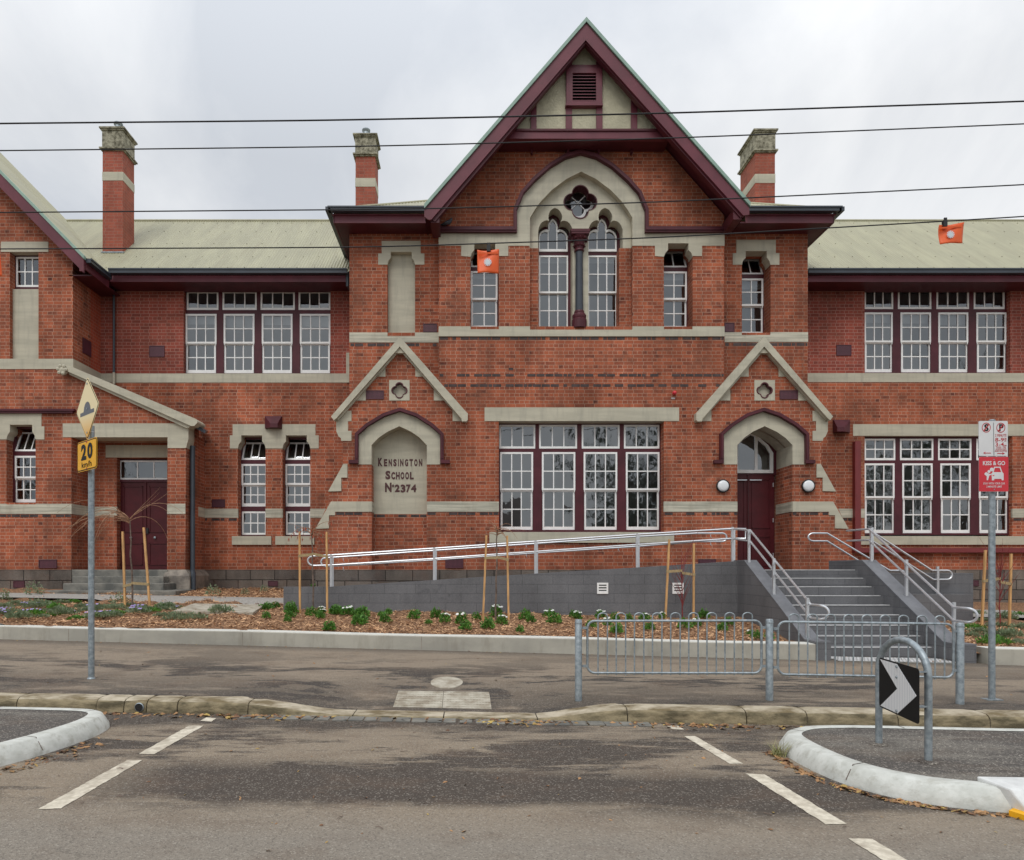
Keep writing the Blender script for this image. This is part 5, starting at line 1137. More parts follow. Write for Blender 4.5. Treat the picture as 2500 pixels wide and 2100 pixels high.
# ================================================================ RAMP AND STEPS
DR = 13.84; XL0, XLi, XR0 = 5.40, 5.64, 7.65
XRo = 7.92
D0, RS, TR = 13.5, .1595, .28
RM = empty('access_ramp', (0, DR, EYE-.8), 'long grey block ramp with a double aluminium handrail', 'ramp')
def rpart(name, mt, fn, parent=None, smooth=False, label=None):
    m = MB(); fn(m); o = m.build(name, M[mt], None, smooth, label)
    if parent is None: child_at(o, RM)
    else: o.parent = parent; o.matrix_parent_inverse = Matrix.Translation(-Vector(RM.location)) if False else o.matrix_parent_inverse
    return o
topz = [(692, 1433), (800, 1433), (1300, 1401), (1600, 1383), (1800, 1370), (1812, 1369)]
def rz(px):
    for (a, b), (c, d) in zip(topz, topz[1:]):
        if px <= c: return b+(d-b)*(px-a)/(c-a)
    return topz[-1][1]
rpart('ramp_wall', 'ramp', lambda m: m.slab([(692, 1530), (692, 1433)]+topz[1:-1]+[(1802, 1370), (1802, 1530)], [], DR, .2), label='long sloping wall of grey blocks')
def ramptop(m):
    xs_ = [692, 800, 1300, 1600, 1800]
    for a, b in zip(xs_, xs_[1:]):
        p0, p1 = P(a, rz(a)+8, DR+.2), P(b, rz(b)+8, DR+.2); m.hexa([Vector((p0.x, DR+.2, p0.z-.3)), Vector((p1.x, DR+.2, p1.z-.3)), Vector((p1.x, 15.3, p1.z-.3)), Vector((p0.x, 15.3, p0.z-.3)), p0, p1, Vector((p1.x, 15.3, p1.z)), Vector((p0.x, 15.3, p0.z))])
rpart('ramp_deck', 'ramp_cap', ramptop)
def louv(x0, y0):
    o = rpart('vent', 'white', lambda m: (ringquad(m, x0, y0, x0+27, y0+27, DR-.02, .03, 4, 4.5, 4.5), [m.pbox(x0+4, y0+k, x0+23, y0+k+3.2, DR-.018, .015) for k in (7.5, 14, 20)]), label='white louvred vent in the ramp wall')
    rpart('vent_opening', 'black', lambda m: m.pbox(x0+3, y0+3, x0+24, y0+24, DR-.006, .005))
louv(1458, 1423); louv(1642, 1423)
def crv(a, b, c, n=6):
    return [a.lerp(b, t).lerp(b.lerp(c, t), t) for t in [i/n for i in range(n+1)]]
def hrail(m, D, pts_u, pts_l, loopL=None, r=.02):
    u = [P(x, y, D) for x, y in pts_u]; l = [P(x, y, D) for x, y in pts_l]; m.tube(u, r, 8); m.tube(l, r, 8)
def loop(u, l, dx):
    """U-shaped return between an upper and a lower rail end"""
    c = (u+l)/2; h = (u-l).length/2; o = []
    for k in range(9):
        a = math.pi/2+math.pi*k/8; o.append(c+Vector((dx*abs(math.cos(a)), 0, h*math.sin(a))))
    return o
def railpath(D, up, lo, left=None, right=None, r=.02):
    def fn(m):
        u = [P(x, y, D) for x, y in up]; l = [P(x, y, D) for x, y in lo]; path = list(u)
        if right: path += loop(u[-1], l[-1], right)
        path += l[::-1]
        if left: path += loop(l[0], u[0], left)[:] if False else [v for v in loop(u[0], l[0], left)][::-1]
        m.tube(path, r, 8, closed=bool(left and right))
        if left and not right: pass
    return fn
Dn, Df = DR+.08, 15.05
rpart('handrail', 'alu', railpath(Dn, [(766, 1357.5), (806, 1355.5), (1060, 1339), (1307, 1322), (1555, 1305), (1788, 1291), (1820, 1291)], [(766, 1381), (806, 1380), (1060, 1364), (1307, 1347), (1555, 1330), (1788, 1315), (1820, 1315)], left=-.12), smooth=True, label='near handrail of the ramp')
rpart('handrail', 'alu', railpath(Df, [(795, 1362), (1060, 1344), (1307, 1327), (1555, 1310), (1700, 1302), (1763, 1302)], [(795, 1383), (1060, 1367), (1307, 1350), (1555, 1334), (1700, 1322), (1763, 1322)], left=-.10, right=.10), smooth=True, label='far handrail of the ramp')
def post(m, x, yt, yb, D, w_=.045): a = P(x, yb, D); b = P(x, yt, D); m.box(a.x-w_/2, a.x+w_/2, D-.02, D+.02, a.z, b.z)
for x, yt, yb in ((808.5, 1354, 1434), (1060, 1337, 1418), (1307, 1320, 1401), (1555, 1303, 1386), (1788, 1287, 1371)):
    rpart('post', 'alu', lambda m: post(m, x, yt, yb, Dn))
    rpart('post', 'alu', lambda m: post(m, x+4, yt+6, yb+2, Df, .04))
rpart('bracket', 'alu', lambda m: [m.tube([P(x, y, Df), P(x, y+6, Df), P(x+2, y+9, Df+.03)], .008, 6) for x, y in ((838, 1362), (1064, 1346), (1285, 1328), (1510, 1313), (1735, 1304), (838, 1384), (1064, 1368), (1285, 1352), (1510, 1337), (1735, 1324))])
ST = empty('entrance_steps', (6.65, 11, zw(6.6)), 'dark grey entrance steps with pale nosings between sloping side walls', 'steps')
def spart(name, mt, fn, smooth=False, label=None):
    m = MB(); fn(m); return child_at(m.build(name, M[mt], None, smooth, label), ST)
for n in range(9):
    y0 = D0-n*TR; zt_ = EYE-n*RS
    y1 = 17.4 if n == 0 else y0+TR+.02
    spart('step', 'ramp', lambda m: m.box(XLi-.02, XR0+.02, y0+.004, y1, zt_-RS-.03, zt_-.003), label=None)
    spart('nosing', 'tread', lambda m: m.box(XLi+.02, XR0-.06, y0-.003, y0+.055, zt_-.012, zt_+.001))
def cheek(x0, x1, side):
    Yt, Yb = 13.5 if side == 'L' else 13.36, 10.72
    zT = EYE+.186; zE = zw(x0)+.29-(.0 if side == 'L' else 0); Ye = 11.05
    prof = [(10.70, zw(x0)-.3), (10.70, zE), (Ye, zE), (Yt, zT), (DR+.2 if side == 'L' else 14.6, zT), (DR+.2 if side == 'L' else 14.6, zw(x0)-.3)]
    def fn(m):
        m.slab3([[Vector((x0, y, z)) for y, z in prof]], Vector((x1-x0, 0, 0)))
    spart('cheek_wall', 'ramp', fn, label='sloping block wall at the left of the steps' if side == 'L' else 'sloping block wall at the right of the steps')
    def cap(m):
        e_ = .004
        for (ya, za_), (yb, zb_) in (((10.695, zE), (Ye, zE)), ((Ye, zE), (Yt, zT)), ((Yt, zT), (DR+.2 if side == 'L' else 14.6, zT))):
            m.hexa([Vector((x0-e_, ya, za_-.02)), Vector((x1+e_, ya, za_-.02)), Vector((x1+e_, yb, zb_-.02)), Vector((x0-e_, yb, zb_-.02)), Vector((x0-e_, ya, za_+.006)), Vector((x1+e_, ya, za_+.006)), Vector((x1+e_, yb, zb_+.006)), Vector((x0-e_, yb, zb_+.006))])
    spart('cap', 'ramp_cap', cap)
    return lambda y: zE+(zT-zE)*min(1, max(0, (y-Ye)/(Yt-Ye)))
cl = cheek(XL0, XLi, 'L'); cr2 = cheek(XR0, XRo, 'R')
def stair_rail(X, cf, Yt, Yb, lab, extra=None):
    zu, zl = lambda y: cf(y)+.615, lambda y: cf(y)+.40
    def fn(m):
        h = (.215)/2
        up = [Vector((X, Yt, zu(Yt))), Vector((X, Yb, zu(Yb)-.05))]; dn = [Vector((X, Yb, zl(Yb)-.05)), Vector((X, Yt, zl(Yt)))]
        zc = (up[1].z+dn[0].z)/2; loopy = []
        for k in range(11):
            a = math.pi/2-math.pi*k/10; loopy.append(Vector((X+.10*math.cos(a)*.8, Yb-.30-.1*math.cos(a), zc+h*math.sin(a))))
        path = ([extra[0]] if extra else [])+up+[Vector((X, Yb-.08, up[1].z))]+loopy+[Vector((X, Yb-.08, dn[0].z))]+dn+([extra[1]] if extra else [])
        m.tube(path, .02, 8)
    spart('handrail', 'alu', fn, True, lab)
    for y in (Yt-.02, (Yt+Yb)/2+.08, Yb+.05):
        spart('post', 'alu', lambda m: m.box(X-.055 if X < 6 else X+.012, X-.012 if X < 6 else X+.055, y-.02, y+.02, cf(y)-.02, zu(y)+.03))
    spart('bracket', 'alu', lambda m: [m.tube([Vector((X-.03 if X < 6 else X+.03, y+.0, z(y)-.06)), Vector((X, y, z(y)-.06)), Vector((X, y, z(y)))], .007, 6) for y in (Yt-.02, (Yt+Yb)/2+.08, Yb+.05) for z in (zu, zl)])
XLr, XRr = 5.50, 7.78
stair_rail(XLr, cl, 13.45, 11.05, 'left handrail of the steps', (P(1790, 1291, Dn), P(1790, 1315, Dn)))
stair_rail(XRr, cr2, 13.35, 11.0, 'right handrail of the steps', (Vector((XRr-.02, 14.1, EYE+.186+.62)), Vector((XRr-.02, 14.1, EYE+.186+.41))))
# side flight going down to the right behind the cheek
SF = empty('side_ramp', (8.6, 14.4, EYE-.9), 'low grey block wall and side rails right of the entrance steps', 'ramp')
def fpart(name, mt, fn, smooth=False, label=None): m = MB(); fn(m); return child_at(m.build(name, M[mt], None, smooth, label), SF)
fpart('side_wall', 'ramp', lambda m: m.slab([(2118, 1372), (2120, 1530), (2376, 1530), (2376, 1451), (2222, 1451), (2150, 1400)], [], 13.9, .25))
fpart('landing', 'ramp_cap', lambda m: m.pbox(2060, 1391, 2140, 1460, 14.2, 1.4))
def sst(m):
    for k in range(4): m.pbox(2130+k*28, 1399+k*14, 2376, 1530, 14.15+.002*k, 1.2-.004*k)
fpart('side_steps', 'ramp', sst)
Dq = 14.0
fpart('handrail', 'alu', railpath(Dq, [(2125, 1296), (2275, 1393), (2312, 1393)], [(2125, 1318), (2278, 1415), (2312, 1415)], right=.10), True)
fpart('handrail', 'alu', railpath(15.3, [(1985, 1302), (2019, 1302), (2172, 1393), (2200, 1393)], [(1985, 1321), (2019, 1321), (2172, 1416), (2200, 1416)], left=-.11, right=.10), True)
fpart('post', 'alu', lambda m: (post(m, 2289, 1383, 1451, Dq)))
fpart('post', 'alu', lambda m: (post(m, 2129, 1288, 1380, Dq)))
# tactile strip
TS = empty('tactile_strip', (6.7, 10.6, zw(6.6)), 'pale studded tactile strip at the foot of the steps', 'tactile paving')
m = MB(); xa_, xb_ = 5.72, 7.62
m.hexa([Vector((xa_, 10.62, zw(xa_)-.03)), Vector((xb_, 10.5, zw(xb_)-.03)), Vector((xb_, 11.2, zw(xb_)-.03)), Vector((xa_, 11.2, zw(xa_)-.03)), Vector((xa_, 10.62, zw(xa_)+.008)), Vector((xb_, 10.5, zw(xb_)+.008)), Vector((xb_, 11.2, zw(xb_)+.008)), Vector((xa_, 11.2, zw(xa_)+.008))])
child_at(m.build('mat', M['step_old']), TS)
m = MB()
for i in range(32):
    for j in range(9):
        x = xa_+.03+i*.06+(.03 if j % 2 else 0); y = 10.66+j*.055
        if x < xb_-.02: s = .02; z = zw(x)+.008; m.box(x-s, x+s, y-s, y+s, z, z+.007)
child_at(m.build('studs', M['tread']), TS)
# old stone steps of the left porch
OS = empty('porch_steps', (-9.2, 16.5, gz(-9, 16)), 'worn stone steps before the left porch door', 'steps')
for n, (x0, x1) in enumerate([(174, 409), (176, 399), (153, 399), (103, 429)]):
    zt_ = EYE-.165*n; y0 = [17.25, 16.9, 16.5, 16.1][n]; a = (x0-CX)*y0/F; b = (x1-CX)*y0/F
    m = MB(); m.box(a, b, y0, 18.2 if n < 3 else 17.2, .45, zt_); o = child_at(m.build('step', M['step_old']), OS); bv = o.modifiers.new('b', 'BEVEL'); bv.width = .018; bv.segments = 2
# ================================================================ STREET FURNITURE
def onsurf(x, y, zf, D=9.0):
    for _ in range(60): D = .5*D+.5*(EYE-zf((x-CX)*D/F, D))*F/(y-HY)
    return Vector(((x-CX)*D/F, D, zf((x-CX)*D/F, D)))
UP = Vector((0, 0, 1))
# ---- pedestrian barrier: posts and hooped panels
posts = [(Vector((1.24, 7.88, 0)), 1512), (Vector((3.40, 7.78, 0)), 1511), (Vector((5.47, 7.64, 0)), 1520)]
pl = []
for i, (q, yt) in enumerate(posts):
    q.z = zp(q.x, q.y); top = EYE+(HY-yt)*q.y/F
    r = empty('barrier_post', q, ['stout galvanised barrier post at the left end of the railing', 'stout galvanised barrier post between the two hooped panels', 'stout galvanised barrier post in front of the steps'][i], 'post', 'galvanised barrier posts')
    m = MB(); m.lathe([(.041, q.z-.1), (.041, top-.012), (.036, top-.003), (.01, top)], (q.x, q.y, 0), 18); child_at(m.build('tube', M['galv'], None, True), r)
    m = MB(); m.lathe([(.043, top-.05), (.0435, top-.045), (.0435, top-.04), (.043, top-.035)], (q.x, q.y, 0), 18); child_at(m.build('cap_ring', M['galv'], None, True), r); pl.append((q, top))
def panel(i, x0, x1, ytop, hoops, lab):
    (a, ta), (b, tb) = pl[i], pl[i+1]
    dirv = (b-a); dirv.z = 0; dirv.normalize()
    def at(x): # px on the panel plane -> point
        # intersect the view ray with the vertical plane through the two posts
        t = (x-CX)/F; k = (b.y-a.y)/(b.x-a.x); Y = (a.y-k*a.x)/(1-k*t); return Vector((t*Y, Y, 0))
    A_, B_ = at(x0), at(x1)
    zt_ = EYE+(HY-ytop)*((A_.y+B_.y)/2)/F; zb_ = zt_-.60; slope = (zp(B_.x, B_.y)-zp(A_.x, A_.y))
    r = empty('hooped_railing', Vector((A_.x, A_.y, zp(A_.x, A_.y))), lab, 'railing', 'hooped galvanised barrier panels')
    L_ = (B_-A_).length
    def pt(s, z): q = A_+dirv*s; q.z = z+slope*s/L_; return q
    rc = .085; ring = []
    for cx__, cz, a0 in ((rc, zb_+rc, 180), (L_-rc, zb_+rc, 270), (L_-rc, zt_-rc, 0), (rc, zt_-rc, 90)):
        for k in range(6): an = R(a0+90*k/5); ring.append(pt(cx__+rc*math.cos(an), cz+rc*math.sin(an)))
    m = MB(); m.tube(ring, .0145, 8, closed=True); child_at(m.build('frame', M['galv'], None, True), r)
    for h in hoops:
        s0 = (at(h)-A_).length; s1 = (at(h+23)-A_).length; w_ = (s1-s0)/2; pp = [pt(s0, zb_-.025), pt(s0, zt_+.05)]
        for k in range(1, 8): an = math.pi-math.pi*k/8; pp.append(pt(s0+w_+w_*math.cos(an), zt_+.05+w_*math.sin(an)*.75))
        pp += [pt(s1, zt_+.05), pt(s1, zb_-.025)]
        m = MB(); m.tube(pp, .0085, 7); child_at(m.build('hoop', M['galv'], None, True), r)
    for z in (zb_+.08, zt_-.08):
        for s, q in ((0, a), (L_, b)):
            m = MB(); e1 = pt(s, z); e2 = Vector((q.x, q.y, e1.z)); m.bar(e1, e1.lerp(e2, .8), .012, .02); m.bar(e1+UP*.0, e1+(e2-e1)*.5, .028, .028); child_at(m.build('clamp', M['galv']), r)
panel(0, 1434, 1859, 1517, [1460, 1504.5, 1549, 1593, 1637.5, 1681.5, 1726, 1770, 1813.5], 'hooped barrier panel before the bark bed')
panel(1, 1899, 2328, 1519, [1927, 1972, 2016, 2060.5, 2105, 2149.5, 2194.5, 2239, 2283], 'hooped barrier panel before the entrance steps')
# ---- chevron hoop on the right island
hz = lambda x: zr(x)+.146
La, Lb = Vector((3.50, 5.86, hz(3.5))), Vector((3.57, 5.33, hz(3.5)))
r = empty('hoop_barrier', (3.53, 5.6, hz(3.5)), 'galvanised hoop on the right island carrying a black and white chevron board', 'hoop barrier')
zT = EYE-162*5.6/F-.03; c = (La+Lb)/2; h = (Lb-La)/2; h.z = 0; rad = h.length; pp = [La.copy(), Vector((La.x, La.y, zT-rad*1.0))]
for k in range(1, 12): an = math.pi-math.pi*k/12; q = c+h*math.cos(an)*1.0; q.z = zT-rad+rad*math.sin(an); pp.append(q)
pp += [Vector((Lb.x, Lb.y, zT-rad)), Lb.copy()]
m = MB(); m.tube(pp, .0275, 16); child_at(m.build('hoop', M['galv'], None, True), r)
for q in (La, Lb): m = MB(); m.lathe([(.075, q.z-.01), (.07, q.z+.004), (.05, q.z+.012), (.03, q.z+.014)], (q.x, q.y, 0), 16); child_at(m.build('footing', M['island'], None, True), r)
SA, SB = Vector((3.437, 5.75, 0)), Vector((3.329, 5.075, 0)); U = (SB-SA); SW = U.length; U.normalize(); Nn = U.cross(UP); 
ZT0 = EYE-216*5.75/F; ZB0 = EYE-333*5.75/F; SH = ZT0-ZB0+.01
O = Vector((SA.x, SA.y, ZB0-.003)); W = UP
def rrect(w_, h_, rad, n=5, x0=0, y0=0):
    o = []
    for cx__, cy__, a0 in ((w_-rad, rad, -90), (w_-rad, h_-rad, 0), (rad, h_-rad, 90), (rad, rad, 180)):
        for k in range(n+1): a = R(a0+90*k/n); o.append((x0+cx__+rad*math.cos(a), y0+cy__+rad*math.sin(a)))
    return o
def plate(name, mt, pts, O, U, W, Nn, parent, off=0, th=.003, label=None):
    m = MB(); m.slab3([[O+U*x+W*y+Nn*off for x, y in pts]], -Nn*th); o = m.build(name, M[mt], None, False, label)
    if parent is not None: child_at(o, parent) if parent.type == 'EMPTY' else setattr(o, 'parent', parent)
    return o
sg = plate('sign_board', 'signblack', rrect(SW, SH, .03), O, U, W, Nn, r, 0, .004)
u = lambda a, b: (a*SW, b*SH)
M['chev'] = mat('reflective_white', (.8, .8, .8), .3, .05, 4)
def stripes(m_):
    t = m_.node_tree; b = t.nodes['Principled BSDF']; tc = t.nodes.new('ShaderNodeTexCoord'); wv = t.nodes.new('ShaderNodeTexWave'); wv.bands_direction = 'Y'; wv.inputs['Scale'].default_value = 11.5; t.links.new(tc.outputs['Object'], wv.inputs['Vector'])
    c_ = t.nodes.new('ShaderNodeValToRGB'); c_.color_ramp.elements[0].color = (.62, .65, .68, 1); c_.color_ramp.elements[1].color = (.88, .89, .90, 1); t.links.new(wv.outputs['Fac'], c_.inputs[0]); t.links.new(c_.outputs[0], b.inputs['Base Color'])
stripes(M['chev'])
ch = plate('chevron', 'chev', [u(.03, .97), u(.48, .97), u(.95, .5), u(.50, .03), u(.04, .03), u(.49, .5)], O, U, W, Nn, r, .002, .002)
for vv in (.92, .72, .07):
    m = MB(); q = O+U*(.48*SW)+W*(vv*SH)+Nn*.004; m.lathe([(.012, .0), (.011, .005), (.004, .009)], (0, 0, 0), 8); o = child_at(m.build('bolt', M['galv'], None, True), r); o.matrix_parent_inverse = Matrix.Identity(4); o.location = q-Vector(r.location); o.rotation_euler = Nn.to_track_quat('Z', 'Y').to_euler()
for y in (.2, .85):
    m = MB(); q = Vector((Lb.x, Lb.y, ZB0+SH*y)); m.bar(q, q+Vector((-.175, -.02, 0)), .03, .012); child_at(m.build('clip', M['galv']), r)
# ---- warning sign at the left
pb = onsurf(223, 1657, zp, 8.6)
r = empty('sign_pole', pb, 'galvanised pole with a yellow speed hump diamond and a 20 km/h plate', 'road sign')
m = MB(); m.tube([pb-UP*.1, Vector((pb.x, pb.y, EYE+(HY-1040)*pb.y/F))], .0365, 16); m.lathe([(.05, pb.z+.0), (.045, pb.z+.01), (.037, pb.z+.02)], (pb.x, pb.y, 0), 14); child_at(m.build('pole', M['galv'], None, True), r)
m = MB(); zc_ = EYE+(HY-1056)*pb.y/F; m.lathe([(.040, zc_), (.041, zc_+.012)], (pb.x, pb.y, 0), 14); child_at(m.build('band_clamp', M['alu'], None, True), r)
A_ = P(187, 1000, 8.80); Bq = P(241, 989, 8.30); ctr = (A_+Bq)/2; U = (Bq-A_); U.z = 0; HWd = U.length/2; U.normalize(); Nn = U.cross(UP)
top = P(213.5, 922, 8.55); bot = P(213.5, 1073, 8.55); HH = (top.z-bot.z)/2; O = Vector((ctr.x, ctr.y, (top.z+bot.z)/2))
def dia(s, c_=.06):
    o = []
    for (x, y) in ((0, -1), (1, 0), (0, 1), (-1, 0)):
        px_, py_ = -y, x; 
        o += [((x-(x+px_)*c_)*HWd*s, (y-(y+py_)*c_)*HH*s)] if 0 else []
    V_ = [(0, -1), (1, 0), (0, 1), (-1, 0)]
    for k in range(4):
        a, b, c2 = V_[k-1], V_[k], V_[(k+1) % 4]
        for (p_, t) in ((a, c_), (None, 0), (c2, c_)):
            if p_ is None: o.append((b[0]*(1-c_*.6)*HWd*s, b[1]*(1-c_*.6)*HH*s))
            else: o.append(((b[0]+(p_[0]-b[0])*t)*HWd*s, (b[1]+(p_[1]-b[1])*t)*HH*s))
    return o
plate('border', 'signblack', dia(1.0), O, U, UP, Nn, r, 0, .003)
plate('edge', 'faded', dia(1.035), O, U, UP, Nn, r, -.002, .002)
plate('diamond_board', 'faded', dia(.965), O, U, UP, Nn, r, .002, .002)
hump = [(-.62, -.20), (.62, -.20), (.62, -.08), (.32, -.08)]+[(.30*math.cos(R(a)), -.08+.30*math.sin(R(a))) for a in range(10, 171, 20)]+[(-.32, -.08), (-.62, -.08)]
M['signgrey'] = mat('sign_slate', (.05, .055, .07), .4, .1, 4)
plate('hump_symbol', 'signgrey', [(x*HWd, y*HH) for x, y in hump], O, U, UP, Nn, r, .004, .002)
for s in (-.78, 0, .80): plate('bolt', 'galv', [(.012*math.cos(R(k*45)), s*HH+.012*math.sin(R(k*45))) for k in range(8)], O, U, UP, Nn, r, .009, .005)
A_ = P(189, 1079, 8.78); Bq = P(236.5, 1069.4, 8.35); U = Bq-A_; U.z = 0; SWd = U.length; U.normalize(); Nn = U.cross(UP); zt_ = EYE+(HY-1074)*8.565/F; zb_ = EYE+(HY-1148.5)*8.565/F; HB = zt_-zb_
O = Vector((A_.x, A_.y, zb_))
plate('plate_edge', 'signyellow', rrect(SWd, HB, .045), O, U, UP, Nn, r, -.002, .002)
plate('plate_border', 'signblack', [(x+.008, y+.008) for x, y in rrect(SWd-.016, HB-.016, .04)], O, U, UP, Nn, r, 0, .002)
plate('speed_plate', 'signyellow', [(x+.02, y+.02) for x, y in rrect(SWd-.04, HB-.04, .03)], O, U, UP, Nn, r, .002, .002)
def stext(items, mt, O, U, Nn, parent, off=.004, fat=.02, name='lettering', label=None):
    o = merge_text(items, 0, mt, None, name, label, plane=(O+Nn*off, U, UP, Nn), th=.0015, off=fat); child_at(o, parent); return o
stext([('2', (SWd*.22, HB*.88, SWd*.48, HB*.36)), ('0', (SWd*.54, HB*.88, SWd*.80, HB*.36))], 'signblack', O, U, Nn, r, fat=.045, label='black number 20')
stext([('km/h', (SWd*.25, HB*.30, SWd*.75, HB*.11))], 'signblack', O, U, Nn, r, fat=.0, label='black letters km/h')
for s in (.93, .07): plate('bolt', 'printred', [(SWd*.5+.010*math.cos(R(k*45)), HB*s+.010*math.sin(R(k*45))) for k in range(8)], O, U, UP, Nn, r, .008, .005)
# ---- parking signs at the right
pb = onsurf(2421.5, 1708, zp, 7.8); Dp = pb.y
r = empty('sign_pole', pb, 'galvanised pole with a white parking sign over a red drop off sign', 'road sign')
m = MB(); m.tube([pb-UP*.1, Vector((pb.x, pb.y, EYE+(HY-1026)*Dp/F)), Vector((pb.x, pb.y, EYE+(HY-1024.5)*Dp/F))], [.0345, .0345, .02], 16); child_at(m.build('pole', M['galv'], None, True), r)
m = MB(); m.box(pb.x-.09, pb.x+.09, pb.y-.06, pb.y+.06, pb.z-.01, pb.z+.008); child_at(m.build('base_plate', M['galv']), r)
Ds = Dp-.06
def board(x0, y0, x1, y1, mt, nm):
    a, b = P(x0, y1, Ds), P(x1, y0, Ds); O = a; U = Vector((1, -.02, 0)).normalized(); Nn = U.cross(UP); w_, h_ = b.x-a.x, b.z-a.z
    plate(nm+'_edge', 'alu', rrect(w_, h_, .014), O, U, UP, Nn, r, -.003, .002); plate(nm, mt, [(x+.002, y+.002) for x, y in rrect(w_-.004, h_-.004, .013)], O, U, UP, Nn, r, -.001, .002)
    return O, U, Nn, w_, h_
O, U, Nn, w_, h_ = board(2389.5, 1028, 2460, 1113.5, 'signwhite', 'parking_board')
def zF_(x, y): return ((x-660)/310*w_, (592-y)/378*h_)
def ring2(cx__, cy__, ro, ri_, mt):
    c0 = zF_(cx__, cy__); s = w_/310; n = 28; m = MB(); b0 = 0
    for k in range(n):
        a = 2*math.pi*k/n
        for rr in (ro, ri_): q = O+U*(c0[0]+rr*s*math.cos(a))+UP*(c0[1]+rr*1.12*s*math.sin(a))+Nn*.0015; m.v.append(tuple(q))
    for k in range(n): j = (k+1) % n; m.f.append([2*k, 2*j, 2*j+1, 2*k+1]); m.mi.append(0)
    o = [O+U*zF_(*q)[0]+UP*zF_(*q)[1]+Nn*.003 for q in ((cx__-34, cy__+36), (cx__-24, cy__+42), (cx__+34, cy__-38), (cx__+25, cy__-43))]
    m.quad(*o); child_at(m.build('prohibition_ring', M[mt], recalc=False), r)
def tx(s, x0, y0, x1, y1): a = zF_(x0, y0); b = zF_(x1, y1); return (s, (a[0], a[1], b[0], b[1]))
stext([tx('S', 718, 248, 764, 324), tx('P', 876, 250, 922, 324)], 'signblack', O, U, Nn, r, off=.0, fat=.03, label='black letters S and P')
ring2(739, 286, 47, 40, 'printred'); ring2(893, 288, 47, 40, 'printred')
stext([tx('2 MINUTE', 834, 356, 952, 384)], 'printred', O, U, Nn, r, off=.0, fat=.0, label='red words 2 MINUTE')
stext([tx('8-9', 834, 396, 925, 438), tx('30', 930, 396, 952, 418), tx('AM', 930, 424, 950, 436), tx('3-4', 836, 446, 926, 488), tx('PM', 930, 474, 952, 486)], 'printred', O, U, Nn, r, off=.0, fat=.008, label='red times 8 to 9 30 and 3 to 4')
stext([tx('MON - FRI', 848, 490, 945, 505), tx('SCHOOL DAYS', 840, 510, 950, 526), tx('BUSES EXCEPTED', 832, 531, 958, 547)], 'printred', O, U, Nn, r, off=.0, fat=.0, label='small red lines of print')
def flat(pts, mt, nm, lab=None): plate(nm, mt, [zF_(*q) for q in pts], O, U, UP, Nn, r, .0015, .001, lab)
flat([(706, 559), (732, 545), (726, 556), (788, 557), (788, 565), (726, 563), (732, 574)], 'printred', 'arrow'); flat([(936, 566), (908, 552), (914, 562), (854, 561), (854, 569), (914, 570), (908, 581)], 'printred', 'arrow')
flat([(814, 232), (817, 232), (823, 585), (819, 585)], 'signgrey', 'divider_line'); 
O, U, Nn, w_, h_ = board(2390, 1115, 2461.7, 1200.5, 'signred', 'drop_off_board')
def zF_(x, y): return ((x-663)/314*w_, (972-y)/375*h_)
stext([tx('KISS & GO', 704, 645, 938, 690)], 'signwhite', O, U, Nn, r, off=.0, fat=.02, label='white words KISS & GO')
stext([tx('STAY WITH YOUR CAR', 708, 874, 936, 896), tx('2 MINUTE LIMIT', 742, 908, 906, 930)], 'signwhite', O, U, Nn, r, off=.0, fat=.005, label='white words STAY WITH YOUR CAR 2 MINUTE LIMIT')
def disc(x, y, rr): flat([(x+rr*math.cos(R(a)), y-rr*math.sin(R(a))) for a in range(0, 360, 24)], 'signwhite', 'pictogram_head')
disc(797, 735, 20); disc(768, 757, 16)
m = MB(); toP = lambda pts: [O+U*zF_(*q)[0]+UP*zF_(*q)[1]+Nn*.0015 for q in pts]
m.slab3([toP([(822, 706), (888, 706), (908, 762), (922, 780), (922, 850), (902, 852), (900, 836), (824, 836), (822, 852), (798, 852), (796, 780), (806, 762)]), toP([(830, 718), (880, 718), (896, 764), (816, 764)][::-1])], -Nn*.001); child_at(m.build('pictogram_car', M['signwhite']), r)
flat([(748, 770), (764, 776), (776, 786), (800, 776), (802, 786), (778, 798), (770, 800), (758, 850), (744, 850), (744, 806), (722, 790), (720, 778), (738, 762)], 'signwhite', 'pictogram_child')
flat([(804, 796), (826, 794), (822, 806), (806, 804)], 'signred', 'pictogram_lamp'); flat([(886, 796), (912, 794), (908, 806), (888, 804)], 'signred', 'pictogram_lamp')
for (x, y) in ((820, 628), (824, 948)): flat([(x+7*math.cos(R(a)), y+7*math.sin(R(a))) for a in range(0, 360, 45)], 'galv', 'bolt')
# ---- wall lamps, fire strobe
for px_, lab in ((1763.7, 'round white wall lamp left of the entrance door'), (1971.6, 'round white wall lamp right of the entrance door')):
    q = P(px_, 1187, DC); r = empty('wall_lamp', q, lab, 'wall lamp', 'round bulkhead lamps beside the entrance')
    m = MB(); m.lathe([(.155, .0), (.16, -.03), (.16, -.06), (.145, -.065), (.135, -.05)], q, 28, 'y'); child_at(m.build('rim', M['black'], None, True), r)
    m = MB(); m.lathe([(.137, -.05), (.125, -.075), (.09, -.088), (.04, -.094), (.005, -.095)], q, 28, 'y'); child_at(m.build('diffuser', M['lampglass'], None, True), r)
q = P(1645, 961, DC); r = empty('fire_strobe', q, 'small red fire alarm beacon above the centre window', 'fire alarm')
m = MB(); m.lathe([(.035, 0), (.035, -.03), (.05, -.04), (.05, -.08), (.035, -.11), (.01, -.12)], q, 14, 'y'); child_at(m.build('beacon', M['signred'], None, True), r)
o = merge_text([('FIRE', (1638.5, 971, 1648, 974.5))], DC-.004, 'signwhite', None, 'lettering', 'white word FIRE', off=.02); child_at(o, r)
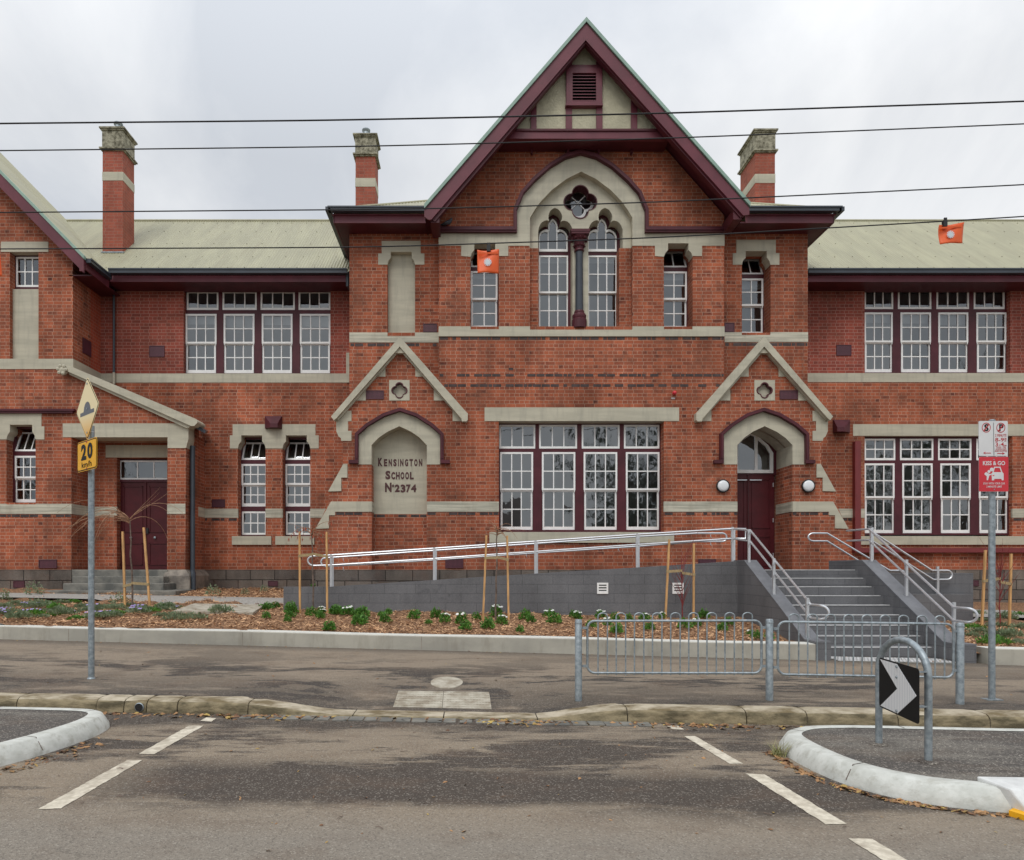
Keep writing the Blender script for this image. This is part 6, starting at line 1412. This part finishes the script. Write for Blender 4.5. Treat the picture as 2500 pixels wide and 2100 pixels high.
# ---- overhead cables
def cable(name, pts, rad, label, D=10.2):
    v = []
    for (x0, y0), (x1, y1) in zip(pts, pts[1:]):
        for k in range(12): t = k/12; v.append((x0+(x1-x0)*t, y0+(y1-y0)*t))
    v.append(pts[-1]); 
    # smooth
    for _ in range(6): v = [v[0]]+[((a[0]+b[0]*2+c[0])/4, (a[1]+b[1]*2+c[1])/4) for a, b, c in zip(v, v[1:], v[2:])]+[v[-1]]
    m = MB(); m.tube([P(x, y, D) for x, y in v], rad, 6); tag(m.build(name, M['wire'], None, True), label, 'cable', 'cables strung along the street')
cable('overhead_cable', [(-700, 312), (0, 301.5), (800, 294), (1600, 277.5), (2436, 250), (3200, 220)], .0115, 'topmost cable crossing the sky and the gable', 10.4)
cable('overhead_cable', [(-700, 374), (0, 368), (900, 357.5), (1600, 339), (2500, 303), (3200, 268)], .0088, 'second cable from the top crossing the chimneys', 10.3)
cable('overhead_cable', [(-700, 523), (0, 519), (1031, 510.5), (1600, 494), (2500, 451.5), (3200, 408)], .0088, 'third cable crossing the gable feet and the quatrefoil', 10.2)
cable('overhead_cable', [(-700, 610), (0, 608), (900, 604), (1600, 581), (2294, 541), (2500, 528.7), (3200, 478)], .0088, 'lowest cable with orange flags clipped to it', 10.1)
def flag(x0, y0, x1, y1, sk, label, clampx, D=10.08):
    q = P((x0+x1)/2, y0, D); r = empty('marker_flag', q, label, 'marker flag', 'orange marker flags on the lowest cable')
    m = MB(); n = 10
    for j in range(n+1):
        for i in range(n+1):
            s, t = i/n, j/n; pt = P(x0+(x1-x0)*s+sk[0]*t*(1-s)+sk[1]*t*s, y0+(y1-y0)*t+sk[2]*s+2.5*math.sin(s*3.14)*(1-t)*.6, D); pt.y += .02*math.sin(s*5+t*3)+(.0 if t > .14 else -.015*(1-t/.14)); m.v.append(tuple(pt))
    for j in range(n):
        for i in range(n): k = j*(n+1)+i; m.f.append([k, k+1, k+n+2, k+n+1]); m.mi.append(0)
    o = m.build('flag', M['orange'], None, True); child_at(o, r); sd_ = o.modifiers.new('s', 'SOLIDIFY'); sd_.thickness = .003
    m = MB(); m.hexa([P(x0+2, y0+9, D-.03), P(x1-2, y0+9+sk[2], D-.03), P(x1-2, y0+9+sk[2], D-.022), P(x0+2, y0+9, D-.022), P(x0+2, y0+5, D-.034), P(x1-2, y0+5+sk[2], D-.034), P(x1-2, y0+5+sk[2], D-.024), P(x0+2, y0+5, D-.024)]); child_at(m.build('hem', M['orange']), r)
    cx__, cy__ = (x0+x1)/2+(sk[0]+sk[1])*.25-1, (y0+y1)/2+sk[2]*.5+1
    for k in range(12):
        a = 2*math.pi*k/12; w1 = .16; rr = 9.5; ps = [P(cx__+1.5*math.cos(a-.5), cy__+1.5*math.sin(a-.5), D-.036), P(cx__+rr*math.cos(a-w1), cy__+rr*math.sin(a-w1), D-.036), P(cx__+rr*math.cos(a+w1), cy__+rr*math.sin(a+w1), D-.036), P(cx__+1.5*math.cos(a+.5), cy__+1.5*math.sin(a+.5), D-.036)]
        if k == 0: mm = MB()
        mm.quad(*ps)
    mm.slab([(cx__+6.3*math.cos(R(t)), cy__+6.3*math.sin(R(t))) for t in range(0, 360, 30)], [], D-.0362, .002); child_at(mm.build('emblem', M['silverp'], recalc=False), r)
    m = MB(); m.pbox(clampx-4.5, y0-13, clampx+4.5, y0+2, D-.035, .05); m.pbox(clampx-3, y0-19, clampx-.5, y0-12, D-.02, .02); m.pbox(clampx+1, y0-19, clampx+3.5, y0-12, D-.02, .02); child_at(m.build('clamp', M['black']), r)
flag(1165, 611, 1218.5, 667, (1, -1, 0), 'orange flag hanging before the narrow window left of the arch', 1193)
flag(2291, 550, 2350, 597, (4, 2, -4.5), 'orange flag hanging before the right wing roof', 2309)
flag(-52, 621, 3, 673, (0, 0, 0), 'orange flag cut off by the left edge', -24)
# ---- pigeon on the moulding: one continuous body
q = P(1093, 545, DC-.06); r = empty('pigeon', P(1090, 552, DC-.06), 'dark grey pigeon crouching on the maroon moulding under the gable foot', 'pigeon')
def ell(m, pts, rr, n=10): m.tube(pts, rr, n)
m = MB(); a = lambda dx, dz, dy=0: P(1090+dx, 552-dz, DC-.06)+Vector((0, dy, 0))
ell(m, [a(-13, 3), a(-9, 3.5), a(-5, 5), a(0, 7), a(5, 9), a(9, 12), a(11, 15), a(12, 17.5), a(14, 18.5)], [.006, .02, .035, .05, .055, .045, .03, .032, .012]); o = child_at(m.build('body', M['feather'], None, True), r)
for s in (-1, 1): m = MB(); ell(m, [a(8, 10, s*.035), a(2, 8.5, s*.05), a(-6, 5, s*.035), a(-14, 2.5, s*.01)], [.012, .03, .022, .004], 8); child_at(m.build('wing', M['feather'], None, True), r)
m = MB(); m.tube([a(13, 18.4), a(16, 17.6)], [.007, .002], 6); child_at(m.build('beak', M['black']), r)
for s in (-1, 1): m = MB(); m.tube([a(3, 5, s*.02), a(3, .3, s*.02)], .005, 5); child_at(m.build('leg', M['printred']), r)

# ================================================================ PLANTING
def twigcurve(b0, d, ln, droop, n=9, rnd=random):
    p_ = Vector(b0); d = Vector(d).normalized(); o = [p_.copy()]
    for k in range(n):
        p_ = p_+d*ln/n; o.append(p_.copy()); d = (d+Vector((rnd.uniform(-.07, .07), rnd.uniform(-.07, .07), -droop/n))).normalized()
    return o
def sapling(bx, by, ty_, st, lab, seed, style, tie):
    rnd = random.Random(seed); g = onsurf(bx, by, gz, 13)
    if g.y > 13.45 and g.x > -3.9: yy_ = 13.3; g = Vector(((bx-CX)*yy_/F, yy_, gz((bx-CX)*yy_/F, yy_)))
    D = g.y
    r = empty('staked_sapling', g, lab, 'sapling', 'staked young trees in the garden beds')
    T = Vector(((ty_[0]-CX)*D/F, D, EYE+(HY-ty_[1])*D/F))
    m = MB(); pts = [g-UP*.05]+[g.lerp(T, t)+Vector((rnd.uniform(-.012, .012), rnd.uniform(-.012, .012), 0)) for t in (.15, .3, .45, .6, .75, .88)]+[T]
    rs = [.019, .018, .017, .016, .014, .013, .011, .009] if style != 'red' else [.012, .011, .010, .009, .008, .007, .005, .003]
    m.tube(pts, rs, 7); child_at(m.build('trunk', M['bark' if style != 'red' else 'redstem'], None, True), r)
    m = MB(); tips = []
    if style == 'weep':
        for k in range(17):
            a = rnd.uniform(0, 6.28) if k > 9 else math.pi+rnd.uniform(-.9, .9); e_ = rnd.uniform(.35, 1.1); ln = rnd.uniform(.8, 1.75); c_ = twigcurve(T-UP*rnd.uniform(0, .1), (math.cos(a), math.sin(a)*.7, e_), ln, rnd.uniform(1.6, 3.0), 12, rnd); m.tube(c_, [.008-.0058*i/12 for i in range(13)], 5); tips += c_[5:]
            if rnd.random() < .5: c2 = twigcurve(c_[4], (math.cos(a+.5), math.sin(a+.5), .0), ln*.5, 1.6, 8, rnd); m.tube(c2, [.004-.003*i/8 for i in range(9)], 4)
        for k in range(4): c_ = twigcurve(T, (rnd.uniform(.5, 1), rnd.uniform(-.3, .3), rnd.uniform(.3, 1.0)), rnd.uniform(.5, 1.05), -.1, 9, rnd); m.tube(c_, [.006-.005*i/9 for i in range(10)], 5)
        mt = 'twig'
    elif style == 'red':
        for k in range(18):
            t = rnd.uniform(.1, .8); b0 = g.lerp(T, t); a = rnd.uniform(0, 6.28); c_ = twigcurve(b0, (math.cos(a)*.5, math.sin(a)*.5, 1), rnd.uniform(.35, .75), .1, 8, rnd); m.tube(c_, [.0065-.0052*i/8 for i in range(9)], 5)
        mt = 'redstem'
    else:
        for k in range(16):
            a = rnd.uniform(0, 6.28); ln = rnd.uniform(.3, .75); c_ = twigcurve(T-UP*rnd.uniform(0, .15), (math.cos(a), math.sin(a), rnd.uniform(.3, 1.4)), ln, rnd.uniform(.8, 2.6), 9, rnd); m.tube(c_, [.0075-.006*i/9 for i in range(10)], 5); tips += c_[4:]
        mt = 'twig'
    child_at(m.build('branches', M[mt], None, True), r)
    if style == 'leafy':
        m = MB()
        for v in rnd.sample(tips, min(46, len(tips))):
            a = rnd.uniform(0, 6.28); x = Vector((math.cos(a), math.sin(a), 0))*.013; m.add([v, v+x-UP*.035, v-UP*.085, v-x-UP*.035], [(0, 1, 2, 3)])
        child_at(m.build('leaves', M['redleaf'], recalc=False), r)
    for (xt, yt, xb, yb) in st:
        a = P(xb, yb, D+.02)-UP*.05; b = P(xt, yt, D+.0); m = MB(); m.bar(a, b, .036, .036, (0, 1, 0)); child_at(m.build('stake', M['timber']), r)
        tq = tie; sa = a.lerp(b, tq+rnd.uniform(-.015, .015)); tr = g.lerp(T, tq*(b.z-a.z)/(T.z-g.z)*.97); m = MB(); e_ = sa+(sa-tr).normalized()*.05
        for s in (-1, 1): m.hexa([sa+Vector((0, .022*s, -.03)), tr+Vector((0, .016*s, -.03)), tr+Vector((0, .018*s, -.03)), sa+Vector((0, .024*s, -.03)), sa+Vector((0, .022*s, .02)), tr+Vector((0, .016*s, .02)), tr+Vector((0, .018*s, .02)), sa+Vector((0, .024*s, .02))])
        m.box(sa.x-.024, sa.x+.024, sa.y-.024, sa.y+.024, sa.z-.03, sa.z+.02)
        child_at(m.build('tie', M['webbing']), r)
sapling(323.5, 1490, (317, 1266), [(299.5, 1298, 306, 1492), (351, 1288, 367, 1491)], 'bare weeping sapling between two stakes before the left porch door', 5, 'weep', .33)
sapling(765, 1498, (762, 1292), [(731.5, 1298, 732.5, 1499), (797.5, 1299, 799, 1502)], 'staked sapling with a few red leaves at the low end of the ramp', 11, 'leafy', .72)
sapling(1210, 1513, (1214, 1293), [(1187.5, 1307, 1179, 1512), (1238, 1308, 1242, 1515)], 'leafless grey staked sapling before the middle of the ramp wall', 21, 'bare', .74)
sapling(1667, 1503, (1664, 1330), [(1634, 1317, 1624, 1513), (1694, 1327, 1693, 1514)], 'red stemmed staked sapling before the high end of the ramp wall', 31, 'red', .62)
sapling(2442, 1533, (2441, 1352), [(2406, 1343, 2396, 1538), (2468.5, 1352, 2464, 1533)], 'red stemmed staked sapling right of the steps', 41, 'red', .62)
# ---- shrubs
def leaves(rnd, n, rx, rz_, s, up=.5):
    m = MB()
    for i in range(n):
        a = rnd.uniform(0, 6.28); e_ = math.acos(rnd.random()); rr = rnd.uniform(.45, 1)**.5*(1+.25*math.sin(3*a+rnd.random())); c = Vector((rx*rr*math.sin(e_)*math.cos(a), rx*rr*math.sin(e_)*math.sin(a), .02+rz_*rr*math.cos(e_)))
        d = (Vector((math.cos(a)*math.sin(e_), math.sin(a)*math.sin(e_), up+math.cos(e_)))+Vector([rnd.uniform(-.5, .5) for _ in range(3)])).normalized(); w_ = d.orthogonal().normalized()*s*.3; w_.rotate(Matrix.Rotation(rnd.uniform(0, 6.28), 3, d)); L2 = s*rnd.uniform(.7, 1.4)
        m.add([c-d*L2*.5, c+w_, c+d*L2*.5, c-w_], [(0, 1, 2, 3)])
    return m
def flowers(rnd, n, rx, rz_, s):
    m = MB()
    for i in range(n):
        a = rnd.uniform(0, 6.28); rr = rnd.uniform(.3, 1); c = Vector((rx*rr*math.cos(a), rx*rr*math.sin(a)-rx*.2, rz_*(1.15-.35*rr)+.03)); t = Vector((rnd.uniform(-.3, .3), -.6, 1)).normalized(); x = t.orthogonal().normalized(); y = t.cross(x)
        for k in range(6):
            b = 2*math.pi*k/6; d = x*math.cos(b)+y*math.sin(b); e_ = t.cross(d); m.add([c, c+d*s*.6+e_*s*.28, c+d*s, c+d*s*.6-e_*s*.28], [(0, 1, 2, 3)])
    return m
protos = {}
for kind in ('green', 'greenw', 'sage', 'sagep', 'tall'):
    protos[kind] = []
    for v in range(3):
        rnd = random.Random(v*7+hash(len(kind))+len(kind)*3)
        if kind.startswith('green'): a = leaves(rnd, 330, .12, .17, .042); mt = 'green'
        elif kind == 'tall': a = leaves(rnd, 220, .20, .30, .045); mt = 'sage'
        else: a = leaves(rnd, 420, .17, .085, .032, 1.2); mt = 'sage'
        me = a.build('foliage', M[mt if not (kind.startswith('sage') and v == 1) else 'green'], recalc=False); fl = None
        if kind == 'greenw': fl = flowers(rnd, 6, .11, .17, .03).build('flowers', M['petal'], recalc=False)
        if kind == 'sagep': fl = flowers(rnd, 8, .15, .08, .022).build('flowers', M['petalp'], recalc=False)
        protos[kind].append((me, fl))
LB = {'green': ('bushy bright green young plant without flowers in the bark bed', 'green young plants in the bark bed'), 'greenw': ('bushy bright green young plant with white flowers in the bark bed', 'white flowering young plants in the bark bed'),
      'sage': ('low cushion of grey green leaves in the bark bed', 'low cushion plants in the bark bed'), 'sagep': ('low cushion plant dotted with lilac flowers in the left bark bed', 'lilac flowering cushions in the left bed'), 'tall': ('taller sparse grey shrub near the foot of the school wall', 'sparse grey shrubs near the wall')}
placed = []; rp_ = random.Random(77)
def put(kind, x, y, s=1.0):
    g = onsurf(x+rp_.uniform(-4, 4), y+rp_.uniform(-5, 3), gzm, 12.5)
    if g.y > 13.55 and g.x > -3.9 and g.x < 5: g.y = 13.3+rp_.uniform(-.3, .25); g.x = (x-CX)*g.y/F; g.z = gzm(g.x, g.y)
    me, fl = rp_.choice(protos[kind]); r = empty('garden_plant', g, LB[kind][0], 'plant', LB[kind][1]); placed.append((kind, g.x, r)); a = rp_.uniform(0, 6.28); s *= rp_.uniform(.6, 1.1)*(1.3 if kind.startswith('sage') else 1)
    r.rotation_euler = (0, 0, a); r.scale = (s*rp_.uniform(.9, 1.25), s, s*rp_.uniform(.7, 1.15))
    for o in (me, fl):
        if o is None: continue
        c = o.copy(); COL.objects.link(c); c.parent = r; 
        if o is fl: c.rotation_euler = (0, 0, -a)
z6 = lambda x, y: (700+.42857*x, 950+.42857*y); z5 = lambda x, y: (.42857*x, 850+.42857*y); z2 = lambda x, y: (1600+.42857*x, 1400+.42857*y)
for x, y, k in [(25,1285,0),(8,1315,0),(150,1255,0),(205,1278,1),(190,1303,0),(240,1348,0),(278,1290,0),(345,1285,1),(405,1345,0),(430,1300,0),(545,1295,0),(578,1275,0),(555,1342,0),(735,1298,0),(728,1322,0),(845,1300,0),(812,1365,0),(895,1345,1),(1000,1322,1),(1085,1308,0),(1190,1305,1),(1225,1330,1),(1020,1378,0),(1155,1375,0),(1355,1310,0),(1335,1378,0),(1380,1340,0),(1500,1295,1),(1535,1340,0),(1625,1275,0),(1650,1310,1),(1790,1308,1),(1820,1345,1),(1872,1288,0),(1955,1318,0),(2040,1325,1),(1735,1380,0),(1880,1388,0),(2060,1372,0)]:
    put('greenw' if k else 'green', *z6(x, y), .95)
for x, y, k in [(1500,1500,0),(1530,1490,0),(1580,1475,0),(1525,1535,0),(1650,1515,0),(1640,1560,0),(1775,1490,0),(1838,1508,1),(1820,1540,0),(1875,1585,0),(1920,1530,0),(1985,1520,1),(2050,1545,0),(2050,1590,0)]: put('greenw' if k else 'green', *z5(x, y), .95)
for x, y, k in [(160,325,0),(235,310,1),(390,340,0),(410,305,0),(540,350,1),(580,365,0),(730,372,0),(265,260,0),(40,240,1),(640,362,0)]: put('greenw' if k else 'green', *z2(x, y), .9)
for x, y, k in [(30,1485,0),(35,1530,1),(110,1550,0),(150,1472,1),(195,1525,1),(245,1540,0),(265,1465,0),(315,1500,0),(370,1532,0),(410,1465,0),(440,1545,0),(490,1492,0),(560,1540,1),(545,1480,1),(600,1482,0),(655,1553,0),(660,1505,0),(780,1512,1),(810,1475,1),(850,1508,0),(925,1535,0),(960,1488,0),(1000,1550,0),(1010,1475,1),(1095,1540,0),(945,1505,0),(1250,1520,0),(90,1478,0),(200,1470,0),(720,1480,0),(345,1470,0)]: put('sagep' if k else 'sage', *z5(x, y), .95)
for i in range(20): put('sage' if i % 4 else 'sagep', 8+i*21+rp_.uniform(-12, 12), rp_.uniform(1480, 1513), .85)
for x, y in [(1210,1412),(190,1425),(15,1440),(1500,1385),(1400,1400),(680,1455)]: put('tall', *z5(x, y), .9 if x != 1400 else .5)
for x, y in [(1850,345),(1800,370),(1960,298),(1990,268),(1925,412),(2070,325),(2080,410),(1875,272),(1805,308),(2060,248),(1835,240),(1950,370),(1700+320,360)]: put('sage', *z2(x, y), .95)
ones = ['', 'first', 'second', 'third', 'fourth', 'fifth', 'sixth', 'seventh', 'eighth', 'ninth', 'tenth', 'eleventh', 'twelfth', 'thirteenth', 'fourteenth', 'fifteenth', 'sixteenth', 'seventeenth', 'eighteenth', 'nineteenth']
def ordn(i): return ones[i] if i < 20 else ({2: 'twentieth', 3: 'thirtieth', 4: 'fortieth', 5: 'fiftieth'}[i//10] if i % 10 == 0 else {2: 'twenty', 3: 'thirty', 4: 'forty', 5: 'fifty'}[i//10]+'-'+ones[i % 10])
nm_ = {'green': 'flowerless bright green young plant in the bark bed', 'greenw': 'young plant with white flowers in the bark bed', 'sage': 'low grey green cushion plant in the bark', 'sagep': 'low cushion plant with lilac flowers in the bark', 'tall': 'sparse grey shrub near the school wall'}
for kd in nm_:
    lst = sorted([q for q in placed if q[0] == kd], key=lambda q: q[1])
    for i, q in enumerate(lst): q[2]['label'] = nm_[kd]+', '+ordn(i+1)+' from the left'
for k in protos:
    for me, fl in protos[k]:
        for o in (me, fl):
            if o: bpy.data.objects.remove(o)
# ---- leaf litter and twigs along the gutters
M['litter'] = mat('dead_leaf', (.34, .19, .085), .8, .7, 5, col2=(.11, .05, .028)); M['litterg'] = mat('yellow_leaf', (.42, .30, .08), .7, .5, 3, col2=(.22, .12, .05))
m = MB(); rnd = random.Random(9)
def leaf(x, y, z, s, k=0):
    m.m = k; a = rnd.uniform(0, 6.28); c = Vector((x, y, z+.004)); d = Vector((math.cos(a), math.sin(a), rnd.uniform(-.25, .35)))*s; e_ = Vector((-math.sin(a), math.cos(a), rnd.uniform(-.3, .3)))*s*rnd.uniform(.22, .5); h = UP*s*rnd.uniform(.05, .4)
    m.add([c-d, c-d*.3+e_+h, c+d*.5+e_*.7+h*.6, c+d, c+d*.4-e_, c-d*.4-e_*.9+h*.3], [(0, 1, 2, 3, 4, 5)])
def scatter(n, fx, s0=.02, s1=.05):
    for _ in range(n): x, y, z = fx(); leaf(x, y, z, rnd.uniform(s0, s1), rnd.random() < .25)
def along(pts, wd):
    i = rnd.randrange(len(pts)-1); t = rnd.random(); a, b = pts[i], pts[i+1]; x = a[0]+(b[0]-a[0])*t; y = a[1]+(b[1]-a[1])*t+abs(rnd.gauss(0, wd)); return x, y, zr(x)
scatter(320, lambda: (lambda X: (X, Yk(X)-.02-abs(rnd.gauss(0, .09)), zr(X)))(rnd.choice([rnd.gauss(-3.2, .9), rnd.gauss(-2.2, .35), rnd.uniform(-4, 6)])), .018, .05)
scatter(150, lambda: (lambda X: (X, Yk(X)-.03-abs(rnd.gauss(0, .10)), zr(X)))(rnd.gauss(.5, .3)), .02, .045)
scatter(120, lambda: (lambda X: (X, Yk(X)-.05-abs(rnd.gauss(0, .12)), zr(X)))(rnd.gauss(2.4, .45)), .02, .05)
ro_ = [(2.72, 6.2), (2.70, 5.7), (2.78, 5.25), (2.98, 4.90), (3.35, 4.66), (3.9, 4.5)]
def aro(): x, y, z = along(ro_, .0); return x-abs(rnd.gauss(0, .05)), y-abs(rnd.gauss(0, .03)), z
scatter(420, aro, .012, .038)
lo_ = [(-3.56, 6.4), (-3.62, 5.95), (-3.76, 5.5), (-4.02, 5.05), (-4.5, 4.78), (-6, 4.70)]
def alo(): x, y, z = along(lo_, .0); return x+abs(rnd.gauss(0, .10)), y-abs(rnd.gauss(0, .10)), z
scatter(260, alo, .012, .04)
scatter(130, lambda: (lambda X, Y: (X, Y, zr(X)))(rnd.uniform(-4, 4), rnd.uniform(3.9, 7.0)), .008, .024)
scatter(60, lambda: (lambda X, Y: (X, Y, zp(X, Y)))(rnd.uniform(-7, 7.5), rnd.uniform(7.9, 10.8)), .01, .03)
scatter(90, lambda: (lambda X: (X, Yw(X)-.02-abs(rnd.gauss(0, .06)), zp(X, Yw(X)-.05)))(rnd.uniform(-8, 8)), .01, .028)
scatter(50, lambda: (rnd.uniform(5.7, 7.6), rnd.uniform(10.4, 11.2), zw(6.6)+.012), .012, .03)
tag(m.build('leaf_litter', [M['litter'], M['litterg']], recalc=False), 'brown and yellow dead leaves lying along the gutters', 'leaf litter', kind='stuff')
m = MB()
for i in range(120):
    if i < 70: x, y = -3.75+rnd.gauss(.0, .25)-.2, 4.35+rnd.gauss(0, .22)
    else: x, y = rnd.uniform(-4, 4), rnd.uniform(3.9, 6.8)
    a = rnd.uniform(0, 6.28); ln = rnd.uniform(.03, .16 if i < 70 else .07); z = zr(x)+.008+rnd.uniform(0, .02 if i < 70 else 0); b = Vector((x, y, z)); mid = b+Vector((math.cos(a), math.sin(a), .1))*ln*.5; e_ = mid+Vector((math.cos(a+.5), math.sin(a+.5), -.08))*ln*.5; m.tube([b, mid, e_], [.003, .003, .0015], 4)
tag(m.build('fallen_twigs', M['bark'], recalc=False), 'small broken twigs scattered on the road', 'twigs', kind='stuff')
# grass tuft at the nose of the right island
g = Vector((2.70, 6.0, zr(2.7))); m = MB(); rnd = random.Random(4)
for i in range(70):
    a = rnd.uniform(0, 6.28); c_ = twigcurve(g+Vector((rnd.uniform(-.05, .05), rnd.uniform(-.05, .05), 0)), (math.cos(a)*.6, math.sin(a)*.6, 1), rnd.uniform(.08, .24), rnd.uniform(.5, 1.8), 5, rnd)
    w_ = Vector((-math.sin(a), math.cos(a), 0))*.0035
    for k in range(5): m.quad(c_[k]-w_*(1-k/5.2), c_[k]+w_*(1-k/5.2), c_[k+1]+w_*(1-(k+1)/5.2), c_[k+1]-w_*(1-(k+1)/5.2))
M['grass'] = mat('dry_grass', (.20, .22, .08), .8, .4, 20, col2=(.32, .27, .14)); tag(m.build('grass_tuft', M['grass'], recalc=False), 'small tuft of dry grass at the nose of the right island', 'grass tuft')

# ================================================================ ACROSS THE STREET, behind the camera: what the windows reflect
def gum(x, y, h_, cr_, seed, lab):
    rnd = random.Random(seed); r = empty('street_tree', (x, y, 0), lab, 'tree', 'trees across the street seen only as reflections'); base = Vector((x, y, 0))
    m = MB(); lv = MB(); m.tube([base, base+Vector((.2, .1, h_*.25)), base+Vector((-.1, .3, h_*.5))], [.3, .24, .18], 9)
    for k in range(9):
        a = rnd.uniform(0, 6.28); c_ = twigcurve(base+Vector((0, .1, h_*rnd.uniform(.25, .5))), (math.cos(a), math.sin(a), rnd.uniform(.7, 1.6)), h_*rnd.uniform(.35, .55), .2, 7, rnd); m.tube(c_, [.13-.016*i for i in range(8)], 6)
        for j in range(34):
            v = rnd.choice(c_[2:])+Vector([rnd.gauss(0, cr_*.26) for _ in range(3)])
            for q in range(22):
                p_ = v+Vector([rnd.gauss(0, .28) for _ in range(3)]); s = rnd.uniform(.08, .16); a2 = rnd.uniform(0, 6.28); w_ = Vector((math.cos(a2), math.sin(a2), 0))*.05; lv.add([p_, p_+w_-UP*s*.7, p_-UP*s*2, p_-w_-UP*s*.7], [(0, 1, 2, 3)])
    child_at(m.build('trunk', M['bark'], None, True), r); child_at(lv.build('crown', M['darkleaf'], recalc=False), r)
gum(11.8, -12, 11.5, 3.9, 1, 'tall gum tree across the street mirrored in the centre ground window')
gum(31, -13, 13, 4.5, 2, 'broad tree across the street mirrored in the right wing ground windows')
gum(40, -13, 20, 6.0, 5, 'very tall tree across the street mirrored in the right wing upper windows')
gum(-27, -13, 9, 4.0, 3, 'dark tree across the street mirrored in the left porch transom')
M['board'] = mat('weatherboard', (.55, .54, .50), .8, .1, 2); M['tiles'] = mat('roof_tile', (.12, .09, .085), .8, .3, 8)
HX = empty('house', (2, -21, 0), 'single storey house across the street seen only as a reflection', 'house')
m = MB(); m.box(-9, 9, -26, -19, -.5, 3.4); child_at(m.build('wall', M['board']), HX)
m = MB(); m.hexa([(-9.6, -26.6, 3.4), (9.6, -26.6, 3.4), (9.6, -18.4, 3.4), (-9.6, -18.4, 3.4), (-6, -22.7, 5.9), (6, -22.7, 5.9), (6, -22.3, 5.9), (-6, -22.3, 5.9)]); child_at(m.build('roof', M['tiles']), HX)
for x in (-6, -1, 5): m = MB(); m.box(x, x+1.6, -18.99, -18.95, 1, 2.4); child_at(m.build('window', M['black']), HX)
